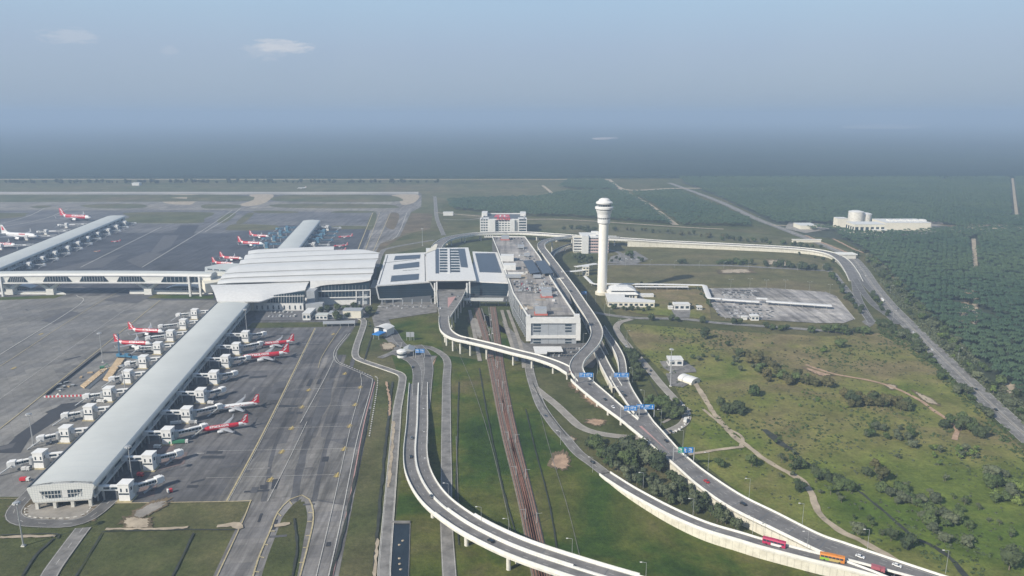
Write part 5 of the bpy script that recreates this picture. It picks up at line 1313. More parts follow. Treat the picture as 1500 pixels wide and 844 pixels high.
# ============================================================ AIRCRAFT
def aircraft(label, nose, tail, livery='red', scale=None, z=0, lod=False, letter=True, group='airliners at the gates'):
    "a twin-jet airliner, nose along local +x from the tail; nose/tail are measured points at fuselage height"
    zc_ = 3.9
    N, T = W(nose[0],nose[1],zc_), W(tail[0],tail[1],zc_); d = N-T; d.z = 0
    if group == 'airliners far away':
        c_ = (N+T)/2; d.y = max(-.25*abs(d.x), min(.25*abs(d.x), d.y)); T = c_-d/2
    sc = (d.length/37.57)*(.9 if group == 'airliners far away' else 1) if scale is None else scale
    t = thing('airliner', label, 'airliner', (T.x,T.y,0), math.atan2(d.y,d.x), group)
    t.scale = (sc,)*3 if isinstance(sc,(int,float)) else sc
    red, wh, acc = M['planered'], M['planewhite'], M['planered']
    n = 20 if not lod else 12; r = 1.98
    prof = [(0.0,.15,4.9),(2,.75,4.75),(5.1,1.35,4.4),(8.3,1.8,4.1),(12,1.98,3.9),(15,1.98,3.9),(20,1.98,3.9),(25,1.98,3.9),(29,1.98,3.9),(32,1.96,3.88),(34.3,1.75,3.78),(36,1.35,3.6),(37.1,.8,3.4),(37.57,.1,3.25)]
    b = MB(); vs = []
    for x, rr, zz in prof:
        for i in range(n):
            a = 2*math.pi*i/n; vs.append((x, rr*math.sin(a), zz+rr*1.02*math.cos(a)))
    b.v = vs
    for k in range(len(prof)-1):
        x = (prof[k][0]+prof[k+1][0])/2
        if livery == 'red': mi = 1 if 5 < x < 8.4 else 0
        elif livery == 'redw': mi = (1 if 5 < x < 8.4 or x > 31 else 0)
        elif livery == 'artwork': mi = 1 if x > 6 else 0
        elif livery == 'white': mi = 1
        elif livery == 'gold': mi = 2 if x > 6 else 0
        else: mi = 0
        for i in range(n): b.f.append([k*n+i,k*n+(i+1)%n,(k+1)*n+(i+1)%n,(k+1)*n+i]); b.m.append(mi)
    body = b.build('fuselage', [red, wh, M['gold']], t, smooth=True)
    def wing(s, nm, pts, th, zr, zt, m):
        b = MB(); (x0r,x1r,yr),(x0t,x1t,yt) = pts
        vs = [(x0r,s*yr,zr-th/2),(x1r,s*yr,zr),(x0r,s*yr,zr+th/2),((x0r+x1r)/2,s*yr,zr+th*.8),(x0t,s*yt,zt-.06),(x1t,s*yt,zt),(x0t,s*yt,zt+.06),((x0t+x1t)/2,s*yt,zt+.2)]
        b.add(vs, [(0,1,5,4),(0,4,6,2),(2,6,7,3),(3,7,5,1),(0,2,3,1),(4,5,7,6)]); return b.build(nm, m, t)
    for s in (-1,1):
        wing(s,'wing',((16.6,24.4,1.2),(12.6,17.4,6.2)) if False else ((17.0,24.6,1.2),(11.8,13.6,17.0)), .9, 2.9, 4.3, M['wing'])
        MB().plate([(12.0,s*17.0,4.3),(13.4,s*17.0,4.3),(12.2,s*17.5,6.8),(11.6,s*17.5,6.8)],(0,s*.12,0)).build('winglet', M['wing'], t)
        wing(s,'tailplane',((3.2,7.0,.8),(1.4,3.0,6.2)), .4, 4.9, 5.3, M['wing'])
        e = MB(); en = 14
        for k,(x,rr) in enumerate([(20.2,.6),(20.8,.85),(22.2,1.15),(24,1.22),(25,1.05)]):
            for i in range(en): a = 2*math.pi*i/en; e.v.append((x, s*5.75+rr*math.sin(a), 2.05+rr*math.cos(a)))
        for k in range(4):
            for i in range(en): e.f.append([k*en+i,k*en+(i+1)%en,(k+1)*en+(i+1)%en,(k+1)*en+i]); e.m.append(0)
        e.f.append(list(range(en))); e.m.append(1); e.f.append(list(range(4*en,5*en))); e.m.append(1)
        e.add([(20.8,s*5.75-.15,3.1),(24,s*5.75-.15,3.1),(21,s*5.75-.15,3.9),(18.6,s*5.75-.15,3.9),(20.8,s*5.75+.15,3.1),(24,s*5.75+.15,3.1),(21,s*5.75+.15,3.9),(18.6,s*5.75+.15,3.9)],[(0,1,2,3),(4,5,6,7),(0,3,7,4),(1,2,6,5)],0)
        e.build('engine', [wh if livery!='white' else wh, M['dgrey']], t, smooth=False)
    fm = wh if livery == 'white' else red
    fin = MB().plate([(0.7,-.15,5.2),(7.4,-.15,5.6),(9.0,-.15,5.8),(6.4,-.15,6.6),(2.6,-.15,12.0),(0.4,-.15,12.0)],(0,.3,0)).build('fin', fm, t)
    if livery != 'white' :
        for s in (-1,1):
            y = s*.17
            b = MB(); b.plate([(1.0,y,11.4),(2.4,y,11.4),(3.8,y,9.4),(3.0,y,8.6),(2.2,y,9.8)],(0,s*.03,0)); b.plate([(2.0,y,8.4),(3.2,y,8.2),(5.4,y,6.4),(4.2,y,6.0)],(0,s*.03,0)); b.plate([(3.6,y,8.0),(4.6,y,8.6),(3.8,y,9.6)],(0,s*.03,0))
            b.build('fin_marking', wh, fin)
    elif livery == 'white':
        MB().plate([(1.6,-.2,7.5),(4.0,-.2,7.5),(2.4,-.2,10.6),(1.2,-.2,10.6)],(0,.4,0)).build('fin_marking', M['red'], fin)
    b = MB()
    for s in (-1,1):
        b.box(8,31,s*1.9-.03,s*1.9+.03,4.45,4.6)
    if not lod or True: b.build('cabin_window', M['cabinwin'], t)
    MB().plate([(36.0,-1.0,4.6),(36.0,1.0,4.6),(35.2,.75,5.35),(35.2,-.75,5.35)],(.25,0,.15)).build('cockpit_window', M['glass'], t)
    b = MB()
    for x,ys in ((32.2,(0,)),(17.6,(-3.6,3.6))):
        for y in ys:
            b.tube((x,y,.5),(x,y,2.6),.16,6)
            for q in (-.35,.35): b.tube((x,y+q-.15,.55),(x,y+q+.15,.55),.55,10)
    b.build('landing_gear', M['tyre'], t)
    if letter and livery in ('red','redw','white'):
        txt = LETTER[livery[:3] if livery[0]=='r' else livery]
        for s in (-1,1):
            m_ = txt.copy(); 
            for v in m_.vertices:
                lx, ly, lz = v.co; a = 1.22 - ly/1.99*1.0; rr = 2.09 + lz
                v.co = (23.4 + s*lx*1.0, s*-1*0 + s*rr*math.sin(a), 3.9 + 1.02*rr*math.cos(a))
            # text reads left to right when seen from its own side
            for v in m_.vertices: pass
            if s > 0:
                for v in m_.vertices: v.co.x = 23.4*2 - v.co.x
            else:
                for v in m_.vertices: v.co.x = 23.4*2 - v.co.x
            o = bpy.data.objects.new('lettering', m_); COL.objects.link(o); o.parent = body
    return t
M['planered'] = mat('aircraft_red', (0.50,0.018,0.035), 0.35)
M['planewhite'] = mat('aircraft_white', (0.72,0.72,0.71), 0.35)
M['cabinwin'] = mat('cabin_windows', (0.12,0.06,0.07), .3)
M['gold'] = mat('aircraft_gold_art', (0.42,0.30,0.14), 0.4, col2=(0.55,0.15,0.06), vscale=.25)
M['wing'] = mat('aircraft_wing', (0.33,0.34,0.355), 0.5)
LETTER = {}
for k_, s_, sz_, mm in (('red','airasia.com',3.3,'planewhite'),('white','malaysia',2.0,'red')):
    me = text_mesh('lettering_'+k_, s_, sz_, .02); me.materials.clear(); me.materials.append(M[mm])
    c_ = sum((v.co.y for v in me.vertices))/len(me.vertices)
    LETTER[k_] = me
aircraft('red airliner with white lettering at the right-hand gate nearest the pier end', (294,629), (365,619))
ap2 = aircraft('white airliner covered in small pictures with a red tail, parked behind the nearest red one', (312,598), (381,590), 'artwork')
# pictures on the white aircraft: small dark and red blotches
b = MB(); rr_ = random.Random(5)
for k in range(16):
    x = 8 + k*1.45 + rr_.uniform(-.3,.3)
    for s in (-1,1):
        z_ = 4.1 + rr_.uniform(-.5,.7); y = s*(math.sqrt(max(.1,1.98**2-(z_-3.9)**2))+.02); b.box(x,x+rr_.uniform(.5,1.1),min(y,y+s*.03),max(y,y+s*.03),z_,z_+rr_.uniform(.4,.8))
b.build('fuselage_picture', M['brick'], ap2)
aircraft('longest red airliner, lower of the close pair on the right of the near pier', (352,525), (425,518))
aircraft('red airliner, upper of the close pair on the right of the near pier', (376,505), (432,500))
aircraft('red airliner with white nose left of the near pier, upper of two', (241,486), (188,484), 'redw')
aircraft('red airliner with white nose behind the blue crane, left side of the near pier', (223,503.5), (167,502), 'redw')
aircraft('red and white airliner with raked tail right of the satellite pier', (155,354), (182,350), lod=True, group='airliners far away')
aircraft('gold and red patterned airliner right of the satellite pier, below the red and white one', (127,369), (155,363), 'gold', lod=True, group='airliners far away')
aircraft('red airliner mostly hidden behind the covered bridge, only its tail showing', (62,398), (84,394), lod=True, group='airliners far away')
aircraft('wide red airliner with nose at the far end of the satellite pier', (138,322), (89,319.5), 'redw', scale=None, group='airliners far away')
aircraft('large white airliner with blue and red lettering left of the satellite pier', (60,350), (4,346.5), 'white', group='airliners far away')
aircraft('red airliner at the left photo edge, nose against the satellite pier', (31,361.5), (-22,360), 'redw', group='airliners far away')
aircraft('red airliner with white engines left of the short pier, the uppermost of three', (394,348.5), (369,343.5), 'redw', lod=True, group='airliners far away')
aircraft('red airliner left of the short pier, the middle of three with its tail far left', (389,359.5), (350.5,355.5), 'redw', lod=True, group='airliners far away')
aircraft('red airliner behind the left end of the terminal roof, upper of two', (357,381), (325,376), 'redw', lod=True, group='airliners far away')
aircraft('red airliner behind the left end of the terminal roof, lower and half hidden', (345,389), (314,383.5), 'redw', lod=True, group='airliners far away')
aircraft('red airliner on the right side of the short pier, farthest from the terminal', (491,348), (519,344), lod=True, group='airliners far away')
aircraft('red airliner on the right side of the short pier, middle of three', (484,361), (512,357), lod=True, group='airliners far away')
aircraft('red airliner right of the short pier, its nose just behind the terminal roof', (482,368.5), (510,363), lod=True, group='airliners far away')
aircraft('tiny white airliner taxiing on the grass strip beyond the runway', (441,275.5), (450,274.5), 'white', .75, letter=False, lod=True, group='airliners far away')
# ============================================================ VEHICLES
CARCOL = {k: mat('car_'+k+'_paint', c, .3) for k, c in {'white':(.72,.72,.71),'silver':(.40,.41,.42),'black':(.02,.02,.022),'grey':(.13,.135,.14),'red':(.45,.02,.02),'maroon':(.16,.02,.02),'blue':(.03,.07,.2)}.items()}
def car_body(m, single=False):
    b = MB()
    pr = [(-2.2,.45),(-2.25,.85),(-1.9,1.0),(-1.1,1.03),(1.0,1.02),(2.0,.9),(2.2,.7),(2.2,.4)]
    b.plate([(x,-.87,z) for x,z in pr],(0,1.74,0))
    g_ = MB(); gp = [(-1.75,1.0),(-1.2,1.42),(.25,1.46),(1.15,1.0)]
    g_.plate([(x,-.74,z) for x,z in gp],(0,1.48,0))
    r_ = MB(); r_.plate([(-1.25,-.68,1.44),(.28,-.68,1.47),(.28,.68,1.47),(-1.25,.68,1.44)],(0,0,.05))
    w = [ (x,y) for x in (-1.35,1.35) for y in (-.82,.82)]
    return b, g_, r_, w
PROTO = {}
def make_car(col, loc, rz, label, group=None, kind='car', s=1.0):
    key = (col,)
    if key not in PROTO:
        b, g_, r_, w = car_body(CARCOL[col]); PROTO[key] = (b.mesh('car_body',CARCOL[col]), g_.mesh('car_window',M['glass']), r_.mesh('car_roof',CARCOL[col]))
        if 'wheel' not in PROTO: PROTO['wheel'] = MB().tube((0,-.12,0),(0,.12,0),.33,10).mesh('wheel', M['tyre'])
    t = thing('car', label, 'car', loc, rz, group); t.scale = (s,)*3
    for nm, me in zip(('body','window','roof'), PROTO[key]):
        o = bpy.data.objects.new(nm, me); COL.objects.link(o); o.parent = t
    for x,y in [(x,y) for x in (-1.35,1.35) for y in (-.82,.82)]:
        o = bpy.data.objects.new('wheel', PROTO['wheel']); COL.objects.link(o); o.parent = t; o.location = (x,y,.33)
    return t
PARK = {}
def parked(col, loc, rz, label, group):
    "distant parked car: one mesh with painted body, glass and wheels"
    if col not in PARK:
        b = MB(); bb, g_, r_, w = car_body(None); b.add(bb.v, bb.f, 0); b.add(g_.v, g_.f, 1); b.add(r_.v, r_.f, 0)
        for x,y in w: b.tube((x,y-.1,.33),(x,y+.1,.33),.33,6,m=2)
        PARK[col] = b.mesh('parked_car', [CARCOL[col], M['glass'], M['tyre']])
    o = bpy.data.objects.new('parked_car', PARK[col]); COL.objects.link(o); o.location = loc; o.rotation_euler = (0,0,rz)
    return tag(o, label, 'car', group)
def onroad(u, v, z, ctr):
    "nearest point of a road's centre line to the measured spot, and its heading"
    p = W(u, v, z+.7); k = min(range(1,len(ctr)-1), key=lambda i: (ctr[i]-p).length_squared); d = ctr[k+1]-ctr[k-1]
    return V3((p.x,p.y,z)), math.atan2(d.y,d.x)
cars = [('maroon',837,545,9.2,cB,'maroon car at the point where the mall viaduct meets the snaking ramp'),('black',863.5,563.5,7.3,cB,'dark car just below the first blue gantry on the left carriageway'),
 ('black',886.6,585,7,cM,'dark car ahead of the white car on the left carriageway'),('white',898,596,7,cM,'white car on the left carriageway just before the paired blue gantries'),
 ('grey',911,574,6.8,cM,'grey car below the wide blue gantry on the right carriageway, left of a pair'),('black',915.5,579,6.8,cM,'black car below the wide blue gantry on the right carriageway, right of a pair'),
 ('black',976,645.6,7,cM,'dark car on the merged highway just above the lowest blue gantry'),('red',1035,705,7,cM,'bright red car on the merged highway'),('black',1089,738,7,cM,'black car on the merged highway below the red car'),
 ('white',1260,815,7,cM,'white car on the merged highway, left of two near the bottom edge'),('white',1314,828,7,cM,'white pickup-like car on the merged highway closest to the bottom edge'),
 ('black',868,677,.3,cE,'black car on the slip road just before its retaining wall starts'),('grey',798.6,609,.3,cE,'dark car on the lower road left of the gravel loop'),('silver',917,507,5,cD2,'grey car on the bowed carriageway beside the dark hedge'),
 ('black',602,669,5,cA,'dark car on the outer lanes of the bottom viaduct at its bend'),('grey',603,641,4,cA,'grey car on the bottom viaduct above the bend'),('black',719,792,11.2,cA,'black car on the bottom viaduct between two pillars'),('grey',632,727,8.6,cA,'small grey car inside the curve of the bottom viaduct'),
 ('black',685,497,15.8,cB,'dark car on the mall viaduct where it leaves the plaza'),('black',604.5,538,.2,cA,'black car leaving the booth junction'),('grey',582,507,.2,cA,'grey car at the junction below the blue canopy'),
 ('black',953,543,.2,cH,'black car on the gravel road beside the small flat building'),('black',983,632,.2,cE,'black car on the gravel loop next to the hazard blocks'),
 ('white',1338,487,.5,cH,'white car on the plantation highway, first below the truck'),('white',1365,512,.5,cH,'white van-like car on the plantation highway, second below the truck'),('black',1430,570,.5,cH,'dark car on the plantation highway, third below the truck'),('black',1459,600,.5,cH,'black car on the plantation highway nearest the right edge'),
 ('silver',1282,428,.5,cH,'silver car on the far carriageway near the overpass'),('white',1268,404,.5,cH,'white car close below the overpass'),('grey',1316,452,.5,cH,'grey car on the outer lane of the plantation highway'),
 ('white',645,451,16,cB,'white car on the drop-off deck at the left'),('black',667,438,16,cB,'dark car on the drop-off deck by the red hatching'),('silver',671,434,16,cB,'silver car under the mall portal'),('black',662,431,16,cB,'black car under the mall portal'),
 ('white',823,398,25,cC,'white car high on the snaking ramp'),('black',836,426,24,cC,'black car high on the snaking ramp near the loading deck'),('silver',741,341.5,13,cG,'silver car on the ring viaduct in front of the headquarters')]
for col,u,v,z_,c_,lab in cars:
    p, a = onroad(u,v,z_,c_); make_car(col, p, a, lab, 'cars driving on the roads')
def coach(label, u, v, z_, ctr, body, band, low):
    p, a = onroad(u, v, z_+1.0, ctr); p.z = z_
    t = thing('coach', label, 'coach', p, a)
    prof = [(-1.25,.45),(1.25,.45),(1.28,3.2),(1.05,3.75),(-1.05,3.75),(-1.28,3.2)]
    b = MB(); b.sweep([V3((-6,0,0)),V3((6,0,0))], prof); b.build('body', body, t)
    w = MB(); 
    for s in (-1,1):
        for k in range(6): w.box(-5.6+k*1.85,-5.6+k*1.85+1.65,s*1.27-.04,s*1.27+.04,2.0,3.05)
    w.box(5.97,6.05,-1.1,1.1,1.7,3.3); w.box(-6.05,-5.97,-1,1,2.2,3.2); w.build('window', M['glass'], t)
    s_ = MB()
    for s in (-1,1): s_.box(-5.9,-1.5,s*1.27-.05,s*1.27+.05,.5,1.9,0); s_.box(-1.5,4.0,s*1.27-.045,s*1.27+.045,.5,1.9,1)
    s_.build('side_panel', [low, band], t)
    MB().box(-2.5,2,-.8,.8,3.75,4.0).build('roof_unit', body, t)
    for x in (-3.8,3.6):
        for s in (-1,1): MB().tube((x,s*1.02,.5),(x,s*1.32,.5),.5,12).build('wheel', M['tyre'], t)
    return t
M['crimson'] = mat('crimson_coach_paint', (0.42,0.03,0.09), .4)
coach('crimson coach with white lower panels on the slip road', 1134,795,7,cE,M['crimson'],M['white'],M['crimson'])
coach('orange coach with lime green rear panels on the slip road', 1219,817.5,7,cE,M['orange'],M['yellow'],M['lime'])
PINKV = (1286,834.5)
# hatching beside the pink coach
q = [W(1292,833,7),W(1300,834,7),W(1345,848,7),W(1335,849,7)]
b = MB()
for k in range(9):
    a0, a1 = k/9, (k+.5)/9; b.add([q[0].lerp(q[3],a0)+V3((0,0,.06)),q[1].lerp(q[2],a0)+V3((0,0,.06)),q[1].lerp(q[2],a1)+V3((0,0,.06)),q[0].lerp(q[3],a1)+V3((0,0,.06))],[(0,1,2,3)])
b.build('hatching', M['pink'], VE)
def truck(label, p, a, cab, box, L_=8, name='truck', group=None, h=3.2):
    t = thing(name, label, 'truck' if name=='truck' else 'service vehicle', p, a, group)
    MB().box(L_/2-1.9,L_/2,-1.15,1.15,.5,2.6).build('cab', cab, t); MB().box(L_/2-.1,L_/2+.04,-1,1,1.5,2.4).build('windscreen', M['glass'], t)
    MB().box(-L_/2,L_/2-2.1,-1.2,1.2,.9,h).build('cargo_box', box, t)
    for x in (-L_/2+1.2,L_/2-1.1):
        for s in (-1,1): MB().tube((x,s*.85,.48),(x,s*1.15,.48),.48,10).build('wheel', M['tyre'], t)
    return t
M['rose'] = mat('faded_rose_paint', (0.34,0.10,0.12), .5)
p,a = onroad(*PINKV,7,cE); truck('faded rose-coloured van furthest down the slip road near the bottom edge', p, a, M['rose'], M['rose'], 6.5, h=2.7)
p,a = onroad(1292,440,.5,cH); truck('red and white truck on the plantation highway', p, a+math.pi, M['red'], M['white'], 12)
p,a = onroad(1004,617,.2,cE); truck('white box truck on the gravel loop beside the hazard blocks', p, R(70), M['white'], M['white'], 7)
# apron service vehicles
M['busgreen'] = mat('green_bus_paint',(0.05,0.22,0.12),.5)
for lab,u,v,a,L_,cm,bm in [('green and white apron bus below the jet bridge third from the pier end',262,650,12,13,'white','busgreen'),('white van left of the pier end, nearest the dashed road',38,689.5,10,5,'white','white'),('white van with red stripe left of the pier end, below the last jet bridge',37,705,5,6,'white','red'),
    ('white tug beneath the second jet bridge from the pier end',231,657,0,5,'white','white'),('white catering truck beside the third jet bridge tower',258,622,20,8,'white','white'),('white belt loader near the nearest red airliner',283,621,10,6,'white','steel'),
    ('white pushback tug behind the artwork airliner nose',309,592,0,5,'white','white'),('white van behind the red barriers on the left apron',148,590,0,6,'white','white'),('white truck by the middle left jet bridges',213,529,20,7,'white','steel'),
    ('red fuel cart on the stained stand near the pier end',206,698,0,4,'red','red'),('small red cart at the corner of the stained stand',249,722,40,3,'red','white')]:
    truck(lab, W(u,v), R(a), M[cm], M[bm], L_, 'service_vehicle', h=2.8)
YARDW = [(395+i*5.2, 464+(i%2)*.5) for i in range(8)]+[(398+i*6,458) for i in range(6)]+[(404+i*4.5,454.5) for i in range(7)]
for i,(u,v) in enumerate(YARDW):
    if i%4 == 3: truck('white utility truck parked in the equipment yard below the terminal', W(u,v), R(90), M['white'], M['steel'], 6, 'service_vehicle', 'vehicles in the equipment yard', 2.6)
    else: parked(['white','white','silver'][i%3], W(u,v), R(80+10*(i%3)), f'{["white","white","silver"][i%3]} car parked in the equipment yard below the terminal', 'vehicles in the equipment yard')
rp = random.Random(11)
# roof cars
def inpoly(p, q):
    c = False; j = len(q)-1
    for i in range(len(q)):
        if (q[i].y > p.y) != (q[j].y > p.y) and p.x < (q[j].x-q[i].x)*(p.y-q[i].y)/(q[j].y-q[i].y)+q[i].x: c = not c
        j = i
    return c
zone = [W(750,412,ZP),W(790,412,ZP),W(808,412,ZP),W(818,430,ZP),W(816,436,ZP),W(800,433,ZP),W(757,424,ZP)]
x0,x1,y0,y1 = min(p.x for p in zone),max(p.x for p in zone),min(p.y for p in zone),max(p.y for p in zone)
cnt = 0; yy = y0
while yy < y1:
    xx = x0
    while xx < x1:
        p = V3((xx,yy,ZP+.05))
        if inpoly(p, zone) and rp.random() < .62 and cnt < 125:
            col = rp.choice(['white','white','white','silver','black','grey','red','black']); parked(col, p, R(90+rp.uniform(-4,4)), f'{col} car among the rows parked on the rooftop in front of the solar canopies', 'cars on the car park roof'); cnt += 1
        xx += 3.1
    yy += rp.choice([6.0,11.5])
for k in range(26):
    u, v = rp.uniform(752,790), rp.uniform(352,382); p = W(u,v,ZP); p.z = ZP+.05
    if u > 768 and v < 362: continue
    col = rp.choice(['white','black','silver']); parked(col, p, R(90), f'{col} car scattered on the far half of the rooftop deck behind the solar canopies', 'cars on the far roof deck')
for k in range(9):
    u = 728+k*4.4+rp.uniform(-1,1); p = W(u,350+rp.uniform(-.6,.6),ZP); p.z = ZP+.05; parked('black', p, R(85), 'black car in the single row along the far edge of the rooftop deck', 'cars along the far roof edge')
# coach park rows
for r_,(v0,u0,u1,den) in enumerate([(426,1060,1108,.85),(429.2,1056,1112,.85),(432.6,1058,1112,.85),(436,1062,1096,.8),(446.5,1064,1116,.5),(450.5,1062,1116,.6),(455,1062,1116,.7),(459.5,1066,1118,.85),(463.5,1072,1118,.9)]):
    u = u0
    while u < u1:
        if rp.random() < den:
            col = rp.choice(['black','grey','black','white','silver','white'] if r_ not in (0,1) else ['black','white','grey','black']); parked(col, W(u,v0+(u-1060)*.015), R(92+rp.uniform(-3,3)), f'{col} car parked {"above" if r_ < 4 else "below"} the covered walkway of the coach park', 'cars in the coach park '+('upper' if r_<4 else 'lower')+' rows')
        u += 2.75
for k in range(9): col = rp.choice(['white','black','silver']); parked(col, W(1043+k*1.3,430+k*4.0), R(10), f'{col} car in the slanting row along the left edge of the coach park', 'cars along the left edge of the coach park')
for k in range(9): parked(rp.choice(['black','grey']), W(1124+rp.uniform(-2,8),452+k*1.9), R(0), 'dark car in the isolated column right of the coach park lane', 'cars right of the coach park lane')
for k in range(34):
    u, v = 806+(k%12)*4.3+rp.uniform(-.5,.5), 511.5+(k//12)*5.2; 
    if u > 858-(v-511)*.6: continue
    col = rp.choice(['black','grey','white','silver','black']); parked(col, W(u,v), R(80), f'{col} car parked on the ground between the grey facade and the curving viaduct', 'cars in front of the car park building')
for k in range(10):
    u, v = 798+(k%5)*5, 534+(k//5)*4; parked(rp.choice(['white','silver','grey']), W(u,v), R(60), 'car parked in the shade under the mall viaduct', 'cars under the mall viaduct')
for k in range(14):
    u, v = 556+k*5.5, 449+rp.uniform(-1,3); col = rp.choice(['white','silver','white','grey']); parked(col, W(u,v), R(rp.choice([0,90])), f'{col} car on the yard below the dark glass front of the mall', 'cars below the mall front')
for k in range(9): parked('white' if k%2 else 'grey', W(905+k*4,381+rp.uniform(-2,3)), R(90), f'{"white" if k%2 else "grey"} car beside the office building behind the control tower', 'cars beside the office building')
# ============================================================ SIGNS, LAMPS, MASTS
def gantry(label, uL, uR, v, z_, panels, h=6.2):
    A_, B_ = W(uL,v,z_), W(uR,v,z_); d = B_-A_; c = A_.copy()
    t = thing('sign_gantry', label, 'road sign', (c.x,c.y,z_), math.atan2(d.y,d.x)); L_ = d.length
    for x in (0, L_): MB().tube((x,0,-.3),(x,0,h+3.4),.32,8).build('post', M['steel'], t)
    b = MB(); b.beam((0,0,h+.8),(L_,0,h+.8),.4,.4); b.beam((0,0,h+2.6),(L_,0,h+2.6),.3,.3)
    for k in range(8): b.beam((L_*k/8,0,h+.8),(L_*(k+.5)/8,0,h+2.6),.15,.15)
    b.build('beam', M['steel'], t)
    for f0,f1,m in panels:
        pn = MB().box(L_*f0,L_*f1,-.5,-.3,h-.2,h+3.9).build('sign_panel', M[m], t)
        b = MB(); x0,x1 = L_*f0+.4, L_*f1-.4
        b.box(x0,x0+(x1-x0)*.55,-.53,-.505,h+2.6,h+3.1); b.box(x0,x0+(x1-x0)*.4,-.53,-.505,h+1.6,h+2.0)
        b.add([(x1-1.2,-.53,h+.5),(x1-.8,-.53,h+.5),(x1-.8,-.53,h+2.2),(x1-.3,-.53,h+2.2),(x1-1.0,-.53,h+3.2),(x1-1.7,-.53,h+2.2),(x1-1.2,-.53,h+2.2)],[(0,1,2,3,4,5,6)])
        b.box(x0,x1,-.53,-.505,h+.3,h+.45); b.build('sign_marking', M['white'], pn)
    return t
gantry('blue sign gantry over the left carriageway, uppermost of the left ones', 843,869,562,8.6,[(.20,.58,'blue'),(.60,.96,'blue')])
gantry('wide blue sign gantry over the right carriageway, uppermost on that side', 896,921,562,7,[(.12,.52,'blue'),(.54,.98,'blue')])
gantry('blue sign gantry over the left carriageway, left of the side-by-side pair', 909,936,612,7,[(.18,.50,'blue'),(.52,.86,'blue')])
gantry('blue sign gantry over the right carriageway, right of the side-by-side pair', 932,958,610,7,[(.0,.40,'blue'),(.44,.98,'blue')])
gantry('lowest blue sign gantry spanning the merged highway, with one green panel', 986,1016,675,7,[(.22,.46,'green'),(.48,.66,'blue'),(.70,.94,'blue')])
gantry('large blue overhead sign on several legs by the booth junction', 609,622,525,0,[(.0,.45,'blue'),(.5,1.0,'blue')],h=6)
gantry('small blue sign at the side of the lower road below the control tower', 851,859,441,0,[(.05,.95,'blue')],h=9)
t = thing('billboard', 'empty pale two-part billboard on legs on the grass slope', 'billboard', W(595,499))
for x in (0,4.5): MB().box(x+.2,x+4.3,-.2,.2,4,9.5).build('board', M['grey'], t)
b = MB()
for x in (.6,3.6,5.2,8.4): b.tube((x,0,0),(x,0,9),.2,6)
b.build('leg', M['steel'], t)
def lamp(label, loc, h=12, dirx=-1, group=None, name='street_lamp', arm=2.2, heads=1):
    t = thing(name, label, 'street lamp', loc, 0, group)
    MB().tube((0,0,0),(0,0,h),.12,6,r2=.07).build('pole', M['steel'], t)
    for k in range(heads):
        dx = dirx if k == 0 else -dirx
        MB().beam((0,0,h),(dx*arm,0,h+.35),.12,.12).build('arm', M['steel'], t)
        MB().box(min(dx*arm,dx*(arm+1.1)),max(dx*arm,dx*(arm+1.1)),-.25,.25,h+.22,h+.46).build('lamp_head', M['white'], t)
    return t
for i,(u,v) in enumerate([(1385,840),(1270,808),(1175,768),(1097,730),(1037,690),(1000,656),(968,624),(943,594),(926,560)]):
    lamp(f'street lamp on the right edge of the merged highway, {ORD[i]} from the bottom right', W(u,v,7), 13, -1, 'lamps along the merged highway')
for i,(u,v) in enumerate([(1182,806),(1102,782),(1015,756),(942,716),(868,692),(821,652)]):
    lamp(f'street lamp on the inner side of the slip road, {ORD[i]} counted up from the coaches', W(u,v,[7,7,6,3,.3,.2][i]), 11, -1, 'lamps along the slip road')
for i,(u,v) in enumerate([(946,848),(838,812),(745,782),(705,764),(657,728),(629,690),(627,650),(626,615)]):
    lamp(f'street lamp on the bottom viaduct, {ORD[i]} counted from the bottom edge upwards', W(u,v,[12,12,10.5,10,8,6,4,2][i]), 9, -1, 'lamps along the bottom viaduct')
for i,(u,v) in enumerate([(875,548),(899,590),(854,508),(892,470),(905,486),(918,503),(872,446),(885,462)]):
    lamp(f'street lamp, {ORD[i]} of a scattered row between the upper gantries and the car park', W(u,v,5 if i<2 else 0), 14, 1, 'lamps around the interchange')
for i in range(14):
    k = int((i+1)*len(cH)/16); p = offs(cH,13)[k] if i%2 else offs(cH,-13)[k]
    lamp(f'street lamp along the plantation highway, {ORD[i]} from its far end', (p.x,p.y,0), 12, 1, 'lamps along the plantation highway')
for i in range(10):
    u = 880+i*36; lamp(f'slim street lamp along the road above the coach park, {ORD[i]} from the control tower', W(u,389+ (u-880)*.026), 11, 1, 'lamps along the road above the coach park')
for i,(u,v) in enumerate([(1070,424),(1098,423),(1122,425),(1150,425),(1185,428),(1215,432),(1100,449),(1160,452),(1205,470),(1075,466)]):
    lamp(f'slim lamp post in the coach park, {ORD[i]} starting at its far left corner', W(u,v), 14, 1, 'lamp posts of the coach park', heads=2)
def mast(label, u, v, h):
    t = thing('floodlight_mast', label, 'floodlight mast', W(u,v)); MB().lathe((0,0,0),[(.9,0),(.9,1),(.45,1.1),(.22,h)],8).build('pole', M['steel'], t)
    b = MB(); b.lathe((0,0,h-.6),[(.3,0),(1.7,.3),(1.7,.8),(.3,1.0)],10); b.build('lamp_ring', M['grey'], t)
    b = MB()
    for k in range(8): a = k*math.pi/4; b.box(1.8*math.cos(a)-.3,1.8*math.cos(a)+.3,1.8*math.sin(a)-.3,1.8*math.sin(a)+.3,h-.8,h-.2)
    b.build('floodlight', M['white'], t); MB().box(-1,1,-1,1,0,.5).build('base', M['concrete'], t)
mast('tall floodlight mast on the grass at the bottom left corner', 34.5,800,27)
mast('tall floodlight mast between the two jet bridges nearest the pier end', 194,705,25)
mast('tall floodlight mast at the corner of the apron building site', 151,531,30)
mast('tall floodlight mast beside the right side of the pier near the terminal', 362,489,28)
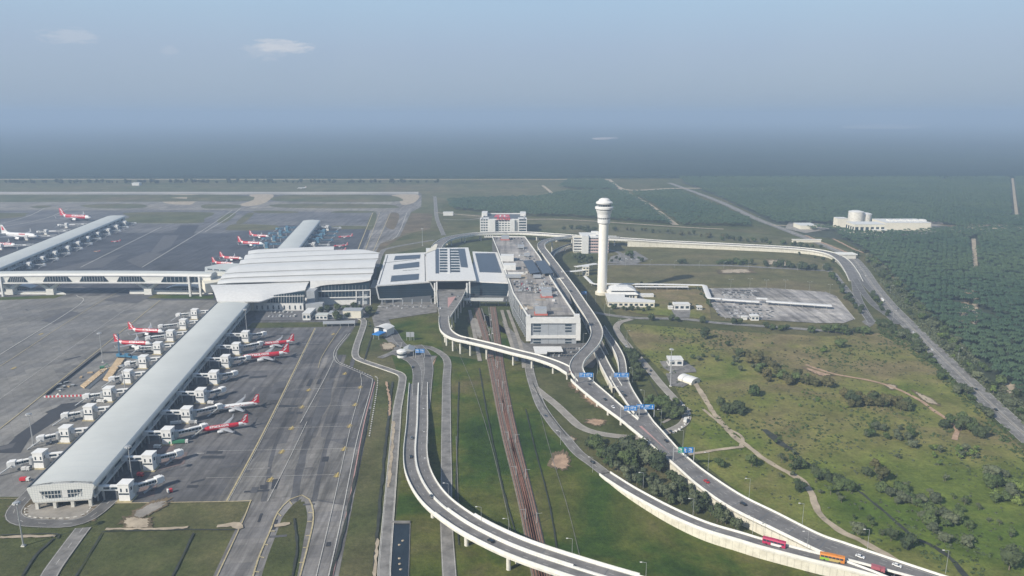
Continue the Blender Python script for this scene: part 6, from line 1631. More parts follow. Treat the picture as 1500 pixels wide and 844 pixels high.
mast('floodlight mast at the left gates close to the pier end', 49,653,25)
mast('floodlight mast halfway along the left gates', 184,575,25)
mast('tall floodlight mast on the dry grass between terminal and airfield', 619,360,32)
mast('floodlight mast near the meadow pump house, thin and pale', 982,566,24)
mast('communications mast beside the flat white meadow building', 982,547,24)
# catenary masts along the rail
for q,s in ((RAILS[0],1),(RAILS[1],-1)):
    for i,k in enumerate(range(12,len(q)-6,11)):
        p = offs(q,s*4.6)[k]; t = thing('catenary_mast', f'overhead line mast on the {"left" if s>0 else "right"} side of the railway, {ORD[min(i,15)]} from the mall', 'mast', (p.x,p.y,0), 0, 'overhead line masts')
        MB().box(-.2,.2,-.2,.2,0,7.5).build('pole', M['steel'], t); MB().beam((0,0,6.8),(s*3.2,0,7.2),.15,.15).build('bracket', M['steel'], t); MB().box(-.9,.9,-.9,.9,0,.5).build('base', M['concrete'], t)
for i in range(16):
    k = i; u, v = [(1006,599),(1008,604),(1009,609),(1008.5,613),(1006,618),(1003,623),(999,627),(995,630),(990,632.5),(1001,595),(986,634.5)][i%11] if i < 11 else (0,0)
    if i >= 11: break
    t = thing('hazard_block', 'white hazard block on the outside of the gravel loop bend', 'road block', W(u,v), R(20*i), 'hazard blocks around the gravel loop bend')
    MB().box(-.9,.9,-.5,.5,0,1.2).build('block', M['white'], t); MB().box(-.6,.6,-.52,-.49,.5,1.0).build('stripe', M['dgrey'], t)
# ============================================================ APRON BUILDING SITE
A_, B_ = W(66,582.5), W(124,580.5)
for k in range(22):
    p = A_.lerp(B_,k/21); o = MB().prism([(-.75,-.35),(.75,-.35),(.75,.35),(-.75,.35)],0,1.5)
    o = o.build('water_barrier', M['red'] if k%2 else M['white']); o.location = p; tag(o, ('red' if k%2 else 'white')+' plastic barrier in the striped row left of the near pier', 'barrier', 'striped barrier row')
t = thing('site_hoarding', 'dark blue site fence enclosing the apron building site', 'fence', W(66,581))
b = MB(); o_ = W(66,581)
pp = [W(68,579.5)-o_, W(146,518)-o_, W(228,515.5)-o_]
for a,c_ in zip(pp,pp[1:]): b.beam(a+V3((0,0,.9)),c_+V3((0,0,.9)),.4,1.8)
b.build('panel', mat('site_fence_panel',(.05,.055,.065),.8), t)
for nm,lab,q,m,h in [('formwork','long tan formwork trench of the apron building site, left of two',[(118,566),(124,569.5),(158,541),(153,538)],'tan',1.0),('formwork','short tan formwork slab of the apron building site, right of two',[(151,557),(160,559),(183,527),(172,526)],'tan',1.4)]:
    q2 = poly(q); c = q2[0]; t = thing(nm, lab, 'formwork', c); MB().prism([p-c for p in q2],0,h).build('slab', M[m], t)
    b = MB(); 
    for k in range(10):
        p = (q2[1]-c).lerp(q2[2]-c,k/9); b.tube((p.x,p.y,0),(p.x,p.y,h+1.1),.12,5)
    b.build('rail_post', M['dgrey'], t)
q2 = poly([(125,569),(130,571),(162,543),(158,541)]); struct('trench', MB().sheet(q2,.5), M['dgrey'])
c = W(180,524); t = thing('mobile_crane', 'teal blue crane with a raised lattice boom on the apron building site', 'crane', c, R(-10))
b = MB(); b.box(-4,10,-1.5,1.5,1.2,2.6); b.box(-6,-2,-1.6,1.6,1.2,4.0); b.box(3,7,-1.4,1.4,2.6,4.6); b.build('carrier', M['crane'], t)
MB().box(7,9,-1.3,.5,2.6,4.4).build('cab', M['glass'], t)
b = MB()
for y in (-.5,.5):
    for o_ in (-.4,.4): b.beam((-3.5+o_,y,2.6),(-2.0+o_*.4,y*.5,25),.22,.22)
for k in range(14): z_ = 3+k*1.55; b.beam((-3.5-.4,-.5,z_),(-3.0+.3,.5,z_+1.5),.15,.15)
b.beam((3,0,4.2),(-2,0,24.5),.12,.12); b.build('boom', M['crane'], t)
for x in (-4,-1.5,4.5,8):
    for y in (-1.5,1.5): MB().tube((x,y-.25,.65),(x,y+.25,.65),.65,10).build('wheel', M['tyre'], t)
MB().box(11,24,-1.2,1.2,0,2.4).build('counterweight_trailer', M['crane'], t)
c = W(150,541); t = thing('excavator', 'small dark green excavator on the apron building site', 'excavator', c, R(30))
MB().box(-2,2,-1.3,1.3,1,3).build('house', M['busgreen'], t); MB().box(-2.2,2.2,-1.6,-.9,0,1).build('track', M['tyre'], t); MB().box(-2.2,2.2,.9,1.6,0,1).build('track', M['tyre'], t)
b = MB(); b.beam((1.5,0,2.4),(4.5,0,5),.5,.5); b.beam((4.5,0,5),(6.2,0,1.2),.4,.4); b.build('arm', M['busgreen'], t)
for k in range(20):
    u, v = random.uniform(80,200), 0; f = (u-80)/120; v = 575-f*50+random.uniform(-8,8)
    lab = ['tan pile of timber on the apron building site','pale heap of material on the apron building site','dark steel crate on the apron building site'][k%3]
    t = thing(['timber_stack','material_heap','steel_crate'][k%3], lab, ['timber stack','heap','crate'][k%3], W(u,v), random.uniform(0,3), ['timber stacks','heaps','steel crates'][k%3]+' on the building site')
    b = MB()
    if k%3 == 0:
        for j in range(3): b.box(-2.4,2.4,-1+j*.7,-.45+j*.7,0,.5); b.box(-2.2,2.3,-.9+j*.65,-.4+j*.65,.5,1.0)
        b.build('plank', M['tan'], t)
    elif k%3 == 1: b.lathe((0,0,0),[(1.8,0),(1.3,.7),(.6,1.2),(.05,1.4)],9).build('mound', M['concrete'], t)
    else: b.box(-2,2,-.9,.9,.15,1.6); b.build('box', M['dgrey'], t); MB().box(-2.05,2.05,-.95,.95,1.6,1.75).build('lid', M['steel'], t)
# boulders in the canal
for u,v in ((585,798),(585,818),(585.5,826),(587,834),(590,792)):
    b = MB(); bmm = bmesh.new(); bmesh.ops.create_icosphere(bmm, subdivisions=2, radius=.8)
    for q in bmm.verts: q.co *= 1+.3*mnoise.noise(q.co*1.3+V3((u,v,0))); q.co.z *= .45
    b.add([q.co.copy() for q in bmm.verts], [[q.index for q in f.verts] for f in bmm.faces]); bmm.free()
    o = b.build('boulder', M['path']); o.location = W(u,v,.2); tag(o, 'pale rock lying in the dark canal at the bottom edge', 'rock', 'rocks in the canal')
# ============================================================ TREES
def leafmat(name, c0, c1):
    m = bpy.data.materials.new(name); m.use_nodes = True; nt = m.node_tree; b = nt.nodes['Principled BSDF']; b.inputs['Roughness'].default_value = .85; b.inputs['Specular IOR Level'].default_value = .15
    oi = nt.nodes.new('ShaderNodeObjectInfo'); v = pos(nt)
    n1 = noise_node(nt, v, .45, 3, .6); f = nt.nodes.new('ShaderNodeMath'); f.operation = 'MULTIPLY_ADD'; nt.links.new(oi.outputs['Random'], f.inputs[0]); f.inputs[1].default_value = .45; 
    nt.links.new(n1, f.inputs[2]); g2 = nt.nodes.new('ShaderNodeMath'); g2.operation = 'SUBTRACT'; nt.links.new(f.outputs[0], g2.inputs[0]); g2.inputs[1].default_value = .22
    c = ramp(nt, g2.outputs[0], [(.25,c0),(.75,c1)]); nt.links.new(c, b.inputs['Base Color']); return m
LM = {'dark': leafmat('dark_foliage',(.036,.052,.027),(.072,.090,.042)), 'green': leafmat('green_foliage',(.045,.070,.026),(.09,.12,.045)),
      'olive': leafmat('olive_foliage',(.060,.066,.030),(.125,.110,.050)), 'bright': leafmat('bright_foliage',(.08,.125,.035),(.15,.19,.05)), 'grey': leafmat('grey_green_foliage',(.06,.075,.045),(.125,.14,.08)),
      'palm': leafmat('palm_foliage',(.028,.055,.026),(.062,.095,.04))}
def crown_mesh(seed, h, w, nl, nleaf, m, sparse=0.0, trunkh=.3):
    r = random.Random(seed); b = MB(); lobes = []
    for k in range(nl):
        a = r.uniform(0,6.28); rr = w*.5*math.sqrt(r.random())*.75; zz = h*(trunkh + (1-trunkh)*r.uniform(.18,.8)); s = w*r.uniform(.17,.30)
        lobes.append((V3((rr*math.cos(a), rr*math.sin(a), zz)), s))
    lobes.append((V3((0,0,h*.78)), w*.26))
    bmm = bmesh.new(); bmesh.ops.create_icosphere(bmm, subdivisions=2, radius=1.0); bv = [v.co.copy() for v in bmm.verts]; bf = [[v.index for v in f.verts] for f in bmm.faces]; bmm.free()
    for c, s in lobes:
        if r.random() < sparse: continue
        vs = []
        for v in bv:
            q = v*s*(1 + .38*mnoise.noise(v*1.9 + c*3.1 + V3((seed,0,0)))); q.z *= .8; vs.append(c + q*.86)
        b.add(vs, bf)
    for k in range(nleaf):
        c, s = r.choice(lobes); d = V3((r.gauss(0,1),r.gauss(0,1),r.gauss(0,1)*.8+.15)).normalized(); p = c + d*s*r.uniform(.75,1.22)
        q = w*r.uniform(.045,.10); n = (d + V3((r.uniform(-.7,.7),r.uniform(-.7,.7),r.uniform(-.4,.7)))).normalized(); x = n.orthogonal().normalized(); y = n.cross(x); a = r.uniform(0,6.28)
        x, y = x*math.cos(a)+y*math.sin(a), y*math.cos(a)-x*math.sin(a)
        b.add([p-x*q, p+y*q*.8, p+x*q, p-y*q*.7+n*q*.2], [(0,1,2,3)])
    return b.mesh('crown', m)
def trunk_mesh(seed, h, w, r0=.32):
    r = random.Random(seed+50); b = MB(); b.tube((0,0,-.2),(r.uniform(-.3,.3),r.uniform(-.3,.3),h*.62),r0,7,r2=r0*.45)
    for k in range(4): a = r.uniform(0,6.28); b.tube((0,0,h*r.uniform(.28,.45)),(w*.3*math.cos(a),w*.3*math.sin(a),h*r.uniform(.6,.75)),r0*.4,5,r2=r0*.15)
    return b.mesh('trunk', M['trunk'])
TV = {}
def variant(kind, shape, k):
    key = (kind, shape, k)
    if key not in TV:
        sd = hash((kind,shape)) % 97 + k*13; sd = {'dark':1,'green':2,'olive':3,'bright':4,'grey':5}[kind]*100 + {'round':10,'tall':20,'bush':30,'thin':40}[shape] + k
        h, w, nl, nf, sp_, th = {'round':(10,10,11,420,.0,.22),'tall':(12,7.5,11,380,.0,.15),'bush':(3.4,5.2,7,260,.0,.0),'thin':(8,7,6,230,.35,.45)}[shape]
        TV[key] = (crown_mesh(sd,h,w,nl,nf,LM[kind],sp_,th), trunk_mesh(sd,h,w,.28 if shape != 'bush' else .12))
    return TV[key]
rt = random.Random(21)
TREES = []
def tree(u, v, s, kind='green', shape='round', label=None, group=None, name=None, p=None):
    p = p or W(u,v)
    if blocked(p, s, shape): return
    d = math.hypot(p.x, p.y); SPEC.append((s*{'round':10,'tall':12,'bush':4,'thin':8}[shape]/math.hypot(d,H), p, s, kind, shape, label, group, name, rt.randrange(3), rt.uniform(0,6.28), (s*rt.uniform(.88,1.12), s*rt.uniform(.88,1.12), s*rt.uniform(.85,1.15))))
SPEC = []
def blocked(p, s, shape):
    a = np.array((p.x,p.y))
    for arr, w in ROADX:
        d = np.min(np.hypot(arr[:,0]-a[0], arr[:,1]-a[1]))
        if d < w/2 + .9 + 2.4*s*(shape != 'bush'): return True
    return False
def rarr(c): return np.array([(q.x,q.y) for q in resample(list(c), 2.5)])
ROADX = [(rarr(cM),0),(rarr(cE),8.5),(rarr(cA),17),(rarr(cB),11),(rarr(cC),12),(rarr(cD1),9),(rarr(cD2),7.5),(rarr(cG),19),(rarr(cH),15)]
for a_, b_r in ((LCL,LCR),(RCL,RCR)): ROADX.append((np.concatenate([rarr(a_),rarr(b_r),rarr([x.lerp(y,.5) for x,y in zip(a_,b_r)])]), 1.5))
ROADX[0] = (np.concatenate([rarr(HWL),rarr(HWR),rarr(cM),rarr([a.lerp(b,.25) for a,b in zip(HWL,HWR)]),rarr([a.lerp(b,.75) for a,b in zip(HWL,HWR)])]), 1.5)
def plant(rec):
    _, p, s, kind, shape, label, group, name, vk, rz, sc = rec
    cm, tm = variant(kind, shape, vk)
    nm = name or ('bush' if shape == 'bush' else 'broadleaf_tree')
    t = thing(nm, label, 'bush' if shape == 'bush' else 'tree', (p.x,p.y,0), rz, group); t.scale = sc
    for n_, me in (('crown',cm),('trunk',tm)):
        o = bpy.data.objects.new(n_, me); COL.objects.link(o); o.parent = t
def clump(pts, n, s, kinds, shape, label, group, spread=2.0, svar=.3):
    "trees strung along a measured line with some scatter (metres)"
    q = smooth_path([W(u,v) for u,v in pts], 1.0)
    for k in range(n):
        p = q[int((k+.5)/n*(len(q)-1))] + V3((rt.gauss(0,spread), rt.gauss(0,spread), 0))
        kd = rt.choice(kinds); tree(0,0,s*rt.uniform(1-svar,1+svar),kd,shape,label.replace('*',{'dark':'dark','green':'green','olive':'olive-brown','bright':'bright yellow-green','grey':'grey-green'}[kd]),group,p=p)
# hedge wood between slip road and highway
clump([(868,655),(885,668),(905,680),(925,690)],15,.9,['dark','green'],'round','* broadleaf tree at the upper end of the wood between slip road and highway','wood between the slip road and the highway',3)
clump([(915,662),(935,672),(955,682),(970,695)],20,.95,['dark','grey'],'round','* broadleaf tree in the thick wood beside the highway, by the lowest gantry','wood between the slip road and the highway',4)
clump([(905,690),(945,712),(985,732),(1030,752),(1080,772),(1128,787)],58,.72,['dark','grey','dark'],'tall','* slender tree in the long wood between slip road and highway','wood between the slip road and the highway',3.6)
clump([(975,700),(1000,717),(1030,739),(1062,759),(1095,777),(1125,789)],34,.66,['dark','dark','grey'],'tall','* tree in the row against the white retaining wall','trees against the retaining wall',1.2)
clump([(878,575),(890,590),(900,600),(905,612)],8,.75,['dark'],'round','* tree in the shade between the two merging carriageways','trees between the carriageways',2)
clump([(895,548),(885,545)],3,.7,['dark'],'round','* tree squeezed below the snaking ramp','trees below the snaking ramp',2)
clump([(920,520),(932,545),(940,562)],14,.8,['dark'],'round','* tree in the dark hedge right of the bowed carriageway','hedge right of the bowed carriageway',2.5)
clump([(950,598),(965,600),(978,596),(985,606),(975,615)],24,.8,['dark','green'],'round','* tree in the round grove inside the gravel loop','grove inside the gravel loop',4.5)
# meadow groves
clump([(1090,520),(1105,528),(1120,536),(1132,540)],13,.72,['olive'],'round','* round tree in the uppermost brownish grove of the meadow','uppermost meadow grove',4)
clump([(1128,552),(1150,558),(1175,562),(1200,566)],22,.74,['olive','olive','green'],'round','* tree in the long brownish grove in the middle of the meadow','middle meadow grove',6)
clump([(1240,595),(1262,588),(1285,590),(1310,596),(1330,600)],24,.78,['olive','olive','dark'],'round','* tree in the big brownish grove right of the meadow centre','big brown meadow grove',6)
clump([(1060,600),(1070,604),(1080,608)],9,.75,['dark'],'round','* tree in the compact dark grove left of the meadow stream','compact dark meadow grove',4)
clump([(1395,620),(1410,628),(1425,634),(1440,640)],18,.8,['dark','green'],'round','* tree in the dense green grove near the plantation highway','dense grove near the plantation highway',6)
clump([(1290,632),(1310,640),(1330,650)],17,.55,['grey','green'],'round','* small tree in the loose grey grove of the meadow','loose grey meadow grove',8)
clump([(1180,690),(1205,700),(1228,712),(1250,722)],17,.6,['dark','green'],'round','* tree in the dark strip along the stream','stream side trees',2.5)
clump([(1300,715),(1325,728),(1350,745),(1375,765),(1395,780)],36,.62,['grey','green','grey'],'round','* tree in the long belt running down to the lower right of the meadow','lower right meadow belt',7)
clump([(1370,672),(1392,668),(1415,672),(1435,668)],14,.62,['bright','grey','bright'],'thin','* airy tree in the yellow-green group of the right meadow','yellow-green meadow group',6)
clump([(1450,700),(1470,715),(1490,728),(1462,735)],15,.68,['green','grey','bright'],'round','* tree in the group at the right photo edge of the meadow','right edge meadow group',6)
clump([(1365,730),(1400,735),(1430,760),(1470,790),(1490,800)],12,.55,['grey','green'],'thin','* thin tree scattered at the lower right of the meadow','thin trees at the lower right',8)
clump([(1150,555),(1120,545),(1060,530),(1030,525),(1010,515)],20,.42,['green','grey'],'round','* small tree scattered over the upper left of the meadow','small trees upper left of the meadow',9)
clump([(1150,580),(1190,590),(1240,600)],22,.5,['grey','green','bright'],'bush','* bush in the scrub below the middle brown grove','scrub below the middle grove',8)
clump([(1140,640),(1160,690),(1200,720),(1240,740),(1280,770),(1300,800)],26,.55,['grey','green'],'thin','* thin tree dotted along the dirt track and stream','thin trees by the stream',6)
clump([(1010,508),(1050,500),(1100,505),(1160,512),(1220,512),(1300,520),(1340,528)],34,.5,['green','olive'],'bush','* bush dotted along the top of the meadow','bushes at the top of the meadow',11)
for u,v,s,k,sh,l in [(1032,497,1.25,'dark','tall','tall dark tree standing alone below the coach park road'),(1066,507,.55,'dark','round','small dark tree right of the tall lone tree'),(953,470,.95,'dark','round','dark tree at the bend of the coach park road, left of a pair'),
    (984,470,.8,'dark','round','dark tree on the coach park road below the office wing'),(992,472,.7,'green','round','smaller tree touching the one below the office wing'),(1030,473,.85,'dark','round','dark tree on the roadside below the palm garden'),(1075,476,.75,'dark','round','dark tree on the roadside, left of two by the coach park entrance'),(1083,476,.7,'dark','round','dark tree on the roadside, right of two by the coach park entrance'),
    (1231,509,1.0,'green','round','round green tree with a clear shadow at the top right of the meadow'),(1206,516,.6,'bright','round','light green sapling left of the round green tree'),(1083,524,.9,'dark','round','dark tree at the top left of the uppermost grove'),(1103,580,.95,'green','round','round green tree on the left side of the open meadow'),
    (1282,690,.9,'olive','tall','brownish tree in the centre of the lower meadow, upper of a pair'),(1290,706,.9,'olive','tall','brownish tree in the centre of the lower meadow, lower of a pair'),(1268,698,.7,'dark','round','dark tree left of the brownish pair'),(1053,685,.6,'green','round','dark little tree on the grass below the highway lamps'),(1101,684,.85,'green','round','bright round tree between the dirt track and the highway'),(1172,722,.7,'dark','round','dark tree inside the bend of the dirt track'),
    (1256,784,.85,'grey','round','grey-green tree covering the dirt track above the white car'),(1305,793,.7,'dark','round','dark tree between the stream and the dirt track'),(1330,805,.8,'dark','round','dark tree right of the stream crossing'),(1478,835,1.35,'dark','round','largest dark tree in the bottom right corner'),(1415,800,.75,'grey','round','grey tree near the bottom right corner'),(1385,705,.6,'grey','thin','pale thin tree in the open right meadow'),(1315,672,.5,'grey','thin','tiny pale tree right of the stream centre')]:
    tree(u,v,s,k,sh,l)
# roadside rows
clump([(1120,482),(1145,484),(1152,484)],6,.6,['green','dark'],'round','* tree in the short row below the coach park entrance','row below the coach park',2)
clump([(1195,485),(1215,487),(1235,489),(1262,489),(1272,492)],16,.85,['dark','green','green'],'round','* tree in the thick row between coach park and meadow','thick row below the coach park',3)
clump([(1052,388),(1070,387),(1090,388),(1100,388.5)],11,.9,['dark','green'],'round','* tree in the row along the road above the coach park, left stretch','row above the coach park left',3)
clump([(1125,391),(1150,393),(1175,395),(1200,396),(1218,397)],18,.95,['dark'],'round','* tree in the row along the road above the coach park, right stretch','row above the coach park right',4)
clump([(995,386.5),(1006,386.5)],4,.7,['dark'],'round','* tree in the small group left of the long row above the coach park','small group above the coach park',2)
clump([(1212,402),(1225,414),(1238,430),(1250,448),(1262,462)],16,.75,['dark','green'],'round','* tree between the slip road and the coach park corner','trees by the slip road corner',2.5)
clump([(1240,402),(1245,412)],4,.7,['dark'],'round','* tree below the ring viaduct wall end','trees at the ring wall end',3)
clump([(1275,432),(1290,450),(1305,465)],9,.7,['dark','green'],'round','* tree in the narrow island between the slip road and highway','trees on the highway island',3)
clump([(1295,478),(1320,492),(1345,508),(1362,520),(1388,548),(1405,562),(1430,585),(1462,612),(1500,640)],90,.7,['dark','green','grey'],'round','* tree in the belt on the left side of the plantation highway','belt left of the plantation highway',6)
clump([(1262,372),(1290,395),(1312,420),(1335,445),(1368,482),(1402,520),(1440,560),(1480,600),(1510,625)],95,.75,['dark','green','grey'],'round','* tree in the belt on the plantation side of the highway','belt right of the plantation highway',7)
clump([(1340,470),(1370,505),(1400,540),(1420,560),(1460,590),(1490,610)],16,.7,['bright','grey'],'thin','* pale airy tree at the plantation edge','pale trees at the plantation edge',9)
clump([(1060,352),(1100,355),(1160,360),(1200,364),(1232,366)],20,.8,['dark','green'],'round','* tree in the scrub behind the ring viaduct','scrub behind the ring viaduct',6)
clump([(900,336),(940,340),(990,343),(1040,347),(1080,350)],26,.7,['olive','dark','grey'],'round','* tree on the dry strip behind the control tower','trees behind the control tower',9)
clump([(830,338),(850,336),(870,342)],10,.9,['dark'],'round','* tree left of the control tower behind the ring viaduct','trees left of the control tower',7)
clump([(840,378),(852,380),(866,384),(848,386)],10,.8,['dark'],'round','* tree at the foot of the office building','trees by the office building',5)
clump([(900,378),(912,384),(925,372),(940,385)],10,.7,['dark','green'],'round','* tree around the car parking right of the office building','trees right of the office building',5)
clump([(1000,362),(1060,365),(1120,366),(1190,378),(1225,388)],12,.5,['dark'],'round','* small tree in front of the ring viaduct wall','small trees before the ring wall',2)
clump([(935,420),(960,422),(990,424),(1020,425),(1036,440),(1034,450),(1000,449),(975,448)],24,.45,['green','dark'],'round','* small garden tree between the covered walkway and gate house','garden trees near the gate house',3)
clump([(895,452),(915,455),(940,456),(955,456)],9,.5,['dark','green'],'round','* small tree before the long office wing','small trees before the office wing',2)
clump([(452,462),(470,458),(500,457),(528,455),(535,460),(497,468)],15,.8,['dark'],'round','* dark tree beside the terminal service sheds','trees beside the service sheds',4)
clump([(535,468),(545,480)],3,.5,['dark'],'bush','* dark bush on the bank by the service road','bushes on the bank',2)
# low scrub of the meadow and road verges: nobody could count it
def scrub(name, label, px, n, smin, smax, thr, m, seed):
    q = poly(px); r = random.Random(seed); xs_ = [p.x for p in q]; ys_ = [p.y for p in q]; b = MB(); k = 0; tries = 0
    while k < n and tries < n*12:
        tries += 1; p = V3((r.uniform(min(xs_),max(xs_)), r.uniform(min(ys_),max(ys_)), 0))
        if not inpoly(p, q) or mnoise.noise(p*.012+V3((seed,0,0)))+.35*mnoise.noise(p*.06) < thr or blocked(p, .15, 'bush'): continue
        k += 1; s = r.uniform(smin,smax)
        for i in range(9):
            d = V3((r.gauss(0,1),r.gauss(0,1),abs(r.gauss(0,.6)))).normalized(); c = p + V3((d.x*s*.7,d.y*s*.7,d.z*s*.8+.1)); x = V3((r.uniform(-1,1),r.uniform(-1,1),r.uniform(-.4,.4))).normalized()*s*.5; y = d.cross(x).normalized()*s*.45
            b.add([c-x,c+y,c+x,c-y], [(0,1,2,3)])
    tag(b.build(name, m), label, 'scrub', kind='stuff')
MEADOW = [(905,475),(1000,480),(1100,487),(1210,493),(1285,488),(1330,500),(1420,585),(1500,660),(1560,760),(1480,850),(1385,840),(1260,790),(1100,715),(1010,650),(1012,605),(985,560),(930,505)]
scrub('meadow_scrub','low green scrub dotted in patches over the meadow', MEADOW, 1500, .5, 1.7, .08, LM['green'], 3)
scrub('meadow_scrub','low pale scrub scattered thinly across the whole meadow', MEADOW, 1300, .4, 1.2, -.25, LM['grey'], 8)
scrub('verge_scrub','bright weedy scrub between the plantation highway and the oil palms', [(1262,365),(1290,385),(1330,425),(1385,480),(1460,555),(1560,640),(1530,665),(1450,590),(1380,522),(1330,468),(1300,430)], 2600, .8, 2.6, -.3, LM['grey'], 5)
scrub('verge_scrub','weedy scrub on the meadow side of the plantation highway', [(1280,470),(1300,466),(1345,505),(1400,556),(1470,622),(1520,668),(1500,680),(1440,620),(1380,560),(1330,515),(1290,490)], 900, .6, 1.8, -.3, LM['green'], 6)
# ============================================================ PLANTATION AND FAR FOREST (too many to count)
def palmfield(name, label, px, step, maxy=4200):
    poly_ = [W(u,v) for u,v in px]; xs_ = [p.x for p in poly_]; ys_ = [p.y for p in poly_]
    r = np.random.RandomState(4); X, Y = np.meshgrid(np.arange(min(xs_),max(xs_),step), np.arange(min(ys_),min(max(ys_),maxy),step*.87)); X[1::2] += step/2
    X = X.ravel()+r.uniform(-1.3,1.3,X.size); Y = Y.ravel()+r.uniform(-1.3,1.3,Y.size)
    ins = np.zeros(X.size,bool); n = len(poly_); j = n-1
    for i in range(n):
        xi,yi,xj,yj = poly_[i].x,poly_[i].y,poly_[j].x,poly_[j].y
        if yi != yj: ins ^= ((yi>Y)!=(yj>Y)) & (X < (xj-xi)*(Y-yi)/(yj-yi)+xi)
        j = i
    for cl in CLEAR: ins &= ~(((X-cl[0])/cl[2])**2+((Y-cl[1])/cl[3])**2 < 1)
    for pth, wd in CLEARP:
        pp = np.array([(p.x,p.y) for p in pth])
        for q in pp: ins &= ((X-q[0])**2+(Y-q[1])**2 > wd*wd)
    X, Y = X[ins], Y[ins]; N = X.size
    NF = 9; V = []; 
    ang = (np.arange(NF)/NF*2*np.pi)[None,:] + r.uniform(0,6.28,(N,1)); S_ = r.uniform(.6,1.12,(N,1)); h = r.uniform(5.0,10.5,(N,1)); ln = 5.3*S_; hw = 1.25*S_
    ca, sa = np.cos(ang), np.sin(ang); tl = r.uniform(-.6,.6,(N,NF))
    def P_(d, side, dz): return np.stack([X[:,None]+ca*d-sa*side, Y[:,None]+sa*d+ca*side, h+dz], -1)
    v0 = P_(0*ca, 0*ca, .2+0*ca); v1 = P_(ln*.5+0*ca, hw+0*ca, 1.0+tl); v2 = P_(ln*.5+0*ca, -hw+0*ca, 1.2-tl*.3); v3 = P_(ln+0*ca, .25*hw+0*ca, -1.0+tl)
    vm = P_(ln*.55+0*ca, 0*ca, 1.9+tl)
    V = np.stack([v0,v1,v3,v2,vm],2).reshape(-1,3)
    nf = N*NF; base = (np.arange(nf)*5)[:,None]
    Fq = np.concatenate([base+np.array([0,1,4]), base+np.array([1,2,4]), base+np.array([2,3,4]), base+np.array([3,0,4])]).astype(np.int32)
    me = bpy.data.meshes.new(name); me.vertices.add(len(V)); me.vertices.foreach_set('co', V.astype(np.float32).ravel()); me.loops.add(Fq.size); me.loops.foreach_set('vertex_index', Fq.ravel())
    me.polygons.add(len(Fq)); me.polygons.foreach_set('loop_start', np.arange(0,Fq.size,3,dtype=np.int32)); me.polygons.foreach_set('loop_total', np.full(len(Fq),3,np.int32)); me.update()
    me.materials.append(PALM); o = bpy.data.objects.new(name, me); COL.objects.link(o); tag(o, label, 'plantation', kind='stuff'); print(name, N, 'palms'); return o
def palmmat():
    m = bpy.data.materials.new('plantation_fronds'); m.use_nodes = True; nt = m.node_tree; b = nt.nodes['Principled BSDF']; b.inputs['Roughness'].default_value = .7; b.inputs['Specular IOR Level'].default_value = .25
    v = pos(nt); c = ramp(nt, noise_node(nt, v, .004, 4, .6), [(.35,(.034,.066,.038)),(.65,(.055,.088,.044))])
    c = mix(nt, 1.0, c, ramp(nt, noise_node(nt, v, .09, 3, .7), [(.32,(.68,.72,.76)),(.68,(1.4,1.34,1.22))]), 'MULTIPLY'); nt.links.new(c, b.inputs['Base Color']); return m
PALM = palmmat()
CLEAR = [(W(1295,336).x,W(1295,338).y+30,120,75),(W(1340,334).x,W(1340,334).y+10,90,60),(W(1183,333).x,W(1183,333).y+10,60,40),(W(1416,452).x,W(1416,455).y,12,45),(W(1436,334).x,W(1436,336).y,95,12),(W(1428,460).x,W(1428,460).y,5,50),(W(1415,428).x,W(1415,428).y,25,4),(W(1298,370).x,W(1285,356).y,40,9)]
CLEARP = [(resample([W(1130,331),W(1180,332),W(1240,333)],10),14),(resample([W(905,275),W(930,279),W(1000,276),W(1120,277.5)],12),17),(resample([W(905,275),W(950,300),W(990,330)],10),9),(resample([W(1480,236),W(1488,320)],12),10),(resample([W(1381,268),W(1391,253)],12),7),(resample([W(1426,350),W(1428,395)],9),6)]
for l_ in ((1480,236,1490,322),(1426,350,1429,398),(1378,285,1392,255)): road('track', [(l_[0],l_[1]),((l_[0]+l_[2])/2,(l_[1]+l_[3])/2),(l_[2],l_[3])], 7, 'path', edge=False, step=20)
struct('forest_floor', MB().sheet(poly([(1238,352),(1262,368),(1290,392),(1320,425),(1375,482),(1450,560),(1620,690),(1620,262),(1000,262),(1000,268),(1060,292),(1130,326),(1185,346)]), .02), mat('plantation_floor',(.030,.042,.022),.95,var=.4,vscale=.05))
palmfield('palm_plantation','dense blue-green oil palm plantation right of the highway', [(1240,354),(1268,370),(1300,396),(1330,432),(1388,488),(1455,552),(1620,680),(1620,262),(995,262),(1005,270),(1060,293),(1130,325),(1150,331),(1190,338),(1225,340),(1230,350)], 8.3)
palmfield('palm_plantation','block of oil palms behind the red-marked headquarters and the control tower', [(655,296),(700,293),(790,291),(822,284),(880,281),(905,282),(935,284),(990,281),(1040,300),(1095,323),(1100,333),(1000,331),(830,318),(760,317),(660,307)], 8.6)
palmfield('palm_plantation','narrow block of oil palms beyond the airfield grass at centre', [(818,275),(830,266),(885,265.5),(900,273),(905,279),(860,279)], 9.5)
clump([(0,268.5),(100,268.5),(200,268.3),(300,268.3),(400,268.2),(500,268),(600,268),(640,268)],120,1.1,['dark'],'round','* tree in the thin belt beyond the runway','tree belt beyond the runway',14)
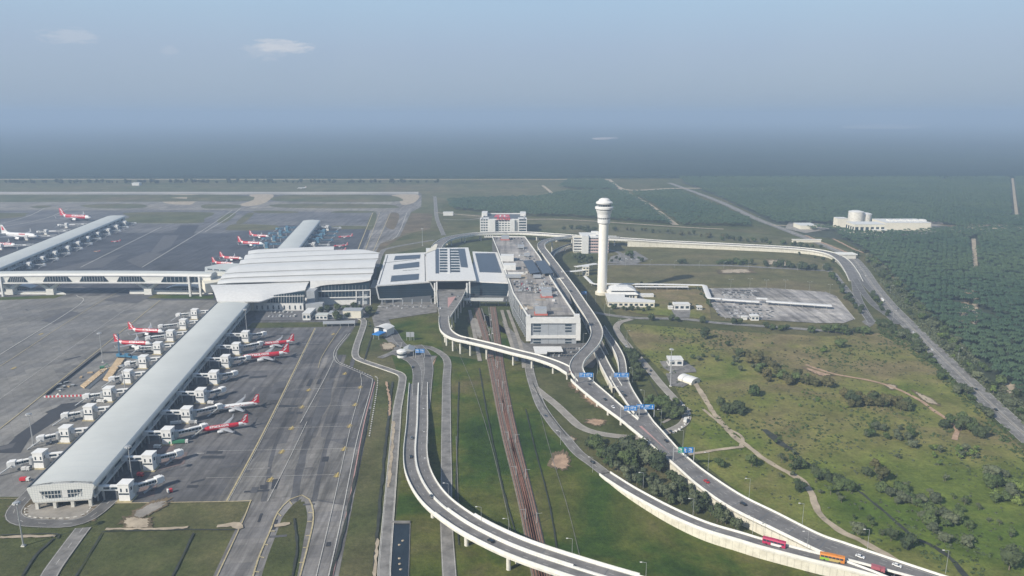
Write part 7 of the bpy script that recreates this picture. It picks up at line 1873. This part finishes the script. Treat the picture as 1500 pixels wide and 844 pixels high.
# the trees that show largest are things of their own, the many small far ones one mass
SPEC.sort(key=lambda r: -r[0])
big = [r for r in SPEC if r[4] != 'bush' and (r[6] is None)]; rest = [r for r in SPEC if r[4] != 'bush' and r[6] is not None]
bush_ = [r for r in SPEC if r[4] == 'bush']
for r in big + rest[:300-len(big)] + bush_: plant(r)
far_ = rest[300-len(big):]; V_, F_, MI = [], [], []; off = 0; KL = list(LM)
def mdata(me):
    if me.name not in MD:
        v = np.empty(len(me.vertices)*3, np.float32); me.vertices.foreach_get('co', v)
        MD[me.name] = (v.reshape(-1,3), [tuple(p.vertices) for p in me.polygons])
    return MD[me.name]
MD = {}
for _, p, s, kind, shape, label, group, name, vk, rz, sc in far_:
    for me, mi in zip(variant(kind, shape, vk), (KL.index(kind), len(KL))):
        v, f = mdata(me); c, s_ = math.cos(rz), math.sin(rz); x, y = v[:,0]*sc[0], v[:,1]*sc[1]
        V_.append(np.stack([x*c-y*s_+p.x, x*s_+y*c+p.y, v[:,2]*sc[2]], 1)); F_ += [tuple(i+off for i in q) for q in f]; MI += [mi]*len(f); off += len(v)
me = bpy.data.meshes.new('distant_trees'); me.from_pydata(np.concatenate(V_).tolist(), [], F_)
for k in KL: me.materials.append(LM[k])
me.materials.append(M['trunk']); me.polygons.foreach_set('material_index', MI); me.update()
o = bpy.data.objects.new('distant_trees', me); COL.objects.link(o); tag(o, 'mass of small far trees along the roads, in the meadow and beyond the runway', 'trees', kind='stuff')
print('trees', len(SPEC), 'far', len(far_))
# far canopy to the horizon: bumpy sheets
def canopymat():
    m = bpy.data.materials.new('far_canopy'); m.use_nodes = True; nt = m.node_tree; b = nt.nodes['Principled BSDF']; b.inputs['Roughness'].default_value = .95; b.inputs['Specular IOR Level'].default_value = .05
    v = pos(nt); c = ramp(nt, noise_node(nt, v, .0006, 6, .6), [(.3,(.018,.036,.034)),(.6,(.030,.052,.042)),(.75,(.05,.068,.048))])
    c = mix(nt, 1.0, c, ramp(nt, noise_node(nt, v, .03, 5, .75), [(.3,(.55,.6,.6)),(.7,(1.5,1.45,1.4))]), 'MULTIPLY'); nt.links.new(c, b.inputs['Base Color'])
    bp = nt.nodes.new('ShaderNodeBump'); bp.inputs['Strength'].default_value = 1; bp.inputs['Distance'].default_value = 5; nt.links.new(noise_node(nt, v, .1, 3, .6), bp.inputs['Height']); nt.links.new(bp.outputs['Normal'], b.inputs['Normal']); return m
yf_ = W(700,261.5).y; b = MB(); rows = [yf_+ (50000-yf_)*(k/60)**2.2 for k in range(61)]; cols_ = [-50000,-30000,-15000,-8000]+[-5000+k*250 for k in range(41)]+[8000,15000,30000,50000]
vs = []
for j,y in enumerate(rows):
    for x in cols_: vs.append((x,y, 9+3*mnoise.noise(V3((x*.004,y*.004,1)))))
nx = len(cols_); b.add(vs, [(j*nx+i,j*nx+i+1,(j+1)*nx+i+1,(j+1)*nx+i) for j in range(60) for i in range(nx-1)])
b.add([(x,yf_,0) for x in cols_]+[(x,yf_,vs[i][2]) for i,x in enumerate(cols_)], [(i,i+1,nx+i+1,nx+i) for i in range(nx-1)])
tag(b.build('far_forest', canopymat(), smooth=False), 'blue hazy forest stretching from the airfield to the horizon', 'forest', kind='stuff')
# pale quarries far away
for q in ([(1232,187),(1262,183),(1300,182),(1340,183.5),(1366,181),(1345,187),(1300,188)],[(868,202.6),(885,201.6),(905,202.2),(895,203.6),(875,203.6)]):
    struct('bare_hillside', MB().prism(spoly(q, 14), 5, 16), mat('quarry_earth',(.45,.37,.33),.95,var=.2,vscale=.004))
HAZE_COL = (0.44,0.575,0.76); HAZE_D = 1.95e-4; HAZE_G = 0.0
SKY_S = 0.10; SUN_E = 4.8; EXPO = 0.36
SKYG = [(0.0,(.335,.42,.525)),(0.026,(.36,.45,.565)),(0.08,(.39,.49,.635)),(0.135,(.415,.565,.725)),(0.25,(.28,.42,.60)),(0.4,(.20,.32,.50))]; CLOUDC = (5.4,5.5,5.8)
# ============================================================ AIR, SKY, SUN, CAMERA
hz = MB().box(-56000,56000,-5000,56000,-1.0,300.0).build('haze', None or [])
hm = bpy.data.materials.new('haze_air'); hm.use_nodes = True; nt = hm.node_tree; nt.nodes.remove(nt.nodes['Principled BSDF'])
pv = nt.nodes.new('ShaderNodeVolumePrincipled'); pv.inputs['Color'].default_value = (*HAZE_COL,1); pv.inputs['Density'].default_value = HAZE_D; pv.inputs['Anisotropy'].default_value = HAZE_G
nt.links.new(pv.outputs[0], nt.nodes['Material Output'].inputs['Volume']); hz.data.materials.append(hm)
tag(hz, 'thin blue haze over the whole airport', 'haze', kind='stuff')
SUN_EL, SUN_AZ = R(34.5), math.atan2(-.78,-.63)   # azimuth measured from +Y towards +X
to_sun = V3((math.sin(SUN_AZ)*math.cos(SUN_EL), math.cos(SUN_AZ)*math.cos(SUN_EL), math.sin(SUN_EL)))
wd = bpy.data.worlds.new('World'); S.world = wd; wd.use_nodes = True; nt = wd.node_tree; bg = nt.nodes['Background']
sky = nt.nodes.new('ShaderNodeTexSky'); sky.sky_type = 'NISHITA'; sky.sun_disc = False; sky.sun_elevation = SUN_EL; sky.sun_rotation = SUN_AZ % (2*math.pi)
sky.altitude = 200; sky.air_density = 1.0; sky.dust_density = 2.2; sky.ozone_density = 2.0
tc = nt.nodes.new('ShaderNodeTexCoord'); sep = nt.nodes.new('ShaderNodeSeparateXYZ'); nt.links.new(tc.outputs['Generated'], sep.inputs[0])
# small fair-weather clouds low in the sky
col = sky.outputs[0]
def cloud(uc, vc, su, sv, seed, strength, col):
    d = ray(uc, vc).normalized(); az = math.atan2(d.x,d.y); el = math.asin(d.z)
    at = nt.nodes.new('ShaderNodeMath'); at.operation = 'ARCTAN2'; nt.links.new(sep.outputs[0], at.inputs[0]); nt.links.new(sep.outputs[1], at.inputs[1])
    def lin(src, c, s):
        a = nt.nodes.new('ShaderNodeMath'); a.operation = 'SUBTRACT'; nt.links.new(src, a.inputs[0]); a.inputs[1].default_value = c
        b = nt.nodes.new('ShaderNodeMath'); b.operation = 'DIVIDE'; nt.links.new(a.outputs[0], b.inputs[0]); b.inputs[1].default_value = s; return b.outputs[0]
    x, y = lin(at.outputs[0], az, su), lin(sep.outputs[2], math.sin(el), sv)
    cb = nt.nodes.new('ShaderNodeCombineXYZ'); nt.links.new(x, cb.inputs[0]); nt.links.new(y, cb.inputs[1]); cb.inputs[2].default_value = seed
    ln_ = nt.nodes.new('ShaderNodeVectorMath'); ln_.operation = 'LENGTH'
    c2 = nt.nodes.new('ShaderNodeCombineXYZ'); nt.links.new(x, c2.inputs[0]); nt.links.new(y, c2.inputs[1]); nt.links.new(c2.outputs[0], ln_.inputs[0])
    n = noise_node(nt, cb.outputs[0], 1.7, 6, .62, .3)
    m1 = nt.nodes.new('ShaderNodeMath'); m1.operation = 'SUBTRACT'; nt.links.new(n, m1.inputs[0])
    m0 = nt.nodes.new('ShaderNodeMath'); m0.operation = 'MULTIPLY'; nt.links.new(ln_.outputs['Value'], m0.inputs[0]); m0.inputs[1].default_value = .42; nt.links.new(m0.outputs[0], m1.inputs[1])
    mr = nt.nodes.new('ShaderNodeMapRange'); nt.links.new(m1.outputs[0], mr.inputs[0]); mr.inputs[1].default_value = .10; mr.inputs[2].default_value = .30; mr.inputs[3].default_value = 0; mr.inputs[4].default_value = strength
    return mix(nt, mr.outputs[0], col, CLOUDC)
SKYM = nt.nodes.new('ShaderNodeMapRange'); nt.links.new(sep.outputs[2], SKYM.inputs[0])
for k_, v_ in zip((1,2,3,4),(0.33,0.9,0.9,0.0)): SKYM.inputs[k_].default_value = v_
grad = ramp(nt, sep.outputs[2], SKYG)
gv = nt.nodes.new('ShaderNodeVectorMath'); gv.operation = 'SCALE'; nt.links.new(grad, gv.inputs[0]); gv.inputs['Scale'].default_value = 8.0
col = mix(nt, SKYM.outputs[0], col, gv.outputs[0])
n_s = noise_node(nt, tc.outputs['Generated'], 2.2, 4, .5, .3)
col = mix(nt, 1.0, col, ramp(nt, n_s, [(.3,(.96,.97,.99)),(.7,(1.04,1.03,1.01))]), 'MULTIPLY')
col = cloud(412,68,.042,.0085,3.1,.6,col); col = cloud(392,75,.03,.012,7.7,.2,col); col = cloud(105,53,.035,.009,5.3,.28,col); col = cloud(248,74,.012,.006,9.1,.14,col)
nt.links.new(col, bg.inputs['Color']); bg.inputs['Strength'].default_value = SKY_S
sl = bpy.data.lights.new('sun', 'SUN'); sl.energy = SUN_E; sl.angle = R(0.55); sl.color = (1.0,.93,.82)
so = bpy.data.objects.new('sun', sl); COL.objects.link(so); so.rotation_euler = to_sun.to_track_quat('Z','Y').to_euler(); so.location = (0,0,500)
cam = bpy.data.cameras.new('camera'); co = bpy.data.objects.new('camera', cam); COL.objects.link(co); S.camera = co
cam.sensor_width = 36; cam.lens = F/1500*36; cam.clip_start = 1; cam.clip_end = 120000; co.location = (0,0,H); co.rotation_euler = (math.pi/2 - P, 0, 0)
S.view_settings.view_transform = 'Standard'; S.view_settings.look = 'None'; S.view_settings.gamma = 1; S.view_settings.exposure = EXPO; S.view_settings.use_curve_mapping = False
S.render.engine = 'CYCLES'; S.cycles.use_denoising = True; S.cycles.max_bounces = 4; S.cycles.diffuse_bounces = 2; S.cycles.glossy_bounces = 2; S.cycles.volume_bounces = 1; S.cycles.transparent_max_bounces = 8
try: S.cycles.denoiser = 'OPENIMAGEDENOISE'
except Exception: pass
